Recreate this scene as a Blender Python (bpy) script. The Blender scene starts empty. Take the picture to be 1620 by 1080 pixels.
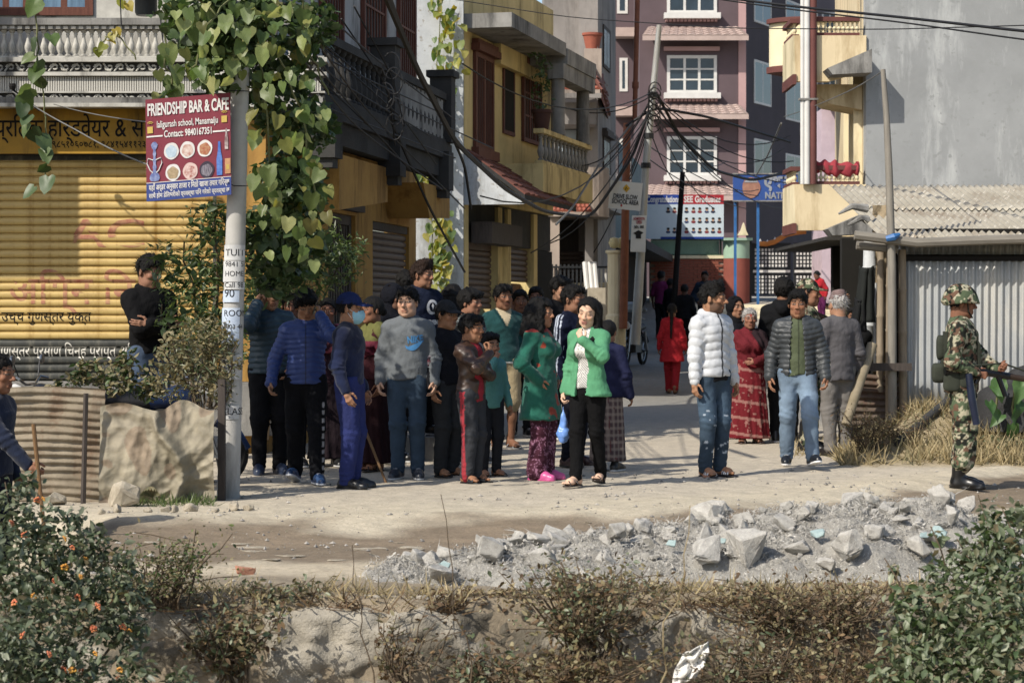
import bpy, bmesh, math, random
import numpy as np
from mathutils import Vector, Matrix, noise as mnoise

random.seed(7)
rng = np.random.default_rng(7)
SC = bpy.context.scene
COL = SC.collection
R = math.radians
F, HC, HY = 3375.0, 1.47, 492.0          # focal length in photo pixels, eye height, horizon row


def at(px, py, d):
	"""Where the thing seen at pixel (px, py) of the photo stands when it is d metres away."""
	return Vector(((px - 810) / F * d, d, HC - (py - HY) / F * d))


# ---------------------------------------------------------------- camera, sky, sun
cam = bpy.data.cameras.new('camera')
cam.lens, cam.sensor_width, cam.shift_y = 75, 36, -48 / 1620
cam.clip_start, cam.clip_end = 0.5, 3000
cam.dof.use_dof, cam.dof.focus_distance, cam.dof.aperture_fstop = True, 18.6, 7.0
camo = bpy.data.objects.new('camera', cam)
camo.location, camo.rotation_euler = (0, 0, HC), (R(90), 0, 0)
COL.objects.link(camo)
SC.camera = camo

SUN_DIR = Vector((-0.72, -0.70, 0.86)).normalized()      # from the scene towards the sun
world = bpy.data.worlds.new('World')
SC.world = world
world.use_nodes = True
wn = world.node_tree
sky = wn.nodes.new('ShaderNodeTexSky')
sky.sky_type = 'NISHITA'
sky.sun_disc = False
sky.sun_elevation = math.asin(SUN_DIR.z)
sky.sun_rotation = math.atan2(SUN_DIR.x, SUN_DIR.y)
sky.air_density, sky.dust_density = 1.0, 1.6
wn.links.new(sky.outputs[0], wn.nodes['Background'].inputs[0])
wn.nodes['Background'].inputs[1].default_value = 0.135
sun = bpy.data.lights.new('sun', 'SUN')
sun.energy, sun.angle, sun.color = 4.5, R(0.53), (1.0, 0.93, 0.82)
suno = bpy.data.objects.new('sun', sun)
suno.rotation_euler = (-SUN_DIR).to_track_quat('-Z', 'Y').to_euler()
suno.location = (-30, -20, 40)
COL.objects.link(suno)
SC.view_settings.view_transform = 'Standard'
SC.view_settings.look = 'None'
SC.view_settings.exposure, SC.view_settings.gamma = 0.32, 1
SC.render.engine = 'CYCLES'
SC.cycles.max_bounces = 6
SC.cycles.use_denoising = True


# ---------------------------------------------------------------- colour and materials
def C(h):
	v = [int(h[i:i + 2], 16) / 255 for i in (0, 2, 4)]
	g = 0.3 * v[0] + 0.59 * v[1] + 0.11 * v[2]
	v = [x * 0.8 + g * 0.2 for x in v]           # every colour drawn partway towards its own grey
	return tuple(x / 12.92 if x <= 0.04045 else ((x + 0.055) / 1.055) ** 2.4 for x in v)


def rgb(h):
	return np.array(C(h)) if isinstance(h, str) else np.array(h, float)


MATS = {}


def newmat(name):
	m = bpy.data.materials.new(name)
	m.use_nodes = True
	nt = m.node_tree
	b = nt.nodes['Principled BSDF']
	return m, nt, b


def nd(nt, t, **kw):
	n = nt.nodes.new(t)
	for k, v in kw.items():
		if k.startswith('i_'):
			n.inputs[k[2:].replace('_', ' ')].default_value = v
		else:
			setattr(n, k, v)
	return n


def ramp(nt, src, stops):
	r = nt.nodes.new('ShaderNodeValToRGB')
	e = r.color_ramp.elements
	while len(e) < len(stops):
		e.new(0.5)
	for el, (p, c) in zip(e, stops):
		el.position = p
		el.color = (*c, 1) if len(c) == 3 else c
	nt.links.new(src, r.inputs[0])
	return r.outputs[0]


def mixc(nt, f, a, b, mode='MIX'):
	m = nt.nodes.new('ShaderNodeMix')
	m.data_type, m.blend_type = 'RGBA', mode
	for s, v in ((0, f), (6, a), (7, b)):
		if hasattr(v, 'is_output'):
			nt.links.new(v, m.inputs[s])
		else:
			m.inputs[s].default_value = v if s == 0 else (*v, 1)
	return m.outputs[2]


def noise(nt, scale, detail=4, rough=0.6, co=None, stretch=None):
	t = nd(nt, 'ShaderNodeTexNoise')
	t.inputs['Scale'].default_value = scale
	t.inputs['Detail'].default_value = detail
	t.inputs['Roughness'].default_value = rough
	tc = nd(nt, 'ShaderNodeTexCoord') if co is None else None
	src = tc.outputs['Object'] if co is None else co
	if stretch:
		mp = nd(nt, 'ShaderNodeMapping')
		mp.inputs['Scale'].default_value = stretch
		nt.links.new(src, mp.inputs[0])
		src = mp.outputs[0]
	nt.links.new(src, t.inputs['Vector'])
	return t.outputs[0]


def bump(nt, b, h, strength=0.3, dist=0.01):
	n = nd(nt, 'ShaderNodeBump')
	n.inputs['Strength'].default_value = strength
	n.inputs['Distance'].default_value = dist
	nt.links.new(h, n.inputs['Height'])
	nt.links.new(n.outputs[0], b.inputs['Normal'])


def surf(name, base='808080', alt=None, scale=3.0, rough=0.85, bscale=60, bstr=0.25, bdist=0.006, stains=None, metal=0.0,
		 stretch=None, spots=None, spec=0.3):
	"""A worn painted / plastered / stone surface: base colour, a blotchy second colour, stains, fine relief."""
	if name in MATS:
		return MATS[name]
	m, nt, b = newmat(name)
	base = rgb(base)
	alt = rgb(alt) if alt is not None else base * 0.75
	n1 = noise(nt, scale, 6, 0.65, stretch=stretch)
	col = ramp(nt, n1, [(0.32, tuple(base)), (0.68, tuple(alt))])
	if stains is not None:
		n2 = noise(nt, scale * 0.7 + 0.3, 8, 0.7, stretch=(1.6, 1.6, 0.35))
		f = ramp(nt, n2, [(0.5, (0, 0, 0)), (0.68, (1, 1, 1))])
		col = mixc(nt, f, col, tuple(rgb(stains)))
	if spots is not None:
		n4 = noise(nt, scale * 9, 3, 0.6)
		f = ramp(nt, n4, [(0.6, (0, 0, 0)), (0.66, (1, 1, 1))])
		col = mixc(nt, f, col, tuple(rgb(spots)))
	nt.links.new(col, b.inputs['Base Color'])
	b.inputs['Roughness'].default_value = rough
	b.inputs['Metallic'].default_value = metal
	b.inputs['Specular IOR Level'].default_value = spec
	bump(nt, b, noise(nt, bscale, 5, 0.7), bstr, bdist)
	MATS[name] = m
	return m


def attrmat(name, rough=0.85, bscale=250, bstr=0.25, bdist=0.002, spec=0.25, sheen=0.0, var=0.12, sss=0.0, stretch=None, nscale=9):
	"""Colour carried on the mesh (dyed cloth, skin, print), with weave or pore relief."""
	if name in MATS:
		return MATS[name]
	m, nt, b = newmat(name)
	a = nd(nt, 'ShaderNodeAttribute', attribute_name='Col')
	v = ramp(nt, noise(nt, nscale, 5, 0.7), [(0.25, (1 - var,) * 3), (0.75, (1 + var,) * 3)])
	nt.links.new(mixc(nt, 1.0, a.outputs[0], v, 'MULTIPLY'), b.inputs['Base Color'])
	b.inputs['Roughness'].default_value = rough
	b.inputs['Specular IOR Level'].default_value = spec
	if sheen:
		b.inputs['Sheen Weight'].default_value = sheen
	if sss:
		b.inputs['Subsurface Weight'].default_value = sss
		b.inputs['Subsurface Radius'].default_value = (0.02, 0.008, 0.004)
		b.inputs['Subsurface Scale'].default_value = 0.4
	bump(nt, b, noise(nt, bscale, 3, 0.6, stretch=stretch), bstr, bdist)
	MATS[name] = m
	return m


def leafmat(name, cols, trans=0.35, rough=0.45):
	if name in MATS:
		return MATS[name]
	m, nt, b = newmat(name)
	a = nd(nt, 'ShaderNodeAttribute', attribute_name='rnd')
	oi = nd(nt, 'ShaderNodeObjectInfo')
	add = nd(nt, 'ShaderNodeMath', operation='ADD')
	nt.links.new(a.outputs['Fac'], add.inputs[0])
	nt.links.new(oi.outputs['Random'], add.inputs[1])
	fr = nd(nt, 'ShaderNodeMath', operation='FRACT')
	nt.links.new(add.outputs[0], fr.inputs[0])
	n = len(cols)
	c = ramp(nt, fr.outputs[0], [((i + 0.5) / n, tuple(rgb(x))) for i, x in enumerate(cols)])
	c = mixc(nt, 0.5, c, ramp(nt, noise(nt, 26, 4), [(0.3, (0.45, 0.45, 0.4)), (0.7, (1.4, 1.35, 1.2))]), 'MULTIPLY')
	nt.links.new(c, b.inputs['Base Color'])
	b.inputs['Roughness'].default_value = rough
	b.inputs['Specular IOR Level'].default_value = 0.5
	tr = nd(nt, 'ShaderNodeBsdfTranslucent')
	hs = nd(nt, 'ShaderNodeHueSaturation')
	hs.inputs['Saturation'].default_value, hs.inputs['Value'].default_value = 1.25, 1.3
	nt.links.new(c, hs.inputs['Color'])
	nt.links.new(hs.outputs[0], tr.inputs[0])
	mx = nd(nt, 'ShaderNodeMixShader')
	mx.inputs[0].default_value = trans
	nt.links.new(b.outputs[0], mx.inputs[1])
	nt.links.new(tr.outputs[0], mx.inputs[2])
	nt.links.new(mx.outputs[0], nt.nodes['Material Output'].inputs[0])
	MATS[name] = m
	return m


# ---------------------------------------------------------------- objects
def tag(o, label=None, cat=None, group=None, kind=None):
	for k, v in (('label', label), ('category', cat), ('group', group), ('kind', kind)):
		if v:
			o[k] = v
	return o


def empty(name, loc=(0, 0, 0), label=None, cat=None, group=None, rz=0.0):
	o = bpy.data.objects.new(name, None)
	o.location, o.rotation_euler = loc, (0, 0, rz)
	o.empty_display_size = 0.2
	COL.objects.link(o)
	return tag(o, label, cat, group)


def wloc(p):
	v = Vector((0, 0, 0))
	while p is not None:
		v += Vector(p.location)
		p = p.parent
	return v


def link(name, me, parent=None, mats=None, loc=(0, 0, 0)):
	o = bpy.data.objects.new(name, me)
	COL.objects.link(o)
	o.location = loc
	if parent is not None:
		o.parent = parent
	if mats is not None and not me.materials:
		for m in (mats if isinstance(mats, (list, tuple)) else [mats]):
			me.materials.append(m)
	return o


def mesh_np(name, V, Q, cols=None, smooth=True, rnd=None, mat=None):
	"""Mesh from numpy vertices and an (n,3) or (n,4) face array, with a colour or a random value per vertex."""
	me = bpy.data.meshes.new(name)
	V = np.asarray(V, np.float32)
	Q = np.asarray(Q, np.int32)
	k = Q.shape[1]
	me.vertices.add(len(V))
	me.vertices.foreach_set('co', V.ravel())
	me.loops.add(Q.size)
	me.loops.foreach_set('vertex_index', Q.ravel())
	me.polygons.add(len(Q))
	me.polygons.foreach_set('loop_start', np.arange(0, Q.size, k, dtype=np.int32))
	me.polygons.foreach_set('use_smooth', np.full(len(Q), smooth, bool))
	me.update(calc_edges=True)
	me.validate()
	if cols is not None:
		a = me.attributes.new('Col', 'FLOAT_COLOR', 'POINT')
		c = np.ones((len(V), 4), np.float32)
		c[:, :3] = cols
		a.data.foreach_set('color', c.ravel())
	if rnd is not None:
		a = me.attributes.new('rnd', 'FLOAT', 'POINT')
		a.data.foreach_set('value', np.asarray(rnd, np.float32))
	if mat is not None:
		me.materials.append(mat)
	return me


class MB:
	"""Collects boxes, tubes, lathes and prisms and links them as one mesh object."""

	def __init__(s, M=None):
		s.v, s.f, s.mi, s.M, s.cur = [], [], [], M or Matrix.Identity(4), 0

	def add(s, vs, fs, M=None):
		n = len(s.v)
		T = s.M @ M if M is not None else s.M
		s.v += [T @ Vector(v) for v in vs]
		s.f += [tuple(i + n for i in f) for f in fs]
		s.mi += [s.cur] * len(fs)
		return s

	def box(s, lo, hi, M=None):
		(a, b, c), (d, e, f) = lo, hi
		vs = [(a, b, c), (d, b, c), (d, e, c), (a, e, c), (a, b, f), (d, b, f), (d, e, f), (a, e, f)]
		return s.add(vs, [(0, 3, 2, 1), (4, 5, 6, 7), (0, 1, 5, 4), (1, 2, 6, 5), (2, 3, 7, 6), (3, 0, 4, 7)], M)

	def cbox(s, c, sz, M=None):
		return s.box([c[i] - sz[i] / 2 for i in range(3)], [c[i] + sz[i] / 2 for i in range(3)], M)

	def prism(s, pts, w0, w1, axis=1, M=None):
		"""Polygon (two coordinates) extruded along an axis."""
		def p3(p, w):
			q = list(p)
			q.insert(axis, w)
			return tuple(q)
		n = len(pts)
		vs = [p3(p, w0) for p in pts] + [p3(p, w1) for p in pts]
		fs = [tuple(range(n)), tuple(range(2 * n - 1, n - 1, -1))]
		fs += [(i, i + n, (i + 1) % n + n, (i + 1) % n) for i in range(n)]
		return s.add(vs, fs, M)

	def tube(s, pts, r, n=8, M=None, caps=True):
		pts = [Vector(p) for p in pts]
		rs = r if isinstance(r, (list, tuple)) else [r] * len(pts)
		vs, fs = [], []
		up = None
		for i, p in enumerate(pts):
			d = (pts[min(i + 1, len(pts) - 1)] - pts[max(i - 1, 0)])
			d = d.normalized() if d.length > 1e-9 else Vector((0, 0, 1))
			if up is None:
				up = Vector((0, 0, 1)) if abs(d.z) < 0.9 else Vector((1, 0, 0))
			a = d.cross(up).normalized()
			b = d.cross(a).normalized()
			up = -b if False else up
			for k in range(n):
				t = 2 * math.pi * k / n
				vs.append(p + (a * math.cos(t) + b * math.sin(t)) * rs[i])
		for i in range(len(pts) - 1):
			for k in range(n):
				k2 = (k + 1) % n
				fs.append((i * n + k, i * n + k2, (i + 1) * n + k2, (i + 1) * n + k))
		if caps:
			fs.append(tuple(range(n))[::-1])
			fs.append(tuple((len(pts) - 1) * n + k for k in range(n)))
		return s.add(vs, fs, M)

	def lathe(s, prof, c=(0, 0, 0), n=12, M=None):
		vs, fs = [], []
		for r, z in prof:
			for k in range(n):
				t = 2 * math.pi * k / n
				vs.append((c[0] + r * math.cos(t), c[1] + r * math.sin(t), c[2] + z))
		for i in range(len(prof) - 1):
			for k in range(n):
				k2 = (k + 1) % n
				fs.append((i * n + k, i * n + k2, (i + 1) * n + k2, (i + 1) * n + k))
		fs.append(tuple(range(n))[::-1])
		fs.append(tuple((len(prof) - 1) * n + k for k in range(n)))
		return s.add(vs, fs, M)

	def mesh(s, name, mats, off=None, smooth=False, bevel=0.0):
		me = bpy.data.meshes.new(name)
		o = off or Vector((0, 0, 0))
		me.from_pydata([v - o for v in s.v], [], s.f)
		for m in (mats if isinstance(mats, (list, tuple)) else [mats]):
			me.materials.append(m)
		if s.cur or any(s.mi):
			me.polygons.foreach_set('material_index', s.mi)
		bm = bmesh.new()
		bm.from_mesh(me)
		bmesh.ops.recalc_face_normals(bm, faces=bm.faces)
		if bevel:
			bmesh.ops.bevel(bm, geom=bm.edges[:], offset=bevel, segments=1, affect='EDGES', profile=0.5)
		bm.to_mesh(me)
		bm.free()
		if smooth:
			me.polygons.foreach_set('use_smooth', [True] * len(me.polygons))
			try:
				me.set_sharp_from_angle(angle=R(42))
			except Exception:
				pass
		return me

	def build(s, name, mats, parent=None, smooth=False, bevel=0.0):
		off = wloc(parent) if parent is not None else None
		return link(name, s.mesh(name, mats, off, smooth, bevel), parent)

	def top(s, name, mats, label, cat, group=None, smooth=False, bevel=0.0, kind=None):
		"""A thing that is one mesh, with its origin at its base."""
		lo = Vector([min(v[i] for v in s.v) for i in range(3)])
		hi = Vector([max(v[i] for v in s.v) for i in range(3)])
		c = Vector(((lo.x + hi.x) / 2, (lo.y + hi.y) / 2, lo.z))
		o = link(name, s.mesh(name, mats, c, smooth, bevel), None, loc=c)
		return tag(o, label, cat, group, kind)


def piece(name, me, parent, wpos, rot=None, scale=None, label=None):
	"""One of many alike pieces: shares its mesh data."""
	o = bpy.data.objects.new(name, me)
	COL.objects.link(o)
	o.parent = parent
	o.location = Vector(wpos) - (wloc(parent) if parent is not None else Vector((0, 0, 0)))
	if rot is not None:
		o.rotation_euler = rot
	if scale is not None:
		o.scale = scale
	if label:
		o['label'] = label
	return o


def frame2(p0, p1, z=0.0):
	"""Matrix of a wall's own frame: u along p0->p1, v to the wall's right-hand outside, z up."""
	u = Vector((p1[0] - p0[0], p1[1] - p0[1], 0)).normalized()
	v = Vector((u.y, -u.x, 0))
	M = Matrix(((u.x, v.x, 0, p0[0]), (u.y, v.y, 0, p0[1]), (0, 0, 1, z), (0, 0, 0, 1)))
	return M


def vnoise(P, seed=0):
	"""Smooth value noise on points, 0..1."""
	P = np.asarray(P, float)
	i = np.floor(P).astype(np.int64)
	f = P - i
	f = f * f * (3 - 2 * f)

	def hsh(a, b, c):
		n = (a * 374761393 + b * 668265263 + c * 2147483647 + seed * 974711) & 0xffffffff
		n = ((n ^ (n >> 13)) * 1274126177) & 0xffffffff
		n = n ^ (n >> 16)
		return (n & 0xffff) / 65535.0
	x, y, z = i[..., 0], i[..., 1], i[..., 2]
	fx, fy, fz = f[..., 0], f[..., 1], f[..., 2]
	r = 0
	for dx in (0, 1):
		for dy in (0, 1):
			for dz in (0, 1):
				w = (fx if dx else 1 - fx) * (fy if dy else 1 - fy) * (fz if dz else 1 - fz)
				r = r + w * hsh(x + dx, y + dy, z + dz)
	return r


def fbm(P, seed=0, oct=3):
	a, r, P = 0.5, 0, np.asarray(P, float)
	for k in range(oct):
		r = r + a * vnoise(P * 2 ** k, seed + k * 13)
		a *= 0.5
	return r / (1 - 0.5 ** oct)


def text_mesh(body, size, name='text', align='LEFT', ext=0.0, res=3, sx=1.0, bold=0.0):
	cu = bpy.data.curves.new(name, 'FONT')
	body = dev(body)
	cu.body, cu.size, cu.align_x, cu.extrude, cu.resolution_u = body, size, align, ext, res
	cu.offset = bold
	ob = bpy.data.objects.new(name, cu)
	COL.objects.link(ob)
	bpy.context.view_layer.update()
	dg = bpy.context.evaluated_depsgraph_get()
	me = bpy.data.meshes.new_from_object(ob.evaluated_get(dg))
	bpy.data.objects.remove(ob)
	bpy.data.curves.remove(cu)
	me.materials.clear()
	if sx != 1.0:
		me.transform(Matrix.Diagonal((sx, 1, 1, 1)))
	return me


def text_on(body, size, M, mat, parent, name='lettering', align='LEFT', width=None, bold=0.0, ext=0.001):
	"""Lettering laid on a surface: M maps text x to the reading direction, text y up, text z outwards."""
	me = text_mesh(body, size, name, align, ext=ext, bold=bold)
	if width:
		xs = [v.co.x for v in me.vertices]
		if xs:
			w = max(xs) - min(xs)
			me.transform(Matrix.Diagonal((width / max(w, 1e-6), 1, 1, 1)))
	me.transform(M)
	me.transform(Matrix.Translation(-wloc(parent)))
	me.materials.append(mat)
	return link(name, me, parent)


def facing(x, y, z):
	"""Text frame for a board that faces the camera (-Y)."""
	return Matrix(((1, 0, 0, x), (0, 0, -1, y), (0, 1, 0, z), (0, 0, 0, 1)))
# ---------------------------------------------------------------- bodies and clothes as blended volumes
class Grid:
	def __init__(s, lo, hi, h):
		s.lo, s.h = np.array(lo, float), h
		s.n = np.maximum(np.ceil((np.array(hi, float) - s.lo) / h).astype(int) + 1, 4)
		s.ax = [s.lo[i] + h * np.arange(s.n[i]) for i in range(3)]
		s.f = np.full(s.n, 10.0, np.float32)
		s.id = np.zeros(s.n, np.int16)
		s.t = np.zeros(s.n, np.float32)

	def _sub(s, lo, hi):
		a = np.clip(((np.array(lo) - s.lo) / s.h).astype(int) - 1, 0, s.n)
		b = np.clip(((np.array(hi) - s.lo) / s.h).astype(int) + 2, 0, s.n)
		if np.any(b <= a):
			return None
		sl = tuple(slice(a[i], b[i]) for i in range(3))
		X = s.ax[0][sl[0]][:, None, None]
		Y = s.ax[1][sl[1]][None, :, None]
		Z = s.ax[2][sl[2]][None, None, :]
		return sl, X, Y, Z

	def _put(s, sl, d, k, pid, t=None):
		o = s.f[sl]
		m = d < o
		if k > 0:
			h = np.maximum(k - np.abs(o - d), 0) / k
			s.f[sl] = np.minimum(o, d) - h * h * k * 0.25
		else:
			s.f[sl] = np.minimum(o, d)
		s.id[sl] = np.where(m, pid, s.id[sl])
		if t is not None:
			s.t[sl] = np.where(m, t, s.t[sl])

	def cap(s, a, b, ra, rb, fl=1.0, k=0.03, pid=0, t0=0.0, zt=False, fx=1.0):
		a, b = np.array(a, float), np.array(b, float)
		m = max(ra, rb) * max(1, fl, fx) + k + 3 * s.h + 0.03
		q = s._sub(np.minimum(a, b) - m, np.maximum(a, b) + m)
		if q is None:
			return
		sl, X, Y, Z = q
		sc = np.array([fx, fl, 1.0])
		a2, b2 = a / sc, b / sc
		ab = b2 - a2
		L2 = max(ab @ ab, 1e-9)
		px, py, pz = X / fx - a2[0], Y / fl - a2[1], Z - a2[2]
		u = np.clip((px * ab[0] + py * ab[1] + pz * ab[2]) / L2, 0, 1)
		d = np.sqrt((px - u * ab[0]) ** 2 + (py - u * ab[1]) ** 2 + (pz - u * ab[2]) ** 2) - (ra + (rb - ra) * u)
		if min(fl, fx) < 1:
			d = d * (0.5 + 0.5 * min(fl, fx))
		s._put(sl, d, k, pid, (Z + 0 * X + 0 * Y) if zt else t0 + u * np.linalg.norm(b - a))

	def ell(s, c, r, k=0.02, pid=0, rot=None, carve=False):
		c, r = np.array(c, float), np.array(r, float)
		m = max(r) + k + 3 * s.h + 0.02
		q = s._sub(c - m, c + m)
		if q is None:
			return
		sl, X, Y, Z = q
		x, y, z = X - c[0], Y - c[1], Z - c[2]
		if rot is not None:
			M = np.array(rot)
			x, y, z = M[0, 0] * x + M[1, 0] * y + M[2, 0] * z, M[0, 1] * x + M[1, 1] * y + M[2, 1] * z, M[0, 2] * x + M[1, 2] * y + M[2, 2] * z
		k0 = np.sqrt((x / r[0]) ** 2 + (y / r[1]) ** 2 + (z / r[2]) ** 2)
		k1 = np.sqrt((x / r[0] ** 2) ** 2 + (y / r[1] ** 2) ** 2 + (z / r[2] ** 2) ** 2) + 1e-9
		d = k0 * (k0 - 1) / k1
		if carve:
			o = s.f[sl]
			h = np.maximum(k - np.abs(o + d), 0) / max(k, 1e-6)
			s.f[sl] = np.maximum(o, -d) + h * h * k * 0.25
		else:
			s._put(sl, d, k, pid)

	def P(s):
		return np.stack(np.meshgrid(*s.ax, indexing='ij'), -1)

	def clip(s, d):
		s.f = np.maximum(s.f, d.astype(np.float32))

	def mesh(s):
		f = s.f
		ins = f < 0
		nx, ny, nz = s.n
		c = np.zeros((nx - 1, ny - 1, nz - 1), np.int8)
		for dx in (0, 1):
			for dy in (0, 1):
				for dz in (0, 1):
					c += ins[dx:nx - 1 + dx, dy:ny - 1 + dy, dz:nz - 1 + dz]
		act = (c > 0) & (c < 8)
		idx = np.full(c.shape, -1, np.int64)
		I = np.argwhere(act)
		if len(I) == 0:
			return np.zeros((0, 3)), np.zeros((0, 4), int), np.zeros(0, int), np.zeros(0)
		idx[act] = np.arange(len(I))
		acc = np.zeros((len(I), 3))
		cnt = np.zeros(len(I))
		cor = [(0, 0, 0), (1, 0, 0), (0, 1, 0), (1, 1, 0), (0, 0, 1), (1, 0, 1), (0, 1, 1), (1, 1, 1)]
		for i in range(8):
			for j in range(i + 1, 8):
				if sum(abs(a - b) for a, b in zip(cor[i], cor[j])) != 1:
					continue
				pi, pj = I + cor[i], I + cor[j]
				fi, fj = f[tuple(pi.T)], f[tuple(pj.T)]
				m = (fi < 0) != (fj < 0)
				u = np.where(m, fi / np.where(m, fi - fj, 1), 0)
				acc += np.where(m[:, None], np.array(cor[i]) + u[:, None] * (np.array(cor[j]) - np.array(cor[i])), 0)
				cnt += m
		V = s.lo + s.h * (I + acc / cnt[:, None])
		Q = []
		for ax in range(3):
			o1, o2 = [(1, 2), (2, 0), (0, 1)][ax]
			sh = [slice(None)] * 3
			sh2 = [slice(None)] * 3
			sh[ax], sh2[ax] = slice(0, -1), slice(1, None)
			a, b = ins[tuple(sh)], ins[tuple(sh2)]
			E = np.argwhere(a != b)
			ok = (E[:, o1] > 0) & (E[:, o2] > 0) & (E[:, o1] < s.n[o1] - 1) & (E[:, o2] < s.n[o2] - 1)
			E = E[ok]
			fl = a[tuple(E.T)]
			q = []
			for da, db in ((0, 0), (1, 0), (1, 1), (0, 1)):
				e = E.copy()
				e[:, o1] -= da
				e[:, o2] -= db
				q.append(idx[tuple(e.T)])
			q = np.stack(q, 1)
			q = np.where(fl[:, None], q, q[:, ::-1])
			Q.append(q)
		Q = np.concatenate(Q)
		Q = Q[(Q >= 0).all(1)]
		return V, Q, s.id[tuple(I.T)], s.t[tuple(I.T)]


def ik(S, T, l1, l2, pole):
	S, T, pole = np.array(S, float), np.array(T, float), np.array(pole, float)
	d = T - S
	L = np.linalg.norm(d)
	u = d / max(L, 1e-6)
	L2 = min(L, (l1 + l2) * 0.999)
	T = S + u * L2
	p = pole - u * (pole @ u)
	p /= max(np.linalg.norm(p), 1e-6)
	a = (l1 * l1 - l2 * l2 + L2 * L2) / (2 * L2)
	h = math.sqrt(max(l1 * l1 - a * a, 0))
	return S + u * a + p * h, T


def norm(v):
	v = np.array(v, float)
	return v / max(np.linalg.norm(v), 1e-9)


def rotz(a):
	return np.array([[math.cos(a), -math.sin(a), 0], [math.sin(a), math.cos(a), 0], [0, 0, 1]])


def rotx(a):
	return np.array([[1, 0, 0], [0, math.cos(a), -math.sin(a)], [0, math.sin(a), math.cos(a)]])


def roty(a):
	return np.array([[math.cos(a), 0, math.sin(a)], [0, 1, 0], [-math.sin(a), 0, math.cos(a)]])


ARM_POSES = {   # wrist x (times side), y, z; elbow pole; palm normal (x times side); finger direction; curl
	'down': ((0.255, -0.05, 0.865), (0.35, 1, 0), (-1, 0.1, 0), None, 0.35),
	'out': ((0.36, -0.06, 0.90), (0.5, 1, 0), (-0.8, 0.3, 0), None, 0.4),
	'pocket': ((0.185, -0.07, 0.96), (0.9, 0.9, 0), (-1, 0, 0), (-0.3, -0.25, -0.8), 0.3),
	'phone': ((0.125, -0.13, 1.52), (0.55, -0.5, -1), (-1, 0.3, 0.1), (-0.15, 0.25, 0.95), 0.75),
	'chest': ((0.05, -0.25, 1.36), (0.9, 0.1, -0.8), (-0.2, 1, 0), (-0.35, 0.05, 0.9), 0.6),
	'mouth': ((0.03, -0.20, 1.45), (0.6, -0.1, -1), (-0.3, 1, 0), (-0.5, 0.1, 0.9), 0.7),
	'fold': ((-0.10, -0.20, 1.17), (0.8, -0.1, -0.8), (0, 1, 0.2), (-1, 0.1, 0), 0.3),
	'belly': ((0.03, -0.22, 1.05), (0.9, 0.2, -0.3), (0, 1, 0), (-1, 0, -0.1), 0.4),
	'back': ((0.10, 0.20, 0.98), (0.9, 0.4, 0), (0, -1, 0), (-0.6, 0.1, -0.6), 0.4),
	'brow': ((0.09, -0.22, 1.60), (0.9, -0.3, -0.6), (-0.4, 0.9, 0), (-0.7, 0.2, 0.55), 0.15),
	'hold': ((0.22, -0.25, 0.98), (0.5, 1, 0), (-1, 0, 0), (0, -0.9, -0.3), 0.95),
}


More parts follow.
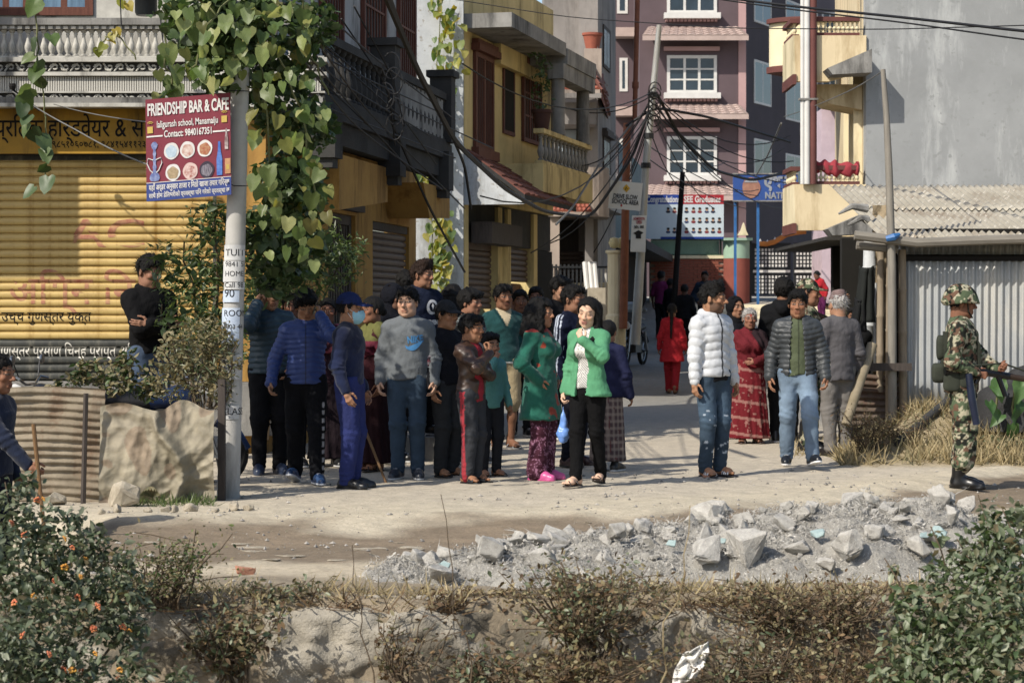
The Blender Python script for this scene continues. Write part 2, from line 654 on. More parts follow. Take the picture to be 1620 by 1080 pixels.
class Fig:
	"""A posed skeleton in the person's own frame, for a height of 1.72 m; facing -Y."""

	def __init__(s, fem=False, fat=1.0, arms=('down', 'down'), feet=None, head=(0, 0, 0), bow=0.0, sit=None, thin=1.0):
		s.fem, s.fat = fem, fat
		sw = 0.142 if fem else 0.163
		sw *= (0.5 + 0.5 * fat)
		s.bow = bow
		B = rotx(bow)

		def lean(p):
			p = np.array(p, float)
			if p[2] > 0.95 and bow:
				q = p - (0, 0, 0.95)
				return B @ q + (0, 0, 0.95)
			return p
		s.lean = lean
		s.hip = [np.array((sd * 0.088, 0.0, 0.926)) for sd in (1, -1)]
		s.sho = [lean((sd * sw, 0.015, 1.372)) for sd in (1, -1)]
		s.pel, s.wai, s.che = np.array((0, 0.0, 0.96)), lean((0, 0.0, 1.10)), lean((0, 0.0, 1.29))
		s.neck0, s.headc = lean((0, 0.025, 1.43)), lean((0, -0.012, 1.60))
		s.Rh = B @ rotz(R(head[0])) @ rotx(R(head[1])) @ roty(R(head[2]))
		s.elb, s.wri, s.hand = [], [], []
		for i, sd in enumerate((1, -1)):
			a = arms[i]
			a = ARM_POSES[a] if isinstance(a, str) else a
			w, pole, pn, fd, curl = a
			w = np.array((w[0] * sd, w[1], w[2]))
			pole = (pole[0] * sd, pole[1], pole[2])
			e, w = ik(s.sho[i], lean(w) if not isinstance(arms[i], str) or True else w, 0.285, 0.25, pole)
			s.elb.append(e)
			s.wri.append(w)
			f = norm(np.array(fd) * (sd, 1, 1)) if fd is not None else norm(norm(w - e) + np.array((0, -0.12, 0)))
			n = np.array((pn[0] * sd, pn[1], pn[2]), float)
			z = norm(-(n - f * (n @ f)))
			x = np.cross(f, z)
			s.hand.append((np.stack([x, f, z], 1), sd, curl))
		feet = feet or ((0.09, 0.0, 12), (-0.09, 0.0, -12))
		s.kne, s.ank, s.footyaw, s.footlift, s.footpit = [], [], [], [], []
		for i in (0, 1):
			ft = tuple(feet[i]) + (0, 0)[:max(0, 5 - len(feet[i]))]
			fx, fy, yw, lift, pit = (tuple(feet[i]) + (0, 0))[:5]
			k, a = ik(s.hip[i], (fx, fy, 0.085 + lift), 0.43, 0.415, (0.25 * math.sin(R(yw)), -1, 0))
			s.kne.append(k)
			s.ank.append(a)
			s.footyaw.append(R(yw))
			s.footlift.append(lift)
			s.footpit.append(R(pit))

	# ---- volumes
	def torso(s, g, o=0.0, k=0.05, lo=0.9):
		ft = s.fat
		w = 0.93 if s.fem else 1.0
		g.cap(s.pel + (0, 0, -0.03), s.wai, 0.148 * (0.6 + 0.4 * ft) * (1.05 if s.fem else 1) + o, 0.132 * w * ft + o, 0.74 + 0.12 * (ft - 1), k, 1, zt=True)
		g.cap(s.wai, s.che, 0.132 * w * ft + o, 0.152 * w * (0.5 + 0.5 * ft) + o, 0.74 + 0.15 * (ft - 1), k, 1, zt=True)
		g.cap(s.che, s.lean((0, 0.01, 1.33)), 0.150 * w * (0.5 + 0.5 * ft) + o, 0.135 * w + o, 0.70, k, 1, zt=True)
		g.cap(s.sho[0] * (0.8, 1, 1) + (0, 0, -0.015), s.sho[1] * (0.8, 1, 1) + (0, 0, -0.015), 0.058 + o * 0.9, 0.058 + o * 0.9, 1, k, 1, zt=True)
		for i in (0, 1):
			g.cap(s.neck0 + (0, 0, 0.012), s.sho[i] + (0, 0, 0.004), 0.045 + o * 0.4, 0.046 + o * 0.7, 1, k, 1, zt=True)
		if s.fem:
			for sd in (1, -1):
				g.ell(s.lean((sd * 0.072, -0.095, 1.255)), (0.066 + o, 0.062 + o, 0.064 + o), 0.04, 1)

	def arm(s, g, i, o=0.0, upto=1.0, k=0.035, fr=1.0):
		pid = 2 + i
		S, E, W = s.sho[i], s.elb[i], s.wri[i]
		th = (0.88 if s.fem else 1.0) * (0.6 + 0.4 * s.fat)
		if upto <= 0.5:
			E2 = S + (E - S) * (upto / 0.5)
			g.cap(S, E2, 0.054 * th + o, 0.048 * th + o * 1.2, 1, k, pid)
			return
		g.cap(S, E, 0.054 * th + o, 0.043 * th + o, 1, k, pid)
		W2 = E + (W - E) * ((upto - 0.5) / 0.5)
		g.cap(E, W2, 0.043 * th + o, 0.029 * th + o * fr, 1, k, pid, t0=0.285)

	def leg(s, g, i, o=0.0, upto=1.0, k=0.04, flare=0.0):
		pid = 4 + i
		ft = 0.7 + 0.3 * s.fat
		H, K, A = s.hip[i], s.kne[i], s.ank[i]
		if upto <= 0.5:
			g.cap(H, H + (K - H) * upto / 0.5, 0.083 * ft + o, (0.083 - 0.028 * upto / 0.5) * ft + o + flare, 1, k, pid)
			return
		g.cap(H, K, 0.083 * ft + o, 0.055 * ft + o, 1, k, pid)
		A2 = K + (A - K) * (upto - 0.5) / 0.5
		g.cap(K, K + (A2 - K) * 0.4, 0.053 * ft + o, 0.052 * ft + o + flare * 0.4, 1, k, pid, t0=0.43)
		g.cap(K + (A2 - K) * 0.4, A2, 0.052 * ft + o + flare * 0.4, 0.037 + o + flare, 1, k, pid, t0=0.6)


def _trouser(s, g, i, o, upto, flare):
	ft, pid = 0.75 + 0.25 * s.fat, 4 + i
	H, K, A = s.hip[i], s.kne[i], s.ank[i]
	if upto <= 0.5:
		u = upto / 0.5
		g.cap(H, H + (K - H) * u, 0.088 * ft + o, (0.088 - 0.016 * u) * ft + o + flare, 1, 0.035, pid)
		return
	g.cap(H, K, 0.088 * ft + o, 0.061 * ft + o, 1, 0.035, pid)
	A2 = K + (A - K) * (upto - 0.5) / 0.5
	g.cap(K, A2, 0.060 * ft + o, 0.046 + o + flare, 1, 0.035, pid, t0=0.43)


Fig.trouser = _trouser


def head_grid(fig, h, big=1.0, beard=False, jaw=1.0, old=False, nose=1.0, child=False):
	g = Grid((-0.105, -0.135, -0.19), (0.105, 0.125, 0.135), h)
	g.ell((0, 0.014, 0.032), (0.074, 0.094, 0.087), 0.0)
	g.ell((0, -0.028, -0.034), (0.058 * jaw, 0.062, 0.079), 0.03)
	g.ell((0, -0.058, -0.096), (0.027 * jaw, 0.026, 0.021), 0.025)
	for sd in (1, -1):
		g.ell((sd * 0.043 * jaw, -0.02, -0.072), (0.018, 0.034, 0.026), 0.03)
		g.ell((sd * 0.043, -0.062, -0.018), (0.019, 0.018, 0.017), 0.02)
		g.ell((sd * 0.031, -0.100, 0.008), (0.019, 0.016, 0.0115), 0.012, carve=True)
		g.ell((sd * 0.031, -0.0755, 0.008), (0.0165, 0.0125, 0.0105), 0.003, pid=7)
		rt = rotz(sd * 0.35)
		g.ell((sd * 0.077, 0.012, -0.004), (0.009, 0.019, 0.031), 0.008, rot=rt, pid=8)
	g.cap((-0.036, -0.083, 0.031), (0.036, -0.083, 0.031), 0.009, 0.009, 1, 0.015)
	n = nose
	g.cap((0, -0.087, 0.014), (0, -0.108 * (0.5 + 0.5 * n), -0.022), 0.008, 0.0125, 1, 0.012)
	for sd in (1, -1):
		g.ell((sd * 0.012, -0.096, -0.0265), (0.009, 0.011, 0.008), 0.008)
	g.cap((-0.018, -0.086, -0.0575), (0.018, -0.086, -0.0575), 0.0065, 0.0065, 1, 0.008, pid=9)
	g.cap((-0.015, -0.085, -0.070), (0.015, -0.085, -0.070), 0.0072, 0.0072, 1, 0.008, pid=9)
	g.ell((0, -0.097, -0.0635), (0.017, 0.008, 0.0016), 0.004, carve=True)
	Rt = fig.Rh.T
	nk = Rt @ (fig.neck0 - fig.headc) / big
	rn = 0.050 if fig.fem else 0.058
	g.cap((0, 0.028, -0.055), nk, rn * (0.75 + 0.25 * fig.fat), rn * 1.08, 1, 0.03)
	return g


def skin_cols(P, ids, skin, st):
	c = np.tile(rgb(skin), (len(P), 1))
	x, y, z = P[:, 0], P[:, 1], P[:, 2]
	v = fbm(P * 45, 3, 2)[:, None]
	c = c * (0.9 + 0.2 * v)
	ruddy = np.exp(-((np.abs(x) - 0.04) / 0.02) ** 2 - ((z + 0.02) / 0.025) ** 2) * (y < -0.03)
	ruddy = np.maximum(ruddy, np.exp(-(x / 0.016) ** 2 - ((z + 0.02) / 0.02) ** 2) * (y < -0.08) * 0.7)
	c = c * (1 - ruddy[:, None] * np.array((0.0, 0.14, 0.18)))
	front = y < -0.045
	dk = np.array((0.012, 0.009, 0.008))

	def paint(m, col, a=1.0):
		m = np.clip(m, 0, 1)[:, None] * a
		return c * (1 - m) + np.array(col) * m
	ax = np.abs(x)
	if st.get('beard'):
		m = ((z < -0.035 - 0.012 * np.cos(ax * 40)) & (y < 0.01) & (z > -0.125)).astype(float)
		c = paint(m * (0.75 + 0.5 * v[:, 0]), dk * 2, st['beard'])
	if st.get('tache'):
		m = (front & (ax < 0.026) & (z < -0.040) & (z > -0.055)).astype(float)
		c = paint(m, dk, st['tache'])
	lipc = rgb(st['lips']) if 'lips' in st else rgb(skin) * (0.72, 0.5, 0.5)
	m = ((ids == 9) & front & (ax < 0.023)).astype(float)
	c = paint(m, lipc, 0.6)
	c = paint((front & (ax < 0.021) & (np.abs(z + 0.0635) < 0.0028)).astype(float), lipc * 0.25)
	brow_z = 0.031 + 0.006 * np.cos((ax - 0.032) * 60)
	m = (front & (ax > 0.012) & (ax < 0.050) & (np.abs(z - brow_z) < st.get('brow', 0.0055))).astype(float)
	c = paint(m, dk if not st.get('grey') else (0.25, 0.24, 0.23), 0.9)
	ex = ax - 0.031
	e = (ex / 0.0155) ** 2 + ((z - 0.008) / (0.0048 if not st.get('shut') else 0.002)) ** 2
	c = paint((front & (e < 1.9)).astype(float), dk * 1.5, 0.85)
	c = paint((front & (e < 0.8)).astype(float), (0.26, 0.23, 0.21))
	gz = st.get('gaze', 0.0)
	c = paint((front & (e < 1.0) & (((x - np.sign(x) * 0.031 - gz) / 0.0066) ** 2 + ((z - 0.008) / 0.007) ** 2 < 1)).astype(float), dk)
	for sd in (1, -1):
		m = np.exp(-((x - sd * 0.007) ** 2 + (z + 0.034) ** 2) / 0.000012) * (y < -0.09)
		c = paint(m, dk * 2, 0.8)
	if st.get('tika'):
		c = paint((front & (ax < 0.009) & (z > 0.035) & (z < 0.07)).astype(float), C('a02018'))
	if st.get('old'):
		w = 0.5 + 0.5 * np.sin(z * 420 + 3 * np.sin(x * 60))
		c = c * (1 - 0.22 * (w ** 4)[:, None] * front[:, None])
	return np.clip(c, 0, 1)


HAIR_COL = {'black': '0d0b0a', 'brown': '2a1a12', 'grey': 'a09c98', 'dark': '15110f'}


def hair_mesh(fig, h, style, col):
	"""Hair as its own volume over the skull, in the head's frame."""
	lo, hi = [-0.14, -0.16, -0.17], [0.14, 0.17, 0.19]
	if style in ('long', 'curly', 'braid'):
		lo, hi = [-0.2, -0.2, -0.5], [0.2, 0.24, 0.2]
	g = Grid(lo, hi, h)
	t = {'short': 0.013, 'crop': 0.007, 'quiff': 0.014, 'mop': 0.022, 'bun': 0.011, 'long': 0.014, 'curly': 0.026, 'braid': 0.010, 'bald': 0.006, 'bob': 0.02}[style]
	g.ell((0, 0.016, 0.036), (0.074 + t, 0.094 + t, 0.087 + t), 0.0, 1)
	if style == 'quiff':
		g.cap((-0.045, -0.05, 0.115), (0.05, -0.045, 0.12), 0.028, 0.03, 1, 0.03, 1)
		g.ell((0, 0.0, 0.115), (0.062, 0.07, 0.03), 0.03, 1)
	if style == 'mop':
		g.cap((-0.055, -0.07, 0.075), (0.055, -0.075, 0.078), 0.028, 0.026, 1, 0.03, 1)
	if style == 'short':
		g.cap((-0.04, -0.066, 0.088), (0.045, -0.064, 0.092), 0.022, 0.02, 1, 0.03, 1)
	x, y, z = [a for a in np.meshgrid(*g.ax, indexing='ij')]
	ax = np.abs(x)
	# hairline: forehead, temples, round the ears, nape
	zl = np.where(y < -0.045, 0.062 - 0.35 * (ax - 0.03).clip(0), np.where(y < 0.0, 0.02 + 0.0 * y, -0.052))
	s = np.clip((y + 0.075) / 0.05, 0, 1)
	zl = 0.066 - 0.18 * (ax > 0.05) * (ax - 0.05) / 0.03 * 0.12
	zl = zl * (1 - s) + 0.014 * s
	s2 = np.clip((y - 0.015) / 0.03, 0, 1)
	zl = zl * (1 - s2) + (-0.062 if style not in ('crop',) else -0.045) * s2
	if style == 'mop':
		zl = np.where(y < -0.05, 0.045 + 0.01 * np.sin(x * 150), zl - 0.012)
	if style == 'bald':
		zl = np.where(y < 0.03, np.where(ax < 0.062, 0.2, 0.02), zl) + 0.0
	if style == 'quiff':
		zl = np.where((ax < 0.06) | (y > 0.05), zl, zl + 0.012)
	if style in ('long', 'curly', 'bun', 'braid'):
		zl = np.where(y > -0.02, zl - 0.04, zl + 0.004)
	if style == 'long':
		zl = np.where(y < -0.02, zl + .020 * np.exp(-(x / .05) ** 2) + .006, zl)
	if style == 'curly':
		zl = np.where(y > -0.055, -0.3, 0.07)
	g.clip((zl - z + 0.03 * (fbm(np.stack([x, y, z], -1) * (80, 80, 25), 8, 2) - 0.5)) * 0.8)
	if style in ('long', 'braid', 'bun'):
		pass
	if style == 'long':
		for sx, r in ((-0.055, 0.036), (-0.02, 0.042), (0.02, 0.042), (0.055, 0.036)):
			g.cap((sx, 0.06, 0.04), (sx * 1.35, 0.092, -0.16), r + 0.01, r, 0.8, 0.03, 1)
			g.cap((sx * 1.35, 0.092, -0.16), (sx * 1.2, 0.115, -0.34), r, 0.022, 0.7, 0.03, 1)
		g.cap((0.076, 0.0, 0.02), (0.084, -0.01, -0.12), 0.022, 0.032, 1, 0.03, 1)
		g.cap((0.084, -0.01, -0.12), (0.088, -0.105, -0.21), 0.032, 0.032, 1, 0.03, 1)
		g.cap((0.088, -0.105, -0.21), (0.08, -0.13, -0.36), 0.032, 0.02, 1, 0.03, 1)
	if style == 'curly':
		for a in np.linspace(-2.3, 2.3, 9):
			cx, cy = 0.085 * math.sin(a), 0.03 + 0.075 * math.cos(a)
			g.cap((cx, cy, 0.02), (cx * 1.45, cy * 1.2 + 0.01, -0.15), 0.045, 0.046, 1, 0.03, 1)
			g.cap((cx * 1.45, cy * 1.2 + 0.01, -0.15), (cx * 1.5, cy * 1.25, -0.24), 0.044, 0.02, 1, 0.03, 1)
	if style == 'bun':
		g.ell((0, 0.115, -0.01), (0.04, 0.034, 0.04), 0.02, 1)
	if style == 'braid':
		g.cap((0, 0.1, -0.03), (0.0, 0.125, -0.2), 0.034, 0.026, 1, 0.02, 1)
		g.cap((0, 0.125, -0.2), (0.01, 0.15, -0.46), 0.026, 0.016, 1, 0.02, 1)
	P = g.P()
	if style == 'curly':
		g.f += ((fbm(P * 34, 5, 2) - 0.5) * 0.040).astype(np.float32)
	elif style in ('long', 'braid', 'bun'):
		g.f += ((fbm(P * (95, 95, 8), 5, 2) - 0.5) * 0.016).astype(np.float32)
	else:
		g.f += ((fbm(P * (85, 85, 45), 5, 2) - 0.5) * 0.032).astype(np.float32)
	V, Q, ids, t = g.mesh()
	c = rgb(HAIR_COL.get(col, col))
	if h < .008:                 # stray locks breaking the outline
		k = rng.integers(0, len(V), 620)
		k = k[(V[k, 1] > -.07) | (V[k, 2] > .05)]
		p = V[k]
		n_ = p - np.array((0, .02, .02))
		n_ /= np.linalg.norm(n_, axis=1)[:, None]
		d_ = n_ * .55 + rng.normal(size=p.shape) * .45 + np.array((0, 0, -.45))
		d_ /= np.linalg.norm(d_, axis=1)[:, None]
		w_ = np.cross(d_, n_) * .0035
		L_ = rng.uniform(.018, .04, (len(p), 1))
		S = np.stack([p - w_, p + w_, p + d_ * L_ + w_ * .15, p + d_ * L_ - w_ * .15], 1).reshape(-1, 3)
		Q = np.concatenate([Q, np.arange(len(S)).reshape(-1, 4) + len(V)])
		V = np.concatenate([V, S])
	cols = c * (0.7 + 0.6 * fbm(V * (120, 120, 20), 9, 2)[:, None])
	return V, Q, cols


def hand_mesh(h, th, curl, skin):
	g = Grid((-0.085, -0.03, -0.09), (0.085, 0.215, 0.04), h)
	x0 = -th
	g.cap((0, -0.012, 0), (0, 0.03, 0), 0.026, 0.030, 1, 0.015, fx=1.0)
	for j, fx in enumerate((0.027, 0.009, -0.009, -0.026)):
		g.cap((0.010 * fx / 0.027, 0.018, -0.003), (fx, 0.088 - 0.006 * abs(j - 1), 0.0), 0.0145, 0.0115, 1, 0.012)
	L = [(0.040, 0.026, 0.022), (0.045, 0.029, 0.024), (0.041, 0.027, 0.023), (0.032, 0.021, 0.02)]
	for j, fx in enumerate((0.027, 0.009, -0.009, -0.026)):
		fx *= th
		p = np.array((fx, 0.086 - 0.006 * abs(j - 1), 0.0))
		a = 0.15 + curl * (0.85 + 0.12 * j)
		spread = fx * 2.2 * (1 - curl)
		r = 0.0098
		for sgl, da in zip(L[j], (0, curl * 1.25 + 0.1, curl * 0.8 + 0.05)):
			a += da
			q = p + sgl * np.array((spread, math.cos(a), -math.sin(a)))
			g.cap(p, q, r, r * 0.93, 1, 0.003)
			p, r = q, r * 0.93
	p = np.array((0.024 * th, 0.012, -0.006))
	for sgl, d, r in ((0.042, (0.75, 0.6, -0.3), 0.0145), (0.032, (0.35 - 0.3 * curl, 0.85, -0.35 - 0.3 * curl), 0.011), (0.026, (0.1 - 0.3 * curl, 0.9, -0.4 - 0.3 * curl), 0.0098)):
		d = norm(np.array(d) * (th, 1, 1))
		q = p + sgl * d
		g.cap(p, q, r, r * 0.9, 1, 0.006)
		p = q
	V, Q, ids, t = g.mesh()
	c = rgb(skin) * (0.92 + 0.16 * fbm(V * 60, 4, 2)[:, None])
	return V, Q, c


def foot_frame(fig, i):
	M = rotz(fig.footyaw[i]) @ rotx(-fig.footpit[i])
	a = fig.ank[i]
	o = a - M @ np.array((0, 0.0, 0.085))
	return M, o


def shoe_grid(h, kind, toe=1.0):
	g = Grid((-0.085, -0.27, -0.01), (0.085, 0.12, 0.36), h)
	if kind == 'foot':
		g.cap((0, 0.035, 0.033), (0, 0.03, 0.11), 0.033, 0.036, 1, 0.03)
		g.cap((0, 0.035, 0.03), (0, -0.10, 0.032), 0.034, 0.030, 1, 0.03)
		g.cap((-0.022, -0.10, 0.026), (0.022, -0.10, 0.026), 0.026, 0.026, 1, 0.02)
		for j, x in enumerate((-0.032, -0.016, 0.0, 0.015, 0.031)):
			g.cap((x * 0.8, -0.115, 0.024), (x, -0.165 + 0.008 * j, 0.020), 0.012, 0.0105 + (0.003 if j == 0 else 0), 1, 0.005)
		g.cap((0, 0.01, 0.075), (0, -0.09, 0.035), 0.034, 0.02, 1, 0.03)
	else:
		g.cap((0, 0.045, 0.038), (0, -0.10, 0.036), 0.041, 0.047, 1, 0.03)
		g.cap((0, -0.10, 0.036), (0, -0.175, 0.028), 0.047, 0.036, 1, 0.02)
		g.cap((0, 0.03, 0.05), (0, 0.02 if kind != 'boot' else 0.0, 0.105 if kind != 'boot' else 0.27), 0.043 if kind != 'boot' else 0.05, 0.042 if kind != 'boot' else 0.066, 1, 0.04)
		g.cap((0, 0.0, 0.085), (0, -0.11, 0.045), 0.036, 0.034, 1, 0.03)
		q = g._sub((-0.1, -0.26, -0.02), (0.1, 0.12, 0.05))
		sl, X, Y, Z = q
		d = np.sqrt((X / 0.047) ** 2 + ((Y + 0.055) / 0.158) ** 4) - 1.0
		d = np.maximum(d * 0.045, Z - 0.022)
		g._put(sl, d + 0 * X + 0 * Y + 0 * Z, 0.004, 11)
	x, y, z = np.meshgrid(*g.ax, indexing='ij')
	g.clip(-z)
	return g


def blend_noise(P, seed, fr, amp):
	return (fbm(P * fr, seed, 2) - 0.5) * 2 * amp


def person(label, x, y, z, h=1.70, yaw=0, fem=False, fat=1.0, skin='9a6b4c', face=None, hair='short', haircol='black',
		   arms=('down', 'down'), feet=None, head=(0, 0, 0), bow=0.0, clothes=(), shoes=('shoe', '222222', 'dddddd'), res=0.012,
		   headsize=1.12, extras=(), group=None, hands=True, lod=0):
	"""A standing figure: one continuous body mesh, hair and each garment as children."""
	face = dict(face or {})
	face.setdefault('jaw', random.uniform(.9, 1.1))
	face.setdefault('nose', random.uniform(.8, 1.15))
	s = h / 1.72
	fig = Fig(fem, fat, arms, feet, head, bow)
	root = empty('person', (x, y, z), label, 'person', group, R(yaw))
	seed = random.randint(0, 9999)
	hr = 0.0052 if lod == 0 else (0.0075 if lod == 1 else 0.012)
	hb = headsize

	def out(name, V, Q, cols, mat):
		me = mesh_np(name, V * s, Q, cols, True, mat=mat)
		return link(name, me, root)

	def tohead(V):
		return (V * hb) @ fig.Rh.T + fig.headc
	# body -----------------------------------------------------
	parts = []
	g = Grid((-0.62, -0.75, -0.02), (0.62, 0.6, 1.56), max(res * 1.5, 0.017))
	pts = np.array(fig.elb + fig.wri + fig.kne + fig.ank + fig.sho)
	lo, hi = pts.min(0) - 0.14, pts.max(0) + 0.14
	lo, hi = np.minimum(lo, (-0.25, -0.25, 0)), np.maximum(hi, (0.25, 0.25, 1.55))
	g = Grid(lo, hi, max(res * 1.5, 0.017))
	fig.torso(g, -0.012)
	for i in (0, 1):
		fig.arm(g, i, -0.003)
		fig.leg(g, i, -0.004)
	g.cap(fig.neck0 - (0, 0, 0.03), fig.headc + fig.Rh @ np.array((0, 0.03, -0.07)), 0.05, 0.046, 1, 0.03)
	V, Q, ids, t = g.mesh()
	parts.append((V, Q, np.tile(rgb(skin) * 0.97, (len(V), 1))))
	g = head_grid(fig, hr, hb, jaw=face.get('jaw', 1.0), nose=face.get('nose', 1.0))
	V, Q, ids, t = g.mesh()
	parts.append((tohead(V), Q, skin_cols(V, ids, skin, face)))
	if hands:
		for i in (0, 1):
			M, sd, curl = fig.hand[i]
			V, Q, c = hand_mesh(0.0055 if lod == 0 else 0.008, sd, curl, skin)
			V = V * (0.86 if fem else 0.92)
			parts.append((V @ M.T + fig.wri[i], Q, c))
	barefoot = shoes and shoes[0] in ('sandal', 'slide')
	if barefoot or not shoes:
		for i in (0, 1):
			V, Q, ids, t = shoe_grid(0.006, 'foot').mesh()
			M, o = foot_frame(fig, i)
			V = V + (0, 0, 0.014 if shoes else 0)
			parts.append((V @ M.T + o, Q, np.tile(rgb(skin), (len(V), 1))))
	n, VV, QQ, CC = 0, [], [], []
	for V, Q, c in parts:
		VV.append(V)
		QQ.append(Q + n)
		CC.append(c)
		n += len(V)
	out('body', np.concatenate(VV), np.concatenate(QQ), np.concatenate(CC), attrmat('skin', 0.62, 220, 0.2, 0.0015, 0.2, var=0.10, nscale=40))
	# hair -----------------------------------------------------
	if hair:
		V, Q, c = hair_mesh(fig, hr * 1.25, hair, haircol)
		out('hair', tohead(V), Q, c, attrmat('hair', 0.65, 190, 1.0, 0.010, 0.22, stretch=(1, 1, 0.15)))
	# clothes --------------------------------------------------
	for k, cl in enumerate(clothes):
		kind = cl['kind']
		o = cl.get('t', 0.012)
		col = cl.get('col', '333333')
		rs = cl.get('res', min(res, .0095) if kind == 'puffer' and lod == 0 else res)
		lo2, hi2 = lo - 0.05, hi + 0.05
		pid_mat = {'nylon': attrmat('padded_nylon', 0.5, 38, 0.5, 0.004, 0.35), 'leather': attrmat('worn_leather', 0.42, 90, 0.45, 0.003, 0.5),
				   'knit': attrmat('knit_wool', 0.95, 20, 0.7, 0.013, 0.1, sheen=0.15, stretch=(1, 1, 0.7)), 'cloth': attrmat('woven_cloth', 0.9, 24, 0.8, 0.014, 0.15, stretch=(1, 1, 0.6)),
				   'denim': attrmat('denim', 0.88, 24, 0.6, 0.010, 0.2, var=0.25, stretch=(1, 1, 0.8), nscale=6)}[cl.get('mat', 'cloth')]
		if kind in ('top', 'puffer'):
			hem = cl.get('hem', 0.90)
			lo2[2] = min(hem, min(fig.wri[0][2], fig.wri[1][2])) - 0.1
			g = Grid(lo2, hi2, rs)
			fig.torso(g, o)
			if hem < 0.93:      # skirt of the garment over the hips
				f = cl.get('flare', 0.0)
				g.cap(fig.pel + (0, 0, 0.02), (0, 0, hem + 0.02), 0.150 * (0.6 + 0.4 * fat) + o, 0.150 * (0.6 + 0.4 * fat) + o + f, 0.76, 0.05, 1, zt=True)
			sl = cl.get('sleeve', 0.97)
			P = g.P()
			if hem > 0:
				g.clip((hem + cl.get('hemwave', 0.006) * np.sin(P[..., 0] * 23 + 1) - P[..., 2]))
			if cl.get('open'):
				w0, w1 = cl['open']
				wz = w0 + (w1 - w0) * np.clip((P[..., 2] - hem) / (1.42 - hem), 0, 1)
				off = cl.get('openx', 0.0)
				cut = np.minimum(wz - np.abs(P[..., 0] - off), -0.02 - P[..., 1])
				g.clip(cut)
			if sl > 0:
				for i in (0, 1):
					fig.arm(g, i, o, sl, fr=cl.get('cuff', 1.0))
			if cl.get('collar'):
				g2f = g.f
				c0, ch, cr = fig.neck0, cl['collar'], cl.get('collar_r', 0.066)
				q = g._sub(c0 - 0.16, c0 + (0.16, 0.16, 0.2))
				sl_, X, Y, Z = q
				rr = np.sqrt((X - c0[0]) ** 2 + ((Y - c0[1] + 0.012) / 1.08) ** 2)
				d = np.abs(rr - cr - 0.10 * np.clip(c0[2] + 0.03 - Z, 0, 1)) - 0.009
				d = np.maximum(d, Z - (c0[2] + ch + cl.get('collar_tilt', 0.35) * (Y - c0[1])))
				d = np.maximum(d, c0[2] - 0.06 - Z)
				if cl.get('open'):
					d = np.maximum(d, np.minimum(cl['open'][1] * 0.6 + 0.02 - np.abs(X), -0.0 - Y))
				g._put(sl_, d + 0 * X + 0 * Y + 0 * Z, 0.012, 6, None)
			if cl.get('hood'):
				c0 = fig.neck0 + (0, 0.075, 0.015)
				g.cap(c0 + (-0.075, -0.04, 0.03), c0 + (0, 0.045, -0.04), 0.036, 0.052, 1, 0.03, 6)
				g.cap(c0 + (0.075, -0.04, 0.03), c0 + (0, 0.045, -0.04), 0.036, 0.052, 1, 0.03, 6)
			if kind == 'puffer':
				pit = cl.get('pitch', 0.062)
				a = cl.get('puff', 0.0115)
				tt = g.t
				f = np.abs(np.sin(np.pi * (tt / pit + 0.22 * np.sin(P[..., 0] * 17 + P[..., 1] * 11 + seed)))) ** 0.6
				g.f -= (a * (f - 0.45)).astype(np.float32) * (g.id != 6)
				g.f += blend_noise(P, seed, 30, 0.005).astype(np.float32)
				g.f += blend_noise(P, seed + 1, 10, 0.009).astype(np.float32)
				if sl > 0:
					g.f = np.where(g.id == 1, np.maximum(g.f, hem - P[..., 2]), g.f).astype(np.float32)
			else:
				am = cl.get('fold', 0.013)
				w = P.copy()
				w[..., 2] = w[..., 2] * 1.7 + 0.45 * np.abs(w[..., 0])
				g.f += blend_noise(w, seed, 11, am).astype(np.float32)
				# creases gather at the elbows and above the hem
				ring = np.sin((g.t - 0.285) * 150 + 4 * P[..., 1] * 10) * np.exp(-((g.t - 0.30) / 0.07) ** 2) * (g.id >= 2) * (g.id <= 3)
				g.f += (ring * am * 0.5).astype(np.float32)
			name = cl.get('name', 'jacket')
		elif kind == 'trousers':
			up = cl.get('upto', 1.0)
			lo2[2], hi2[2] = -0.03 if up > 0.6 else 0.3, cl.get('waist', 1.0) + 0.08
			hi2[:2], lo2[:2] = np.maximum(np.max(fig.kne + fig.ank, 0)[:2] + 0.16, 0.24), np.minimum(np.min(fig.kne + fig.ank, 0)[:2] - 0.16, -0.24)
			g = Grid(lo2, hi2, rs)
			g.cap(fig.pel + (0, 0, -0.03), (0, 0, cl.get('waist', 1.0)), 0.148 * (0.6 + 0.4 * fat) + o * 0.6, 0.138 * fat + o * 0.6, 0.76, 0.04, 1, zt=True)
			for i in (0, 1):
				fig.trouser(g, i, o, up, cl.get('flare', 0.0))
			P = g.P()
			g.clip(P[..., 2] - cl.get('waist', 1.0))
			am = cl.get('fold', 0.011)
			w = P.copy()
			w[..., 2] = w[..., 2] * 1.3 + 0.5 * np.abs(w[..., 0])
			g.f += blend_noise(w, seed + 3, 11, am).astype(np.float32)
			if up > 0.6:
				for kk in (0, 1):
					low = np.clip(1 - (P[..., 2] - 0.06) / 0.22, 0, 1) * (g.id == 4 + kk)
					g.f += (low * np.sin(P[..., 2] * 125 + 5 * np.sin(P[..., 0] * 30) + kk) * am * 0.45).astype(np.float32)
				knee = np.exp(-((P[..., 2] - 0.5) / 0.07) ** 2)
				g.f += (knee * np.sin(P[..., 2] * 110 + P[..., 0] * 40) * am * 0.35).astype(np.float32)
			name = cl.get('name', 'trousers')
		elif kind == 'skirt':
			z0, z1, r0, r1 = cl['waist'], cl['hem'], cl['r'][0], cl['r'][1]
			g = Grid((-0.42, -0.42, z1 - 0.05), (0.42, 0.42, z0 + 0.05), rs)
			X, Y, Z = np.meshgrid(*g.ax, indexing='ij')
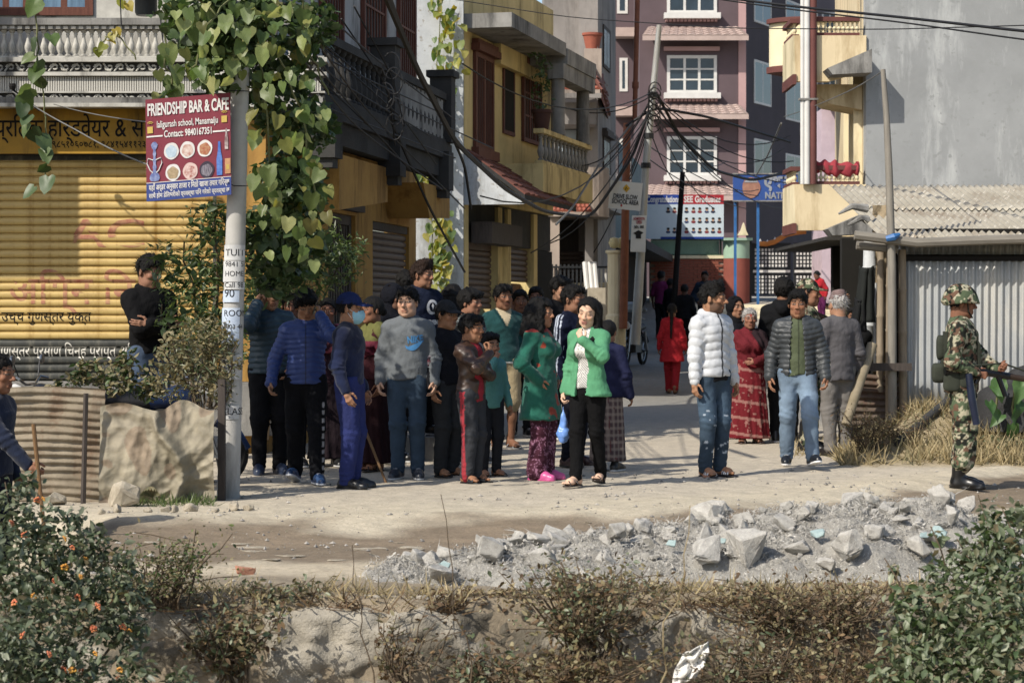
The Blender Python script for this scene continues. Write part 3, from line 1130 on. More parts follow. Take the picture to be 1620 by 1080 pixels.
			tt = np.clip((z0 - Z) / (z0 - z1), 0, 1)
			cx = cl.get('sway', 0.0) * tt ** 2
			fl = cl.get('flat', 0.78)
			th = np.arctan2((Y) / fl, X - cx)
			rr = np.sqrt((X - cx) ** 2 + (Y / fl) ** 2)
			nf = cl.get('pleats', 7)
			am = cl.get('fold', 0.02)
			rad = r0 + (r1 - r0) * tt ** 0.8 + am * tt * (np.sin(nf * th + 2 * np.sin(Z * 4) + seed) * 0.6 + np.sin((nf * 2 + 1) * th + seed * 2 + Z * 5) * 0.4)
			d = np.maximum((rr - rad) * 0.8, np.maximum(Z - z0, z1 - Z))
			g.f = d.astype(np.float32)
			g.t = Z.astype(np.float32)
			g.f += blend_noise(np.stack([X, Y, Z], -1), seed, 12, 0.006).astype(np.float32)
			name = cl.get('name', 'skirt')
		elif kind == 'hood':
			g = Grid(fig.headc - (0.2, 0.22, 0.24), fig.headc + (0.2, 0.22, 0.2), rs)
			P = g.P()
			L = (P - fig.headc) @ fig.Rh
			n0 = np.sqrt((L[..., 0] / 0.108) ** 2 + ((L[..., 1] - 0.02) / 0.128) ** 2 + ((L[..., 2] - 0.02) / 0.132) ** 2)
			d = (n0 - 1) * 0.11
			neck = np.sqrt(L[..., 0] ** 2 + (L[..., 1] - 0.03) ** 2) - 0.092 - 0.3 * np.clip(-L[..., 2] - 0.1, 0, 1)
			neck = np.maximum(neck, np.maximum(L[..., 2] + 0.02, -L[..., 2] - 0.2))
			d = np.minimum(d, neck)
			fo = np.sqrt((L[..., 0] / 0.070) ** 2 + ((L[..., 2] + 0.012) / 0.098) ** 2) - 1
			d = np.maximum(d, -np.maximum(fo * 0.07, L[..., 1] + 0.02))
			inner = np.sqrt((L[..., 0] / 0.092) ** 2 + ((L[..., 1] - 0.02) / 0.112) ** 2 + ((L[..., 2] - 0.02) / 0.118) ** 2) - 1
			g.f = np.maximum(d, -inner * 0.1).astype(np.float32)
			g.f += blend_noise(P, seed, 18, 0.006).astype(np.float32)
			name = cl.get('name', 'hood')
		elif kind == 'shawl':
			# a cloth thrown over the shoulders, falling in folds in front
			g = Grid((-0.36, -0.34, cl.get('hem', 1.0) - 0.05), (0.36, 0.32, 1.56), rs)
			fig.torso(g, o + 0.012)
			for i in (0, 1):
				fig.arm(g, i, o + 0.008, 0.45)
			P = g.P()
			x_, y_, z_ = P[..., 0], P[..., 1], P[..., 2]
			hem = cl.get('hem', 1.05)
			g.clip(hem + 0.5 * x_ * cl.get('slant', 0.0) - z_)
			rn = np.sqrt(x_ ** 2 + (y_ - 0.01) ** 2)
			g.clip(np.minimum(0.062 - rn, z_ - 1.40) * 1.0)
			g.f += (np.sin((x_ * cl.get('dir', 0.8) + z_ * 0.5) * 85 + 6 * fbm(P * 6, seed, 2)) * 0.008).astype(np.float32)
			g.f += blend_noise(P, seed, 14, 0.008).astype(np.float32)
			name = cl.get('name', 'shawl')
		V, Q, ids, t = g.mesh()
		if not len(V):
			continue
		if callable(col):
			cols = col(V, ids, t)
		else:
			cols = np.tile(rgb(col), (len(V), 1))
		cols = cols * (0.93 + 0.14 * fbm(V * 9, seed, 2)[:, None])
		out(name, V, Q, cols, pid_mat)
	# shoes ----------------------------------------------------
	if shoes:
		for i in (0, 1):
			M, o = foot_frame(fig, i)
			if shoes[0] in ('shoe', 'boot'):
				V, Q, ids, t = shoe_grid(0.0065 if lod == 0 else 0.01, shoes[0]).mesh()
				c = np.tile(rgb(shoes[1]), (len(V), 1))
				c[V[:, 2] < 0.018] = rgb(shoes[2])
				if shoes[0] == 'shoe':
					lace = (np.abs(V[:, 0]) < 0.022) & (V[:, 1] < -0.02) & (V[:, 1] > -0.11) & (V[:, 2] > 0.05) & (np.sin(V[:, 1] * 330) > 0.2)
					c[lace] = rgb(shoes[3] if len(shoes) > 3 else shoes[2])
				else:
					lace = (np.abs(V[:, 0]) < 0.02) & (V[:, 1] < 0.0) & (V[:, 2] > 0.08) & (np.sin(V[:, 2] * 300) > 0.3)
					c[lace] = rgb('2a2a2c')
				out('shoe' if shoes[0] == 'shoe' else 'boot', V @ M.T + o, Q, c, attrmat('shoe_leather', 0.35 if shoes[0] == 'boot' else 0.6, 150, 0.3, 0.002, 0.5))
			else:
				g = Grid((-0.07, -0.21, -0.008), (0.07, 0.1, 0.09), 0.0062)
				X, Y, Z = np.meshgrid(*g.ax, indexing='ij')
				d = (np.sqrt((X / 0.046) ** 2 + ((Y + 0.055) / 0.14) ** 4) - 1) * 0.045
				g.f = np.maximum(d, np.maximum(Z - 0.015, -Z)).astype(np.float32)
				if shoes[0] == 'slide':
					rr = np.sqrt((X / 1.05) ** 2 + (Z - 0.012) ** 2)
					st = np.maximum(np.abs(rr - 0.048) - 0.005, np.maximum(np.abs(Y + 0.085 + 0.2 * (0.05 - Z)) - 0.036, -Z))
					g.f = np.minimum(g.f, st)
				else:
					rr = np.sqrt((X / 1.0) ** 2 + (Z - 0.008) ** 2)
					for yy, sl2, w in ((-0.125, 0.6, 0.007), (-0.075, -0.9, 0.007), (-0.02, 0.5, 0.008)):
						st = np.maximum(np.abs(rr - 0.044 - max(0, yy + 0.06) * 0.25) - 0.005, np.maximum(np.abs(Y - yy + sl2 * X) - w, -Z))
						g.f = np.minimum(g.f, st)
				V, Q, ids, t = g.mesh()
				c = np.tile(rgb(shoes[1]), (len(V), 1))
				if len(shoes) > 2 and shoes[2]:
					c[(V[:, 2] > 0.02) & (np.sin(V[:, 1] * 300) > 0.1)] = rgb(shoes[2])
				out('sandal', V @ M.T + o, Q, c, attrmat('shoe_leather'))
	fig.root, fig.s, fig.hb, fig.tohead, fig.out = root, s, hb, tohead, out
	# hats, masks and other worn things in the head's frame ------
	for e in extras:
		e(fig, hr)
	return fig


def to_world(fig, p):
	"""A point of the figure's own frame in the world."""
	r = fig.root
	q = rotz(r.rotation_euler[2]) @ (np.array(p) * fig.s)
	return Vector(q) + r.location


def cap_hat(col, brim=None, camo=False, brimlen=0.07):
	def f(fig, hr):
		g = Grid((-0.12, -0.21, 0.0), (0.12, 0.14, 0.17), hr * 1.1)
		g.ell((0, 0.016, 0.045), (0.087, 0.107, 0.098), 0)
		X, Y, Z = np.meshgrid(*g.ax, indexing='ij')
		g.clip(0.042 + 0.1 * (-0.02 - Y).clip(0) * 0.2 - Z)
		b = np.maximum((np.sqrt((X / 0.072) ** 2 + ((Y + 0.085) / (brimlen + 0.03)) ** 2) - 1) * 0.07, np.abs(Z - 0.052 - 0.25 * (Y + 0.09) - 1.5 * -X * X * 3.0) - 0.0045)
		b = np.maximum(b, Y + 0.03)
		g._put((slice(None),) * 3, b, 0.006, 2)
		V, Q, ids, t = g.mesh()
		c = np.tile(rgb(col), (len(V), 1)) if not camo else camo_col(V, ids, t)
		if brim:
			c[ids == 2] = rgb(brim)
		fig.out('cap', fig.tohead(V), Q, c, attrmat('woven_cloth'))
	return f


def topi_hat(col):
	def f(fig, hr):
		g = Grid((-0.12, -0.14, 0.0), (0.12, 0.15, 0.18), hr * 1.2)
		g.cap((0, 0.012, 0.06), (0, 0.018, 0.105), 0.082, 0.066, 1.22, 0.02)
		X, Y, Z = np.meshgrid(*g.ax, indexing='ij')
		g.clip(0.055 - Z)
		g.clip(Z - 0.135 - 0.25 * Y)
		V, Q, ids, t = g.mesh()
		c = np.tile(rgb(col), (len(V), 1)) * (0.8 + 0.4 * fbm(V * 70, 2, 2)[:, None])
		fig.out('cap', fig.tohead(V), Q, c, attrmat('woven_cloth'))
	return f


def helmet(fig, hr):
	g = Grid((-0.17, -0.2, -0.06), (0.17, 0.2, 0.21), hr * 1.2)
	g.ell((0, 0.018, 0.036), (0.120, 0.140, 0.128), 0)
	g.ell((0, 0.016, 0.012), (0.124, 0.150, 0.024), 0.04)
	X, Y, Z = np.meshgrid(*g.ax, indexing='ij')
	g.clip(0.008 - 0.22 * Y * (Y > 0) - Z)
	g.ell((0, 0.012, 0.025), (0.095, 0.112, 0.095), 0.01, carve=True)
	g.f += blend_noise(g.P(), 3, 25, 0.004).astype(np.float32)
	V, Q, ids, t = g.mesh()
	fig.out('helmet', fig.tohead(V), Q, camo_col(V * 0.8, ids, t), attrmat('woven_cloth'))
	st = MB()
	st.tube([(0.082, -0.03, 0.02), (0.074, -0.045, -0.06), (0.03, -0.085, -0.105), (-0.03, -0.085, -0.105), (-0.074, -0.045, -0.06), (-0.082, -0.03, 0.02)], 0.006, 6)
	V = np.array([tuple(v) for v in st.v])
	me = bpy.data.meshes.new('chin_strap')
	me.from_pydata([tuple(v) for v in fig.tohead(V) * fig.s], [], st.f)
	me.materials.append(surf('webbing', '20221a'))
	link('chin_strap', me, fig.root)


def face_mask(fig, hr):
	g = Grid((-0.09, -0.14, -0.14), (0.09, 0.03, 0.02), 0.005)
	g.ell((0, -0.036, -0.042), (0.066, 0.082, 0.082), 0)
	X, Y, Z = np.meshgrid(*g.ax, indexing='ij')
	g.clip(np.maximum(Z + 0.006 + 0.12 * np.abs(X), -0.118 - Z))
	g.clip(Y + 0.035)
	g.ell((0, -0.034, -0.04), (0.060, 0.074, 0.077), 0.0, carve=True)
	V, Q, ids, t = g.mesh()
	c = np.tile(rgb('7fb4cc'), (len(V), 1)) * (0.94 + 0.12 * (np.sin(V[:, 2] * 420) > 0)[:, None])
	fig.out('face_mask', fig.tohead(V), Q, c, attrmat('woven_cloth'))
	st = MB()
	for sd in (1, -1):
		st.tube([(sd * 0.055, -0.04, -0.02), (sd * 0.078, 0.0, 0.012), (sd * 0.078, 0.024, -0.005)], 0.0022, 5)
		st.tube([(sd * 0.055, -0.04, -0.09), (sd * 0.072, 0.0, -0.03), (sd * 0.078, 0.024, -0.005)], 0.0022, 5)
	me = bpy.data.meshes.new('mask_loop')
	me.from_pydata([tuple(v) for v in fig.tohead(np.array([tuple(v) for v in st.v])) * fig.s], [], st.f)
	me.materials.append(surf('white_elastic', 'd8d8d4'))
	link('mask_loop', me, fig.root)


# ---- dyed patterns (colour by position on the garment)
def camo_col(V, ids, t):
	a = fbm(V * (24, 24, 30), 31, 3)
	b = fbm(V * (26, 26, 32) + 7, 57, 3)
	c2 = fbm(V * (32, 32, 38) + 3, 91, 3)
	c = np.tile(rgb('989278'), (len(V), 1))
	c[a > 0.48] = rgb('45533a')
	c[b > 0.57] = rgb('5f4434')
	c[c2 > 0.58] = rgb('1c1f1a')
	return c


def zip_col(base, zipc='15161a', x0=0.0, w=0.007, z0=0.0, z1=9, lower=None, lowz=None):
	def f(V, ids, t):
		c = np.tile(rgb(base), (len(V), 1))
		m = (np.abs(V[:, 0] - x0) < w) & (V[:, 1] < 0) & (V[:, 2] > z0) & (V[:, 2] < z1) & ((ids == 1) | (ids == 6))
		c[m] = rgb(zipc)
		return c
	return f


def plaid(a, b, c3, sc=30):
	def f(V, ids, t):
		c = np.tile(rgb(a), (len(V), 1))
		u = np.sin(V[:, 0] * sc * 3 + V[:, 1] * sc * 3) > 0.3
		w = np.sin(V[:, 2] * sc * 3) > 0.3
		c[u] = 0.5 * c[u] + 0.5 * rgb(b)
		c[w] = 0.5 * c[w] + 0.5 * rgb(b)
		m = (np.abs(np.sin(V[:, 2] * sc * 1.5)) < 0.12) | (np.abs(np.sin((V[:, 0] + V[:, 1]) * sc * 1.5)) < 0.12)
		c[m] = rgb(c3)
		return c
	return f
# ---------------------------------------------------------------- ground
def sst(a, b, x):
	t = np.clip((x - a) / (b - a), 0, 1)
	return t * t * (3 - 2 * t)


def yard_edge(y):
	return -2.34 - 0.16 * np.maximum(y - 16.8, 0)


def front_edge(x):
	return 10.93 + 0.05 * np.sin(x * 2.1) + 0.04 * np.sin(x * 5.3 + 1)


def gz(x, y, rough=True):
	x, y = np.asarray(x, float), np.asarray(y, float)
	z = np.interp(y, [38, 47, 56, 63, 70], [0, 0.3, 0.9, 1.85, 1.95])
	bank = np.minimum(sst(20.1, 22.4, y), sst(3.0, 4.0, x - 0.2 * (y - 20))) * sst(30, 26, y)
	z = z + 0.48 * bank * (y < 40)
	dip = sst(-2.75, -3.5, x) * sst(15.6, 14.6, y) * sst(10.5, 11.5, y)
	z = z - 0.45 * dip
	if rough:
		P = np.stack([x, y, 0 * x], -1)
		near = (y < 30) * 1.0
		z = z + near * (0.045 * (fbm(P * 0.9, 4, 2) - 0.5) + 0.022 * (fbm(P * 6, 8, 3) - 0.5))
		yb = 13.8 + 0.12 * (x + 0.5) + 0.16 * (x + 0.5) ** 2 * (x > -0.5)
		z = z - near * 0.05 * np.exp(-((y - yb) / 0.9) ** 2)
		z = z + near * 0.035 * np.exp(-((y - yb - 1.5) / 0.35) ** 2) * (y < 20)
		z = z + near * 0.05 * sst(12.2, 11.0, y) * fbm(P * 3, 12, 3)
	fe = front_edge(x)
	z = z - sst(0.10, 0.45, fe - y) * 2.6
	return z


def build_ground():
	xs = np.concatenate([[-600, -200, -80, -40, -20, -12, -8], np.arange(-6, 6.5, 0.036), [8, 12, 20, 40, 80, 200, 600]])
	ys = np.concatenate([[-120, -40, -10, 0, 5, 8, 9.6], np.arange(10.3, 21.6, 0.036), np.arange(21.7, 40, 0.25), np.arange(40, 72, 1.0), [80, 100, 150, 300, 800]])
	X, Y = np.meshgrid(xs, ys, indexing='ij')
	Z = gz(X, Y)
	V = np.stack([X, Y, Z], -1).reshape(-1, 3)
	n, m = len(xs), len(ys)
	I = np.arange(n * m).reshape(n, m)
	Q = np.stack([I[:-1, :-1], I[1:, :-1], I[1:, 1:], I[:-1, 1:]], -1).reshape(-1, 4)
	x, y = V[:, 0], V[:, 1]
	P = V * (1, 1, 0)
	yb = 13.8 + 0.12 * (x + 0.5) + 0.16 * (x + 0.5) ** 2 * (x > -0.5)
	wob = (fbm(P * 1.1, 21, 3) - 0.5)
	c = np.tile(rgb('b6aa95'), (len(V), 1))

	def put(m, col):
		nonlocal c
		m = np.clip(m, 0, 1)[:, None]
		c = c * (1 - m) + rgb(col) * m
	d = y - yb + wob * 1.1
	put(sst(3.2, 1.6, d), 'bdb096')
	put(sst(1.3, 0.7, np.abs(d) + 0.5 * (fbm(P * 2.7, 23, 3) - 0.5)), '80705b')
	put(sst(0.5, 0.0, np.abs(d - 0.4)) * sst(0.42, 0.6, fbm(P * (1.2, 5, 1), 33, 3)), '8a7861')
	put(sst(-0.9, -1.2, d), 'b8a98e')
	put(sst(11.9, 11.3, y + wob), '8a7c66')
	put(sst(24, 30, y), '84817a')
	put(sst(16.7, 16.9, y) * sst(0.0, 0.2, yard_edge(y) - x), '6f6250')
	put(sst(-2.6, -3.2, x) * sst(15.4, 14.2, y), '6f6450')
	bank = np.minimum(sst(20.0, 20.5, y), sst(2.95, 3.2, x - 0.2 * (y - 20))) * (y < 40)
	put(bank, '9b8a68')
	put((y > 50) * 1.0, 'a09a8e')
	m, nt, b = newmat('dusty_ground')
	a = nd(nt, 'ShaderNodeAttribute', attribute_name='Col')
	v = ramp(nt, noise(nt, 5, 8, 0.75), [(0.28, (0.72,) * 3), (0.55, (1.0,) * 3), (0.8, (1.22, 1.2, 1.16))])
	col = mixc(nt, 1.0, a.outputs[0], v, 'MULTIPLY')
	v2 = ramp(nt, noise(nt, 38, 5, 0.8), [(0.3, (0.70,) * 3), (0.5, (1.0,) * 3), (0.75, (1.18,) * 3)])
	col = mixc(nt, 1.0, col, v2, 'MULTIPLY')
	tc = nd(nt, 'ShaderNodeTexCoord')
	vo = nd(nt, 'ShaderNodeTexVoronoi', i_Scale=34.0)
	nt.links.new(tc.outputs['Object'], vo.inputs['Vector'])
	peb = ramp(nt, vo.outputs['Distance'], [(0.10, (1, 1, 1)), (0.2, (0, 0, 0))])
	sel = ramp(nt, noise(nt, 9, 3), [(0.52, (0, 0, 0)), (0.62, (1, 1, 1))])
	pm = mixc(nt, 1.0, peb, sel, 'MULTIPLY')
	pc = mixc(nt, 0.5, vo.outputs['Color'], C('b5aa98'))
	pc = mixc(nt, 0.7, pc, C('a89c88'))
	col = mixc(nt, pm, col, pc)
	nt.links.new(col, b.inputs['Base Color'])
	b.inputs['Roughness'].default_value = 0.95
	b.inputs['Specular IOR Level'].default_value = 0.15
	h = mixc(nt, 0.5, noise(nt, 26, 8, 0.75), pm, 'ADD')
	bump(nt, b, h, 0.7, 0.02)
	o = link('ground', mesh_np('ground', V, Q, c, True, mat=m))
	tag(o, 'dusty unpaved road and lane with a damp brown strip along it', None, None, 'structure')


build_ground()


def chunk_mesh(name, seed, n=16, flat=0.7, mat=None, jag=0.12, box=True):
	"""Broken lump: the hull of scattered points, so faces are planar and edges sharp."""
	r = random.Random(seed)
	bm = bmesh.new()
	for i in range(n):
		if box and r.random() < 0.7:
			p = [r.choice((-1, 1)) * (0.5 - r.random() * jag * 2) for _ in range(3)]
		else:
			p = [r.gauss(0, 1) for _ in range(3)]
			L = math.sqrt(sum(q * q for q in p))
			p = [q / L * 0.52 for q in p]
		bm.verts.new((p[0], p[1] * (0.6 + 0.4 * r.random()), p[2] * flat))
	g = bmesh.ops.convex_hull(bm, input=bm.verts)
	for v in [v for v in bm.verts if not v.link_faces]:
		bm.verts.remove(v)
	bmesh.ops.bevel(bm, geom=bm.edges[:], offset=0.035, segments=1, affect='EDGES')
	bmesh.ops.triangulate(bm, faces=bm.faces)
	bmesh.ops.subdivide_edges(bm, edges=[e for e in bm.edges if e.calc_length() > 0.3], cuts=1)
	for v in bm.verts:
		v.co += v.normal * (mnoise.noise(v.co * 6 + Vector((seed, 0, 0))) * 0.05) if v.normal.length else Vector((0, 0, 0))
	me = bpy.data.meshes.new(name)
	bm.normal_update()
	bm.to_mesh(me)
	bm.free()
	if mat:
		me.materials.append(mat)
	return me


M_CONC = surf('broken_concrete', 'a9a59b', '86827a', 9, 0.95, 38, 1.0, 0.03, spots='d2cdc3')
M_CHUNK = surf('concrete_lump', 'b5b1a8', '8f8b83', 4, 0.95, 22, 0.6, 0.02, spots='c6c2b9')
M_STONE = surf('field_stone', 'b3a791', '8f8470', 5, 0.92, 40, 0.6, 0.015)
M_BRICK = surf('broken_brick', 'a35d42', 'b98a6c', 8, 0.95, 60, 0.5, 0.01)


# ---------------------------------------------------------------- the masonry bank at the bottom of the picture
def build_wall():
	xs = np.arange(-6, 6.5, 0.03)
	zs = np.arange(-1.3, 0.03, 0.022)
	X, Z = np.meshgrid(xs, zs, indexing='ij')
	P = np.stack([X, 0 * X, Z], -1)
	n1 = fbm(P * (2.2, 1, 3.2), 3, 3)
	n2 = fbm(P * 11, 5, 3)
	st = np.abs(vnoise(P * (5, 1, 7), 9) - 0.5)
	n3 = fbm(P * 34, 6, 3)
	pit = sst(0.60, 0.72, fbm(P * (7, 1, 9), 17, 3))
	Y = front_edge(X) - 0.16 - 0.10 * (n1 - 0.5) - 0.08 * (n2 - 0.5) - 0.06 * (n3 - 0.5) - 0.012 * sst(0.01, 0.06, st) + 0.05 * pit + 0.06 * Z
	Y = Y + 0.22 * sst(-0.10, 0.03, Z) ** 2
	Zt = Z + 0.03 * (n2 - 0.5)
	V = np.stack([X, Y, Zt], -1).reshape(-1, 3)
	n, m = X.shape
	I = np.arange(n * m).reshape(n, m)
	Q = np.stack([I[:-1, :-1], I[1:, :-1], I[1:, 1:], I[:-1, 1:]], -1).reshape(-1, 4)
	pl = sst(0.42, 0.55, n1).reshape(-1)[:, None]
	c = rgb('625b4e') * (1 - pl) + rgb('918a7c') * pl
	c = c * (0.75 + 0.5 * fbm(V * 16, 14, 3)[:, None])
	o = link('retaining_wall', mesh_np('retaining_wall', V, Q, c, True, mat=attrmat('crumbling_plaster', 0.95, 70, 0.8, 0.012, 0.15, var=0.25, nscale=14)))
	tag(o, 'crumbling plastered masonry bank wall below the road edge', 'wall')


build_wall()


# ---------------------------------------------------------------- heap of broken concrete
def heap_h(x, y):
	"""Height of the rubble heap above the road."""
	top = np.interp(x, [-0.82, -0.45, 0.0, 0.6, 1.2, 1.9, 2.45, 2.9, 3.25], [0.0, 0.07, 0.13, 0.20, 0.27, 0.33, 0.37, 0.22, 0.0])
	yc = 11.95 + 0.12 * x
	w = np.interp(x, [-0.85, 0, 2, 3.3], [0.3, 0.62, 0.85, 0.6])
	return top * np.clip(1 - ((y - yc) / w) ** 2, 0, 1) ** 0.8


def core_z(x, y):
	P = np.stack([x, y, 0 * x], -1)
	h = heap_h(x, y)
	return gz(x, y) + h * .92 + (h > 0.004) * (0.15 * (fbm(P * 6, 41, 3) - 0.5) + 0.07 * (fbm(P * 22, 42, 2) - 0.5)) - 0.03 * (h <= 0.004)


def core1(x, y):
	return float(core_z(np.array([x]), np.array([y]))[0])


def build_heap():
	xs, ys = np.arange(-1.3, 3.4, 0.03), np.arange(10.9, 13.4, 0.03)
	X, Y = np.meshgrid(xs, ys, indexing='ij')
	Z = core_z(X, Y)
	V = np.stack([X, Y, Z], -1).reshape(-1, 3)
	n, m = X.shape
	I = np.arange(n * m).reshape(n, m)
	Q = np.stack([I[:-1, :-1], I[1:, :-1], I[1:, 1:], I[:-1, 1:]], -1).reshape(-1, 4)
	o = link('rubble_core', mesh_np('rubble_core', V, Q, None, True, mat=M_CONC))
	tag(o, 'dusty mass of crushed concrete under the rubble heap', None, None, 'stuff')
	# crumbs too small to count
	# loose gravel and crumbs of earth over the road
	v0 = np.array([(1, 0, 0), (-1, 0, 0), (0, 1, 0), (0, -1, 0), (0, 0, .8), (0, 0, -.5)]) * .5
	f0 = np.array([(0, 2, 4), (2, 1, 4), (1, 3, 4), (3, 0, 4), (2, 0, 5), (1, 2, 5), (3, 1, 5), (0, 3, 5)])
	n = 5200
	gy = 11.2 + 8.5 * rng.random(n) ** 1.3
	gx = rng.uniform(-1, 1, n) * gy * .25
	keep = fbm(np.stack([gx * 1.3, gy * 1.3, 0 * gx], -1), 19, 3) > rng.uniform(.35, .62, n)
	gx, gy = gx[keep], gy[keep]
	sz = .008 + .035 * rng.random(len(gx)) ** 4
	VV = v0[None] * sz[:, None, None] * rng.uniform(.6, 1.4, (len(gx), 1, 3)) + np.stack([gx, gy, gz(gx, gy) + sz * .1], -1)[:, None]
	FF = f0[None] + (np.arange(len(gx)) * 6)[:, None, None]
	o = link('road_gravel', mesh_np('road_gravel', VV.reshape(-1, 3), FF.reshape(-1, 3), np.repeat(rng.uniform(.12, .36, (len(gx), 1)) * np.array((1, .94, .85)), 6, 0), False, mat=attrmat('gravel_stone', .95)))
	tag(o, 'loose gravel and crumbs of earth strewn over the road', None, None, 'stuff')
	base = [chunk_mesh('crumb', 900 + k, 9, 0.8) for k in range(5)]
	arr = []
	for me in base:
		v = np.array([tuple(q.co) for q in me.vertices])
		f = np.array([tuple(p.vertices) for p in me.polygons if len(p.vertices) == 3])
		arr.append((v, f))
		bpy.data.meshes.remove(me)
	VV, FF, n = [], [], 0
	for k in range(8400):
		x = rng.uniform(-.85, 3.3)
		y = 11.95 + 0.12 * x + rng.normal(0, 0.45)
		if y < 11.1:
			continue
		h = float(heap_h(x, y))
		if h < 0.01 and rng.random() > 0.25:
			continue
		s = 0.010 + 0.042 * rng.random() ** 2.2 if k < 6200 else .03 + .08 * rng.random() ** 1.7
		v, f = arr[k % 5]
		a = rng.uniform(0, 6.28)
		v2 = (v * s) @ rotz(a).T @ rotx(rng.uniform(0, 6)).T + (x, y, core1(x, y) + s * 0.25)
		VV.append(v2)
		FF.append(f + n)
		n += len(v)
	o = link('rubble_crumbs', mesh_np('rubble_crumbs', np.concatenate(VV), np.concatenate(FF), None, False, mat=M_CHUNK))
	tag(o, 'small crumbs of broken concrete scattered over the heap', None, None, 'stuff')
	var = [chunk_mesh('concrete_chunk', 50 + k, 12 + k % 6, (0.75, 0.45, 0.9, 0.6)[k % 4], M_CHUNK) for k in range(14)]
	m_teal = surf('painted_plaster', '7d9696', '94a6a4', 8, 0.8, 60, 0.3, 0.006)
	tv = [chunk_mesh('painted_chunk', 150 + k, 12, 0.4, m_teal) for k in range(3)]
	big = [(1118, 812, .40, 0), (1035, 880, .10, 1), (1185, 862, .34, 2), (1120, 890, .30, 3), (1340, 885, .33, 4), (1450, 800, .34, 5), (1290, 812, .24, 6),
		   (1240, 828, .22, 7), (1215, 822, .16, 8), (885, 858, .22, 9), (775, 880, .24, 10), (700, 908, .26, 11), (640, 905, .16, 12), (600, 918, .14, 13),
		   (1310, 910, .17, 0), (1385, 850, .18, 4), (1420, 835, .20, 6), (1060, 838, .17, 3), (960, 860, .15, 7), (850, 880, .18, 12), (920, 850, .16, 5),
		   (1500, 815, .20, 9), (1530, 838, .17, 2), (1475, 850, .24, 1), (1260, 870, .2, 11), (1150, 835, .14, 8)]
	k = 0
	for px, py, s, v in big:
		s *= 0.72
		d = 12.0
		for _ in range(6):
			x = (px - 810) / F * d
			z = HC - (py - HY) / F * d
			d = d + 0.0
		# depth on the heap where this pixel row meets the surface
		ds = np.arange(11.0, 13.2, 0.05)
		xx = (px - 810) / F * ds
		hh = gz(xx, ds, False) + heap_h(xx, ds)
		row = HY + (HC - hh) / ds * F
		i = int(np.argmin(np.abs(row - py - s * 60)))
		d, x, z = ds[i], xx[i], hh[i]
		o = link('concrete_chunk', var[v], None, loc=(x, d, core1(x, d) + s * 0.3))
		o.rotation_euler = (rng.uniform(-.5, .5), rng.uniform(-.5, .5), rng.uniform(0, 6.3))
		o.scale = (s, s * rng.uniform(.7, 1), s * rng.uniform(.65, 1))
		tag(o, 'jagged grey lump of broken concrete in the roadside rubble heap', 'rubble', 'broken concrete in the rubble heap')
		k += 1
	while k < 262:
		x = rng.uniform(-.85, 3.25)
		y = 11.9 + 0.12 * x + rng.normal(0, 0.36)
		if y < 11.12:
			continue
		h = float(heap_h(x, y))
		if h < 0.02 and rng.random() > 0.12:
			continue
		s = 0.04 + 0.12 * rng.random() ** 2.0
		o = link('concrete_chunk', var[k % 14], None, loc=(x, y, core1(x, y) + s * rng.uniform(.15, .4)))
		o.rotation_euler = (rng.uniform(-.9, .9), rng.uniform(-.9, .9), rng.uniform(0, 6.3))
		o.scale = (s, s * rng.uniform(.6, 1), s * rng.uniform(.6, 1))
		tag(o, 'jagged grey lump of broken concrete in the roadside rubble heap', 'rubble', 'broken concrete in the rubble heap')
		k += 1
	for j, (px, py, s) in enumerate((a_, b_, c_ * .62) for a_, b_, c_ in [(705, 900, .10), (1290, 905, .13), (1480, 865, .16), (1455, 830, .09), (1140, 852, .07), (1112, 900, .07), (1060, 945, .10), (850, 873, .06)]):
		d = 11.7
		x = (px - 810) / F * d
		z = float(gz(x, d, False) + heap_h(x, d))
		o = link('painted_chunk', tv[j % 3], None, loc=(x, d - 0.1, z + s * 0.35))
		o.rotation_euler = (rng.uniform(.3, 1.1), rng.uniform(-.4, .4), rng.uniform(-.5, .5))
		o.scale = (s, s, s)
		tag(o, 'pale turquoise painted piece of broken plaster in the heap', 'rubble', 'painted plaster pieces in the heap')
	# stones by the fence and lying in the road
	sv = [chunk_mesh('stone', 250 + q, 13, 0.6, M_STONE, 0.3, False) for q in range(5)]
	for px, py, w, hh in [(192, 800, .30, .24), (185, 812, .12, .08), (90, 800, .22, .12), (128, 817, .10, .05), (235, 817, .08, .05), (262, 815, .10, .06), (275, 812, .08, .07), (300, 808, .14, .08),
						  (340, 812, .09, .04), (372, 806, .18, .09), (392, 806, .10, .06), (320, 790, .10, .05), (345, 790, .08, .05), (160, 815, .07, .05)]:
		d = 4961 / (py - HY)
		x = (px - 810) / F * d
		o = link('stone', sv[len(sv) % 5 if px == 192 else (px % 5)], None, loc=(x, d, float(gz(x, d)) + hh * 0.35))
		o.rotation_euler = (rng.uniform(-.2, .2), rng.uniform(-.2, .2), rng.uniform(0, 6.3))
		o.scale = (w, w * 0.8, hh / 0.6)
		if px == 192:
			tag(o, 'large pale boulder against the foot of the sacking fence', 'rock')
		else:
			tag(o, 'small pale stone lying below the tin and sacking fence', 'stone', 'stones below the fence')
	fm = [chunk_mesh('flat_stone', 350 + q, 13, 0.22, M_STONE, 0.3, False) for q in range(5)]
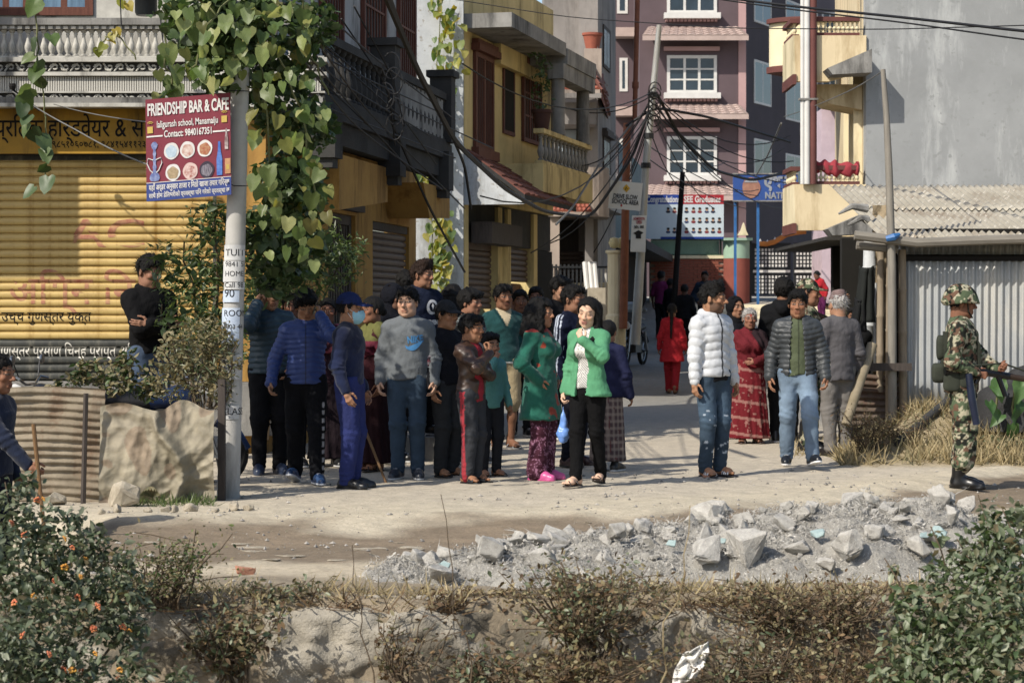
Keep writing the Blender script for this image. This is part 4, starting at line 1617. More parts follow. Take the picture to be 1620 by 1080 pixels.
	for q in range(46):
		x = rng.uniform(-2.6, 3.2)
		yb = 13.8 + 0.12 * (x + 0.5) + 0.16 * (x + 0.5) ** 2 * (x > -0.5)
		y = yb + rng.normal(-0.15, 0.55)
		s = rng.uniform(0.05, 0.2)
		o = link('flat_stone', fm[q % 5], None, loc=(x, y, float(gz(x, y)) + 0.002))
		o.rotation_euler = (rng.uniform(-.06, .06), rng.uniform(-.06, .06), rng.uniform(-.5, .5))
		o.scale = (s * 1.5, s, s * 0.35)
		tag(o, 'flat pale stone half sunk in the damp brown road strip', 'stone', 'flat stones sunk in the dirt road')
	bv = [chunk_mesh('brick_fragment', 450 + q, 12, 0.6, M_BRICK, 0.1) for q in range(2)]
	for px, py, s, lab in [(388, 905, .12, 'orange broken brick at the road edge beside the weeds'), (1117, 757, .07, 'red brick crumb on the road by the white jacket man')]:
		d = 4961 / (py - HY)
		x = (px - 810) / F * d
		o = link('brick_fragment', bv[0], None, loc=(x, d, float(gz(x, d)) + s * 0.2))
		o.rotation_euler = (0.2, 0.1, 0.5)
		o.scale = (s, s * .6, s * .6)
		tag(o, lab, 'brick')


build_heap()
# ---------------------------------------------------------------- the hardware shop on the left corner
M_WHITE = surf('old_whitewash', 'bdbab0', '9b988f', 3.5, 0.9, 50, 0.3, 0.006, stains='55534d')
M_GREYC = surf('weathered_cement', '8f8d88', '6a6864', 2.0, 0.92, 45, 0.45, 0.01, stains='3c3b39')
M_DARKC = surf('dark_cement', '3d3c3a', '2a2928', 2.5, 0.92, 45, 0.45, 0.01)  # dark cement tone, also serving as panes and door backing
M_ORANGE = surf('ochre_limewash', 'ad8035', '966b2c', 2.0, 0.9, 50, 0.3, 0.006, stains='6f4c1a')
M_YSHUT = surf('yellow_shutter_paint', 'c4a356', 'aa8a48', 5.0, 0.5, 80, 0.15, 0.003, stains='8a6014', spec=0.4, stretch=(0.6, 1, 3))
M_DSHUT = surf('dark_shutter_paint', '2e302f', '45463f', 5.0, 0.55, 80, 0.15, 0.003, stains='6b6759')
M_BROWN = surf('brown_window_wood', '6b3a2a', '54291d', 9.0, 0.7, 90, 0.3, 0.004, stretch=(4, 4, 0.6))
M_DWOOD = surf('dull_grey_wood', '4a413b', '38312d', 9.0, 0.8, 90, 0.3, 0.004, stretch=(4, 4, 0.6))
M_GLASS = surf('dark_glass', '1c2730', '2b3a48', 1.0, 0.12, 10, 0.02, 0.001, spec=0.6)
M_CURT = surf('blue_curtain_glass', '5d7f9c', '34506b', 4.0, 0.25, 10, 0.05, 0.002, spec=0.6, stretch=(5, 5, 0.5))
M_BLACKP = surf('black_lettering', '120f0d')
M_REDP = surf('faded_red_lettering', '9c5540', 'b0825a', 20, 0.7, 80, 0.1, 0.002)
M_WHITEP = surf('white_lettering', 'd4d0c4', 'b3aea0', 20, 0.7)
M_RELIEF = surf('black_relief_ground', '2b2a28', '3c3a37', 3, 0.95)
M_TIN = surf('galvanised_tin', 'a7aaa9', '8e9290', 1.6, 0.55, 30, 0.15, 0.004, stains='857d70', metal=0.25, spec=0.4)
M_RUST = surf('rusty_tin', '6d5f52', '57483c', 3, 0.8, 40, 0.4, 0.006, stains='5a3624', metal=0.1)

SHOP_Y, BALC_Y = 22.3, 21.75
CX, CY = -2.54, 22.0                                       # front right corner of the shop
UX, UY = 0.168, 0.986                                      # its alley side runs this way


def dev(s):
	"""Blender lays letters out in typed order: put the short i sign before its consonant."""
	out = []
	for ch in s:
		if ch == '\u093f' and out:
			i = len(out) - 1
			while i >= 2 and out[i - 1] == '\u094d':
				i -= 2
			out.insert(i, ch)
		else:
			out.append(ch)
	return ''.join(out)


def zpx(py, d):
	return HC - (py - HY) / F * d


def xpx(px, d):
	return (px - 810) / F * d


def baluster_mesh(name, h, r, mat, n=10):
	p = [(r * .9, 0), (r * .9, .05 * h), (r * .45, .09 * h), (r * .95, .26 * h), (r * 1.05, .36 * h), (r * .85, .48 * h), (r * .5, .62 * h), (r * .42, .78 * h), (r * .62, .84 * h), (r * .45, .88 * h), (r * .9, .93 * h), (r * .9, h)]
	return MB().lathe(p, n=n).mesh(name, mat, smooth=True)


def slat_mesh(name, x0, x1, pitch, mat, depth=0.022, n=7, M=None):
	"""One interlocking lath of a roller shutter: rounded, with a lip, open at the back."""
	pr = []
	for i in range(n + 1):
		a = math.pi * i / n
		pr.append((-depth * math.sin(a) ** 0.8, pitch * (0.04 + 0.86 * (1 - math.cos(a)) / 2)))
	pr += [(0.004, pitch * 0.93), (0.004, pitch * 1.0), (0.012, pitch), (0.012, 0)]
	vs, fs = [], []
	k = len(pr)
	for x in (x0, x1):
		vs += [(x, y, z) for y, z in pr]
	fs = [(i, (i + 1) % k, (i + 1) % k + k, i + k) for i in range(k)] + [tuple(range(k))[::-1], tuple(range(k, 2 * k))]
	mb = MB(M)
	mb.add(vs, fs)
	return mb.mesh(name, mat, smooth=True)


def window(parent, M, u0, u1, z0, z1, mat_frame, mat_glass, nm=2, nt=1, depth=-0.003, fw=0.06, bars=0, name='window', proud=0.03, sill=None, lintel=None, barmat=None, panes=True):
	"""A window set on a wall's own frame (u along, v out, z up): a frame with mullions, its panes, bars, sill and lintel."""
	fr = MB(M)
	v0, v1 = -depth, proud
	fr.box((u0, v0, z0), (u0 + fw, v1, z1)).box((u1 - fw, v0, z0), (u1, v1, z1))
	fr.box((u0 + fw, v0, z0), (u1 - fw, v1, z0 + fw)).box((u0 + fw, v0, z1 - fw), (u1 - fw, v1, z1))
	wi = (u1 - u0 - 2 * fw)
	for i in range(1, nm):
		u = u0 + fw + wi * i / nm
		fr.box((u - fw * .4, v0, z0 + fw), (u + fw * .4, v1 - .006, z1 - fw))
	for j in range(1, nt):
		z = z0 + fw + (z1 - z0 - 2 * fw) * j / nt
		fr.box((u0 + fw, v0, z - fw * .25), (u1 - fw, v1 - .012, z + fw * .25))
	f = fr.build(name, mat_frame, parent)
	if panes:
		for i in range(nm):
			a = u0 + fw + wi * i / nm + (fw * .4 if i else 0)
			b = u0 + fw + wi * (i + 1) / nm - (fw * .4 if i < nm - 1 else 0)
			MB(M).box((a, v0 + .008, z0 + fw), (b, v0 + .02, z1 - fw)).build('pane', mat_glass, f)
	for i in range(bars):
		u = u0 + fw + wi * (i + .5) / bars
		MB(M).box((u - .013, .02, z0 + fw), (u + .013, .04, z1 - fw)).build('bar', barmat or mat_frame, f)
	if sill:
		MB(M).box((u0 - .08, .002, z0 - sill), (u1 + .08, .11, z0 - .002)).build('sill', mat_frame if lintel != 'white' else M_WHITE, f)
	if lintel and lintel != 'white':
		MB(M).box((u0 - .1, .002, z1 + .002), (u1 + .1, .13, z1 + .10)).box((u0 - .06, .002, z1 + .103), (u1 + .06, .10, z1 + .17)).build('lintel', mat_frame, f)
	return f


def shutter_text(body, px, py, size_px, mat, parent, width_px=None, d=SHOP_Y, pitch=0.085, z0=0.75, depth=0.022, bold=0.0, drop=None):
	"""Painted lettering that follows the laths of the shutter."""
	s = d / F
	me = text_mesh(body, size_px * s, 'lettering', 'LEFT', bold=bold)
	xs = [v.co.x for v in me.vertices]
	if not xs:
		return
	if width_px:
		me.transform(Matrix.Diagonal((width_px * s / (max(xs) - min(xs)), 1, 1, 1)))
	me.transform(facing(xpx(px, d), 0, zpx(py, d)))
	bm = bmesh.new()
	bm.from_mesh(me)
	zs = [v.co.z for v in bm.verts]
	n0, n1 = int((min(zs) - z0) / pitch) - 1, int((max(zs) - z0) / pitch) + 1
	for k in range(n0, n1 + 1):
		for fr in (0.05, 0.2, 0.36, 0.5, 0.64, 0.8, 0.9, 0.95):
			z = z0 + (k + fr) * pitch
			bmesh.ops.bisect_plane(bm, geom=bm.verts[:] + bm.edges[:] + bm.faces[:], plane_co=(0, 0, z), plane_no=(0, 0, 1))
	for v in bm.verts:
		fr = ((v.co.z - z0) / pitch) % 1.0
		c = 1 - 2 * min(max((fr - .04) / .86, 0), 1)
		v.co.y = SHOP_Y - depth * math.sqrt(max(1 - c * c, 0)) ** 0.8 - 0.0025
	if drop:
		rr = random.Random(5)
		dead = [f for f in bm.faces if mnoise.noise(f.calc_center_median() * 7) > drop]
		bmesh.ops.delete(bm, geom=dead, context='FACES')
	bm.to_mesh(me)
	bm.free()
	me.transform(Matrix.Translation(-wloc(parent)))
	me.materials.append(mat)
	return link('lettering', me, parent)


def build_shop():
	root = empty('hardware_shop', (-4.5, 22.4, 0.3), 'corner shop house with yellow roller shutter below a carved white balcony', 'building')
	x0, x1 = -7.6, CX
	# ground-floor front: plinth, end pier, beam above the shutter
	MB().box((x0, 21.75, 0.2), (x1 + .1, 23.2, 0.74)).build('plinth', M_GREYC, root)
	MB().box((-3.05, 22.02, 0.745), (x1, 23.2, 3.44)).build('corner_pier', M_ORANGE, root)
	MB().box((x0, 22.45, 0.745), (-3.055, 23.2, 3.44)).build('back_wall', M_DARKC, root)
	# alley side wall with openings left as recesses: built from piers
	M = frame2((CX, CY), (CX + UX, CY + UY))
	L = 7.3
	for a, b, z0, z1 in [(0.0, 2.55, 0, 3.45), (2.555, 3.85, 2.62, 3.45), (3.855, 4.75, 0, 3.45), (4.755, 6.85, 2.60, 3.45), (6.855, L, 0, 3.45)]:
		MB(M).box((a, -.35, z0), (b, 0, z1)).build('side_wall', M_ORANGE, root)
	# door with upright slats, in the alley side
	door = MB(M).box((2.56, -.16, 0), (2.66, -.05, 2.615)).box((3.745, -.16, 0), (3.845, -.05, 2.615)).box((2.665, -.16, 2.5), (3.74, -.05, 2.615)).box((2.665, -.15, 1.25), (3.74, -.06, 1.33)).build('door', M_DWOOD, root)
	MB(M).box((2.67, -.2, 0), (3.74, -.17, 2.49)).build('door_panel', M_DARKC, door)
	for i in range(9):
		u = 2.72 + i * .12
		MB(M).box((u, -.13, 0.02), (u + .06, -.075, 2.495)).build('door_slat', M_DWOOD, door)
	MB(M).box((2.5, .003, 2.66), (3.95, .10, 2.74)).build('door_hood', M_DWOOD, root)
	sh = MB(M).box((4.76, -.13, 2.5), (6.845, -.02, 2.595)).build('side_shutter', M_DWOOD, root)
	sm = slat_mesh('shutter_slat', 4.765, 6.84, 0.085, surf('brown_shutter', '5c4a40', '4a3b33', 4, 0.6), M=M @ Matrix.Scale(-1, 4, (0, 1, 0)) @ Matrix.Translation((0, 0.06, 0)))
	for k in range(29):
		piece('shutter_slat', sm, sh, (0, 0, 0.02 + k * .085))
	# cantilevered ochre boxes (stair and shade slabs) over the alley
	MB(M).prism([(0.9, 2.55), (3.2, 2.75), (3.2, 3.15), (0.9, 3.15)], 0.003, .55, 1).build('ochre_bracket', M_ORANGE, root)
	MB(M).prism([(5.6, 2.66), (6.9, 2.72), (6.9, 3.1), (5.2, 3.1)], 0.003, .55, 1).build('ochre_bracket', M_ORANGE, root)
	# the overhanging first floor slab, front and side, with its corner blocks
	A0, A1 = (-7.6, BALC_Y), (-1.90, BALC_Y)
	z = lambda py: zpx(py, BALC_Y)
	zb, zt = z(166), z(30)
	MB().box((x0, BALC_Y + .02, zb), (-1.93, 23.2, zb + .08)).build('balcony_floor', M_GREYC, root)
	F0, F1 = (-1.90, BALC_Y), (-0.78, BALC_Y + 6.6)
	Ms = frame2(F0, F1)
	Ls = 6.7
	MB(Ms).box((0.03, -1.0, zb - .10), (Ls, -.02, zb + .10)).build('balcony_floor', M_DARKC, root)
	MB(Ms).box((0.6, -.28, zb - .34), (Ls, -.08, zb - .105)).build('edge_beam', M_DARKC, root)
	for u in (0.35, 3.4, 6.3):
		MB(Ms).box((u - .16, -.22, zb - .52), (u + .16, .05, zb - .02)).box((u - .11, -.16, zb - .62), (u + .11, .01, zb - .523)).build('corner_block', M_DARKC, root)
	for u in (3.2, 6.55):
		MB(Ms).box((u - .14, -.26, zb + .12), (u + .14, .03, zb + .98)).box((u - .19, -.3, zb + .983), (u + .19, .07, zb + 1.07)).build('balcony_post', M_DARKC, root)
	# front balcony: carved bands one above the other
	bands = root
	y0 = BALC_Y
	MB().box((x0, y0, z(169)), (-1.90, y0 + .18, z(163))).build('ledge', M_WHITE, bands)
	MB().box((x0, y0 + .05, z(163) + .002), (-1.93, y0 + .2, z(147) - .002)).build('carved_band', M_RELIEF, bands)
	MB().box((x0, y0 + .012, z(147)), (-1.91, y0 + .2, z(144))).build('ledge', M_WHITE, bands)
	MB().box((x0, y0 + .06, z(144) + .002), (-1.94, y0 + .2, z(120) - .002)).build('ribbed_band', surf('ribbed_ground', '6f6d68', '4f4d4a', 3), bands)
	MB().box((x0, y0 - .01, z(120)), (-1.89, y0 + .2, z(114))).build('ledge', M_WHITE, bands)
	MB().box((x0, y0 + .05, z(114) + .002), (-1.93, y0 + .2, z(98) - .002)).build('carved_band', M_RELIEF, bands)
	MB().box((x0, y0 - .015, z(98)), (-1.885, y0 + .22, z(91))).build('ledge', M_WHITE, bands)
	for a, b in ((163, 147), (114, 98)):           # running scrolls
		zc, hh = (z(a) + z(b)) / 2, (z(b) - z(a)) / 2
		mb = MB()
		n = 0
		x = -5.6
		for i in range(34):
			cx = x + i * 0.112
			if cx > -2.0:
				break
			pts = []
			for t in np.linspace(0, 1, 9):
				an = math.pi * (1.0 - 1.75 * t)
				rr = hh * (.75 - .45 * t)
				pts.append((cx + .03 + rr * math.cos(an) * 1.15, y0 + .045, zc + rr * math.sin(an) * (1 if i % 2 == 0 else -1)))
			mb.tube(pts, .011, 5)
			mb.tube([(cx - .03, y0 + .045, zc - hh * .8 * (1 if i % 2 == 0 else -1)), (cx + .0, y0 + .045, zc), (cx + .045, y0 + .045, zc + hh * .75 * (1 if i % 2 == 0 else -1))], .010, 5)
		mb.build('scroll_relief', M_WHITE, bands)['kind'] = 'stuff'
	rib = MB().box((-.0085, 0, 0), (.0085, .03, z(121) - z(143.5))).mesh('rib', M_WHITE)
	for i in range(150):
		piece('rib', rib, bands, (-1.96 - i * .0245, y0 + .032, z(143.5)))
	bh = z(46) - z(88)
	bal = baluster_mesh('baluster', bh, .036, M_WHITE)
	for i in range(46):
		piece('baluster', bal, bands, (-2.02 - i * .0815, y0 + .09, z(88)))
	MB().box((x0, y0 + .03, z(91) + .002), (-1.92, y0 + .17, z(88))).build('rail', M_WHITE, bands)
	MB().box((x0, y0 + .02, z(46)), (-1.91, y0 + .18, z(40))).build('rail', M_GREYC, bands)
	MB().box((x0, y0 - .02, z(40) + .002), (-1.88, y0 + .22, z(29))).build('coping', M_GREYC, bands)
	key = MB().box((0, 0, 0), (.045, .012, .028)).mesh('key_block', M_WHITE)
	for i in range(48):
		piece('key_block', key, bands, (-2.0 - i * .078, y0 + .006, z(45.4)))
	# side balcony: parapet of dark balusters along the alley
	sb = baluster_mesh('side_baluster', .52, .055, M_DARKC, 8)
	for i in range(26):
		p = Ms @ Vector((.35 + i * .24, -.1, zb + .15))
		if abs(.35 + i * .24 - 3.2) > .2 and abs(.35 + i * .24 - 6.55) > .2:
			piece('baluster', sb, root, p)
	MB(Ms).box((0.05, -.17, zb + .67), (Ls, -.03, zb + .76)).build('rail', M_DARKC, root)
	MB(Ms).box((0.05, -.15, zb + .105), (Ls, -.04, zb + .148)).build('rail', M_DARKC, root)
	MB(Ms).box((3.5, -.14, zb + .149), (6.3, -.06, zb + .66)).build('parapet_panel', M_GREYC, root)
	# upper storey
	MB().box((x0, 22.3, zb + .081), (CX - .02, 22.6, 6.2)).build('upper_wall', M_WHITE, root)
	Mu = frame2((CX, 22.3), (CX + UX, 22.3 + UY))
	MB(Mu).box((0.0, -.3, zb + .101), (7.3, 0, 6.2)).build('upper_wall', surf('shaded_whitewash', 'a5a6a6', '8b8c8d', 2, 0.9, 50, 0.3, 0.006, stains='55534f'), root)  # alley side's shade is put into a darker whitewash
	Mf = frame2((x0, 22.3), (0, 22.3))
	zw = zpx(25, 22.3)
	for a, b in ((-30, 50), (56, 148)):
		window(root, Mf, xpx(a, 22.3) - x0, xpx(b, 22.3) - x0, zw, zw + 1.35, M_BROWN, M_CURT, 2, 1, fw=.085)
	for a, b in ((2.0, 3.0), (4.0, 5.2), (6.0, 7.0)):
		window(root, Mu, a, b, zb + .95, 6.0, M_BROWN, M_DARKC, 1, 2, bars=7, proud=.06)
	# unseen block added beyond the left edge to shade the shutter
	MB().box((x0, 20.55, 3.95), (-6.3, 21.0, 6.2)).build('added_shade_block', M_WHITE, root)
	# sign board over the shutter
	yb = 22.1
	sg = MB().box((x0, yb, zpx(243, yb)), (-3.06, yb + .06, zpx(172, yb))).build('sign_board', surf('sign_yellow', 'b5830f', '8f670e', 2, 0.6, 60, 0.1, 0.003, stains='5e4510'), root)
	MB().box((x0, yb + .07, zpx(243, yb)), (-3.06, 22.44, zpx(172, yb) + .35)).build('shutter_box', M_DARKC, root)
	s = yb / F
	text_on('प्रतिक हार्डवेयर & सप्लायर्स', 40 * s, facing(xpx(-8, yb), yb - .004, zpx(216, yb)), M_BLACKP, sg, bold=.0015, width=330 * s)
	text_on('९८५१०६०७८१, ९८४१५४११२३, ९८५१०', 15 * s, facing(xpx(82, yb), yb - .004, zpx(233, yb)), M_BLACKP, sg, bold=.0008, width=190 * s)
	# the roller shutter
	st = MB().box((-7.3, SHOP_Y + .03, .745), (-3.12, SHOP_Y + .06, 3.1)).build('roller_shutter', M_DSHUT, root)
	MB().box((-3.12, SHOP_Y - .05, .745), (-3.06, SHOP_Y + .06, 3.1)).build('guide_rail', M_DSHUT, st)
	pitch, zs = 0.085, 0.75
	ym = slat_mesh('shutter_slat', -7.29, -3.125, pitch, M_YSHUT)
	dm = slat_mesh('shutter_slat', -7.29, -3.125, pitch, M_DSHUT)
	for k in range(27):
		piece('shutter_slat', dm if k < 5 else ym, st, (0, SHOP_Y, zs + k * pitch), label='dark grey lath at the foot of the yellow shutter' if k < 5 else None)
	shutter_text('AC', 106, 390, 62, M_REDP, st, 125, bold=.006, drop=.16)
	shutter_text('अग्नि नि', 14, 480, 60, M_REDP, st, 200, bold=.005, drop=.2)
	shutter_text('उच्च गुणस्तर युक्त', 3, 508, 22, M_BLACKP, st, 142, bold=.001)
	shutter_text('गुणस्तर प्रमाण चिन्ह प्राप्त अग्नि नि', -4, 563, 24, M_WHITEP, st, 250, bold=.001)
	# black pot hanging from the upper floor
	pot = MB()
	p = at(231, 25, 21.9)
	pot.lathe([(.10, 0), (.115, .03), (.118, .28), (.125, .29), (.125, .33), (.11, .34)], (p.x, p.y, p.z), 14)
	o = pot.top('water_pot', surf('black_plastic', '14171a', '1d2226', 4, 0.35), 'black plastic pot standing on the balcony behind the carved rail', 'pot', smooth=True)
	# small camera under the ledge
	p = at(20, 142, 21.4)
	MB().lathe([(.025, 0), (.035, .03), (.03, .06)], tuple(p), 8).tube([p, p + Vector((.25, .1, -.2))], .012, 6).top('cctv_bracket', M_BLACKP, 'small black bracket fixed to the ribbed balcony band', 'bracket')


build_shop()


# ---------------------------------------------------------------- fence of tin and sacking in front of the shop
def build_fence():
	y = 16.6
	d = y
	p0 = at(10, 790, d)
	z1 = zpx(615, d)
	# corrugated rusty sheet: horizontal waves
	n, m = 40, 130
	V, Q = [], []
	for i in range(n + 1):
		for j in range(m + 1):
			x = -4.6 + (xpx(168, d) + 4.6) * i / n
			z = -.42 + (z1 + .42) * j / m
			yy = y + .014 * math.sin(z * 105 + 1.5 * mnoise.noise(Vector((x * 1.5, 4, z)))) * (1 + .8 * mnoise.noise(Vector((x * 3, 1, z * 4)))) + .06 * mnoise.noise(Vector((x * 2, 0, z * 3))) + .02 * mnoise.noise(Vector((x * 9, 2, z * 7))) - .05 * (i / n)
			V.append((x, yy, z + .02 * math.sin(x * 3)))
	for i in range(n):
		for j in range(m):
			a = i * (m + 1) + j
			Q.append((a, a + m + 1, a + m + 2, a + 1))
	o = link('tin_fence', mesh_np('tin_fence', V, Q, None, True, mat=surf('rust_stained_tin', '8f826d', '6f6350', 3.5, .9, 30, .6, .01, stains='6a4f3a')))
	tag(o, 'rusty corrugated tin sheet fence with horizontal ribs', 'fence')
	# crumpled sacking panel
	n, m = 90, 90
	V, Q, cc = [], [], []
	for i in range(n + 1):
		for j in range(m + 1):
			u, w = i / n, j / m
			x = xpx(163, d) + (xpx(343, d) - xpx(163, d)) * u
			top = zpx(642, d) + .03 * math.sin(u * 9) + .05 * (u > .55) * math.sin((u - .55) * 12)
			z = -.03 + (top + .03) * w
			q = Vector((x * 2.2, 3.1, z * 2.2))
			qq = q * .75 + Vector((mnoise.noise(q), 0, mnoise.noise(q + Vector((3, 3, 3))))) * .35
			yy = y - .02 - .17 * mnoise.voronoi(qq)[0][0] - .08 * mnoise.voronoi(qq * 2.3)[0][0] - .045 * mnoise.voronoi(qq * 5.5 + Vector((2, 2, 2)))[0][0] - .05 * mnoise.noise(q * .8) - .008 * mnoise.noise(q * 9)
			yy -= .10 * math.exp(-((u - .62 - .12 * math.sin(w * 5)) / .05) ** 2)
			yy += .08 * (w ** 3)
			V.append((x, yy, z))
			g = .5 + .5 * mnoise.noise(q * 1.3 + Vector((9, 2, 1)))
			c = rgb('7f7761') * (1 - g) + rgb('9c917a') * g
			if abs(mnoise.noise(q * 1.7 + Vector((1, 7, 3)))) > .33:
				c = c * .55 + rgb('7a5a42') * .45
			c = c * (.72 + .5 * abs(mnoise.noise(q * 4.5)))
			cc.append(c)
	for i in range(n):
		for j in range(m):
			a = i * (m + 1) + j
			Q.append((a, a + m + 1, a + m + 2, a + 1))
	o = link('sacking_fence', mesh_np('sacking_fence', V, Q, np.array(cc), True, mat=attrmat('crumpled_sheet', .7, 35, .5, .01, .3, var=.15)))
	tag(o, 'crumpled pale plastic sacking stretched as a fence by the pole', 'fence')
	MB().box((xpx(345, d), y - .02, -.05), (xpx(356, d), y + .05, zpx(600, d)), Matrix.Rotation(R(0), 4, 'Y')).top('fence_post', M_DWOOD, 'weathered wooden post at the right end of the sacking fence', 'post')
	a, b = at(130, 778, 16.35), at(136, 622, 16.35)
	MB().tube([(a.x, a.y, -.3), b], [.022, .02], 6).top('fence_post', M_DWOOD, 'thin grey wooden stake in front of the tin sheet fence', 'post')


build_fence()


# ---------------------------------------------------------------- concrete street-light pole with bills pasted on it
def build_pole():
	d = 16.9
	b, t = at(361, 786, d), at(385, -60, d)
	root = empty('utility_pole', (b.x, d, 0), 'pale concrete pole with torn paper bills and a pub sign', 'pole')
	z = np.linspace(-.1, t.z, 14)
	pts = [(b.x + (t.x - b.x) * (q / t.z), d, q) for q in z]
	MB().tube(pts, [.092 - .004 * i / 2 for i in range(14)], 20).build('shaft', surf('pole_concrete', 'b3b1ac', '9a9893', 2, .85, 60, .35, .006, stains='77746e'), root, smooth=True)

	def around(z0, z1, a0, a1, r, name, mat):
		vs, fs = [], []
		n = 10
		for i in range(n + 1):
			a = a0 + (a1 - a0) * i / n
			for zz in (z0, z1):
				x = b.x + (t.x - b.x) * (zz / t.z)
				vs.append((x + r * math.sin(a), d - r * math.cos(a), zz))
		fs = [(2 * i, 2 * i + 2, 2 * i + 3, 2 * i + 1) for i in range(n)]
		return MB().add(vs, fs).build(name, mat, root, smooth=True)
	M_PAPER = surf('pasted_paper', 'c4c4c2', '9fa0a2', 6, .9)
	M_BLUEP = surf('bluish_paper', '9fb0c8', 'b6c2d2', 8, .9)
	M_INK = surf('bill_ink', '232326')
	for p0, p1, a0, a1, m in [(388, 412, -1.0, 1.1, M_PAPER), (413, 446, -1.1, .9, M_PAPER), (447, 458, -.8, 1.2, M_PAPER), (460, 478, -1.0, .6, M_BLUEP), (487, 545, -1.1, .7, M_BLUEP), (560, 600, -.4, 1.0, M_PAPER), (640, 662, -.5, .9, M_PAPER)]:
		around(zpx(p1, d), zpx(p0, d), a0, a1, .094, 'paper_bill', m)
	for body, py, sz in [('TUITION', 405, 12), ('9841 5', 422, 9), ('HOME', 437, 9), ('Call 98', 455, 9), ('90', 470, 14), ('ROOM', 500, 11), ('9803 44', 520, 8), ('TO LET', 580, 11), ('CLASS', 655, 12)]:
		me = text_mesh(body, sz * d / F * 1.3, 'lettering')
		zz = zpx(py, d)
		x = b.x + (t.x - b.x) * (zz / t.z)
		for v in me.vertices:
			a = -.75 + v.co.x / .0955
			v.co = Vector((x + .0955 * math.sin(a), d - .0955 * math.cos(a), zz + v.co.y))
		me.transform(Matrix.Translation(-Vector(root.location)))
		me.materials.append(M_INK)
		link('lettering', me, root)
	# the pub sign wired to it
	c = [at(230, 158, 16.72), at(366, 133, 16.72), at(366, 308, 16.72), at(232, 319, 16.72)]
	sroot = empty('pub_sign', (c[3].x, 16.72, c[3].z), 'maroon and blue pub sign board with food pictures wired to the pole', 'sign')
	ux, uz = (c[2] - c[3]), (c[0] - c[3])
	W, Hh = ux.length, uz.length

	def Ms(u, v, o=.004):      # board coordinates (0..1 along, 0..1 up)
		return c[3] + ux * u + uz * v + Vector((0, -o, 0))
	bm = MB()
	q = [Ms(0, 0, 0), Ms(1, 0, 0), Ms(1, 1, 0), Ms(0, 1, 0)]
	bm.add([*q, *[p + Vector((0, .015, 0)) for p in q]], [(0, 1, 2, 3), (7, 6, 5, 4), (0, 4, 5, 1), (1, 5, 6, 2), (2, 6, 7, 3), (3, 7, 4, 0)])
	bm.build('board', surf('maroon_print', '7d2535', '86303f', 2, .6, 40, .05, .002), sroot)
	bm = MB()
	q = [Ms(0, 0, .003), Ms(1, 0, .003), Ms(1, .175, .003), Ms(0, .175, .003)]
	bm.add(q, [(0, 1, 2, 3)]).build('blue_strip', surf('blue_print', '2d3f87', '35488f', 2, .6, 40, .05, .002), sroot)
	M_W = surf('white_print', 'd9d6d4')
	M_Y = surf('yellow_print', 'c9a94a')

	def TM(u, v):
		uu, vv = ux.normalized(), uz.normalized()
		p = Ms(u, v, .005)
		return Matrix(((uu.x, vv.x, 0, p.x), (uu.y, vv.y, -1, p.y), (uu.z, vv.z, 0, p.z), (0, 0, 0, 1)))
	text_on('FRIENDSHIP BAR & CAFE', .13, TM(.02, .84), M_W, sroot, width=W * .96, bold=.004)
	text_on('laligurash school, Manamaiju', .075, TM(.13, .715), M_W, sroot, width=W * .72, bold=.001)
	text_on('Contact: 9840167351', .075, TM(.215, .615), M_W, sroot, width=W * .56, bold=.0015)
	text_on('यहाँ अर्डर अनुसार ताजा र मिठो खाजा तयार गरिन्छ', .06, TM(.03, .105), M_W, sroot, width=W * .95, bold=.0012)
	text_on('साथै होम डेलिभरीको व्यवस्था पनि गरेको व्यवस्था छ', .05, TM(.03, .03), M_W, sroot, width=W * .95, bold=.0008)

	def disc(u, v, ru, rv, mat, name, o=.005, n=24, jag=0.0, sd=1):
		vs = []
		for i in range(n):
			a = 2 * math.pi * i / n
			k = 1 + jag * math.sin(a * 5 + sd)
			vs.append(Ms(u + ru * k * math.cos(a), v + rv * k * math.sin(a), o))
		return MB().add(vs, [tuple(range(n))]).build(name, mat, sroot)

	def rect(u0, v0, u1, v1, mat, name='printed_line', o=.005):
		return MB().add([Ms(u0, v0, o), Ms(u1, v0, o), Ms(u1, v1, o), Ms(u0, v1, o)], [(0, 1, 2, 3)]).build(name, mat, sroot)
	rect(.01, .625, .2, .64, M_W)
	rect(.79, .625, .99, .64, M_W)
	rect(.0, .176, 1, .182, M_W)
	foods = [(.3, .475, M_W, surf('blue_plate', 'b8cbd8', '8fa9bd', 30)), (.49, .475, M_W, surf('dumplings', 'd6c9c0', 'a86a5a', 40)), (.695, .475, M_W, surf('noodle_mix', 'b58a62', 'a14632', 60)),
			 (.315, .265, M_W, surf('fried_rice', 'b39a78', '8c7a56', 60)), (.52, .265, surf('pink_plate', 'd7b8b0'), surf('meat_pieces', '9a4438', 'd8c4bc', 45)), (.715, .265, surf('dark_plate', '403848'), surf('dark_food', '4a4252', '8f8a96', 45, stretch=(4, 1, .6)))]
	for u, v, m1, m2 in foods:
		disc(u, v, .088, .083, m1, 'printed_plate', .005, 26, .02, u * 9)
		disc(u, v - .005, .066, .06, m2, 'printed_food', .0065, 22, .06, u * 20)
	# hookah
	M_HB = surf('hookah_blue', '8f9cc4', '3f4f96', 25)
	pr = [(.0, .19), (.045, .195), (.06, .22), (.055, .25), (.03, .28), (.016, .30), (.024, .33), (.014, .36), (.02, .4), (.012, .43), (.02, .46), (.012, .5), (.03, .52), (.04, .55), (.02, .575), (.0, .58)]
	vs = [Ms(.1 + w, v, .006) for w, v in pr] + [Ms(.1 - w, v, .006) for w, v in reversed(pr)]
	MB().add(vs, [tuple(range(len(vs)))]).build('printed_hookah', M_HB, sroot)
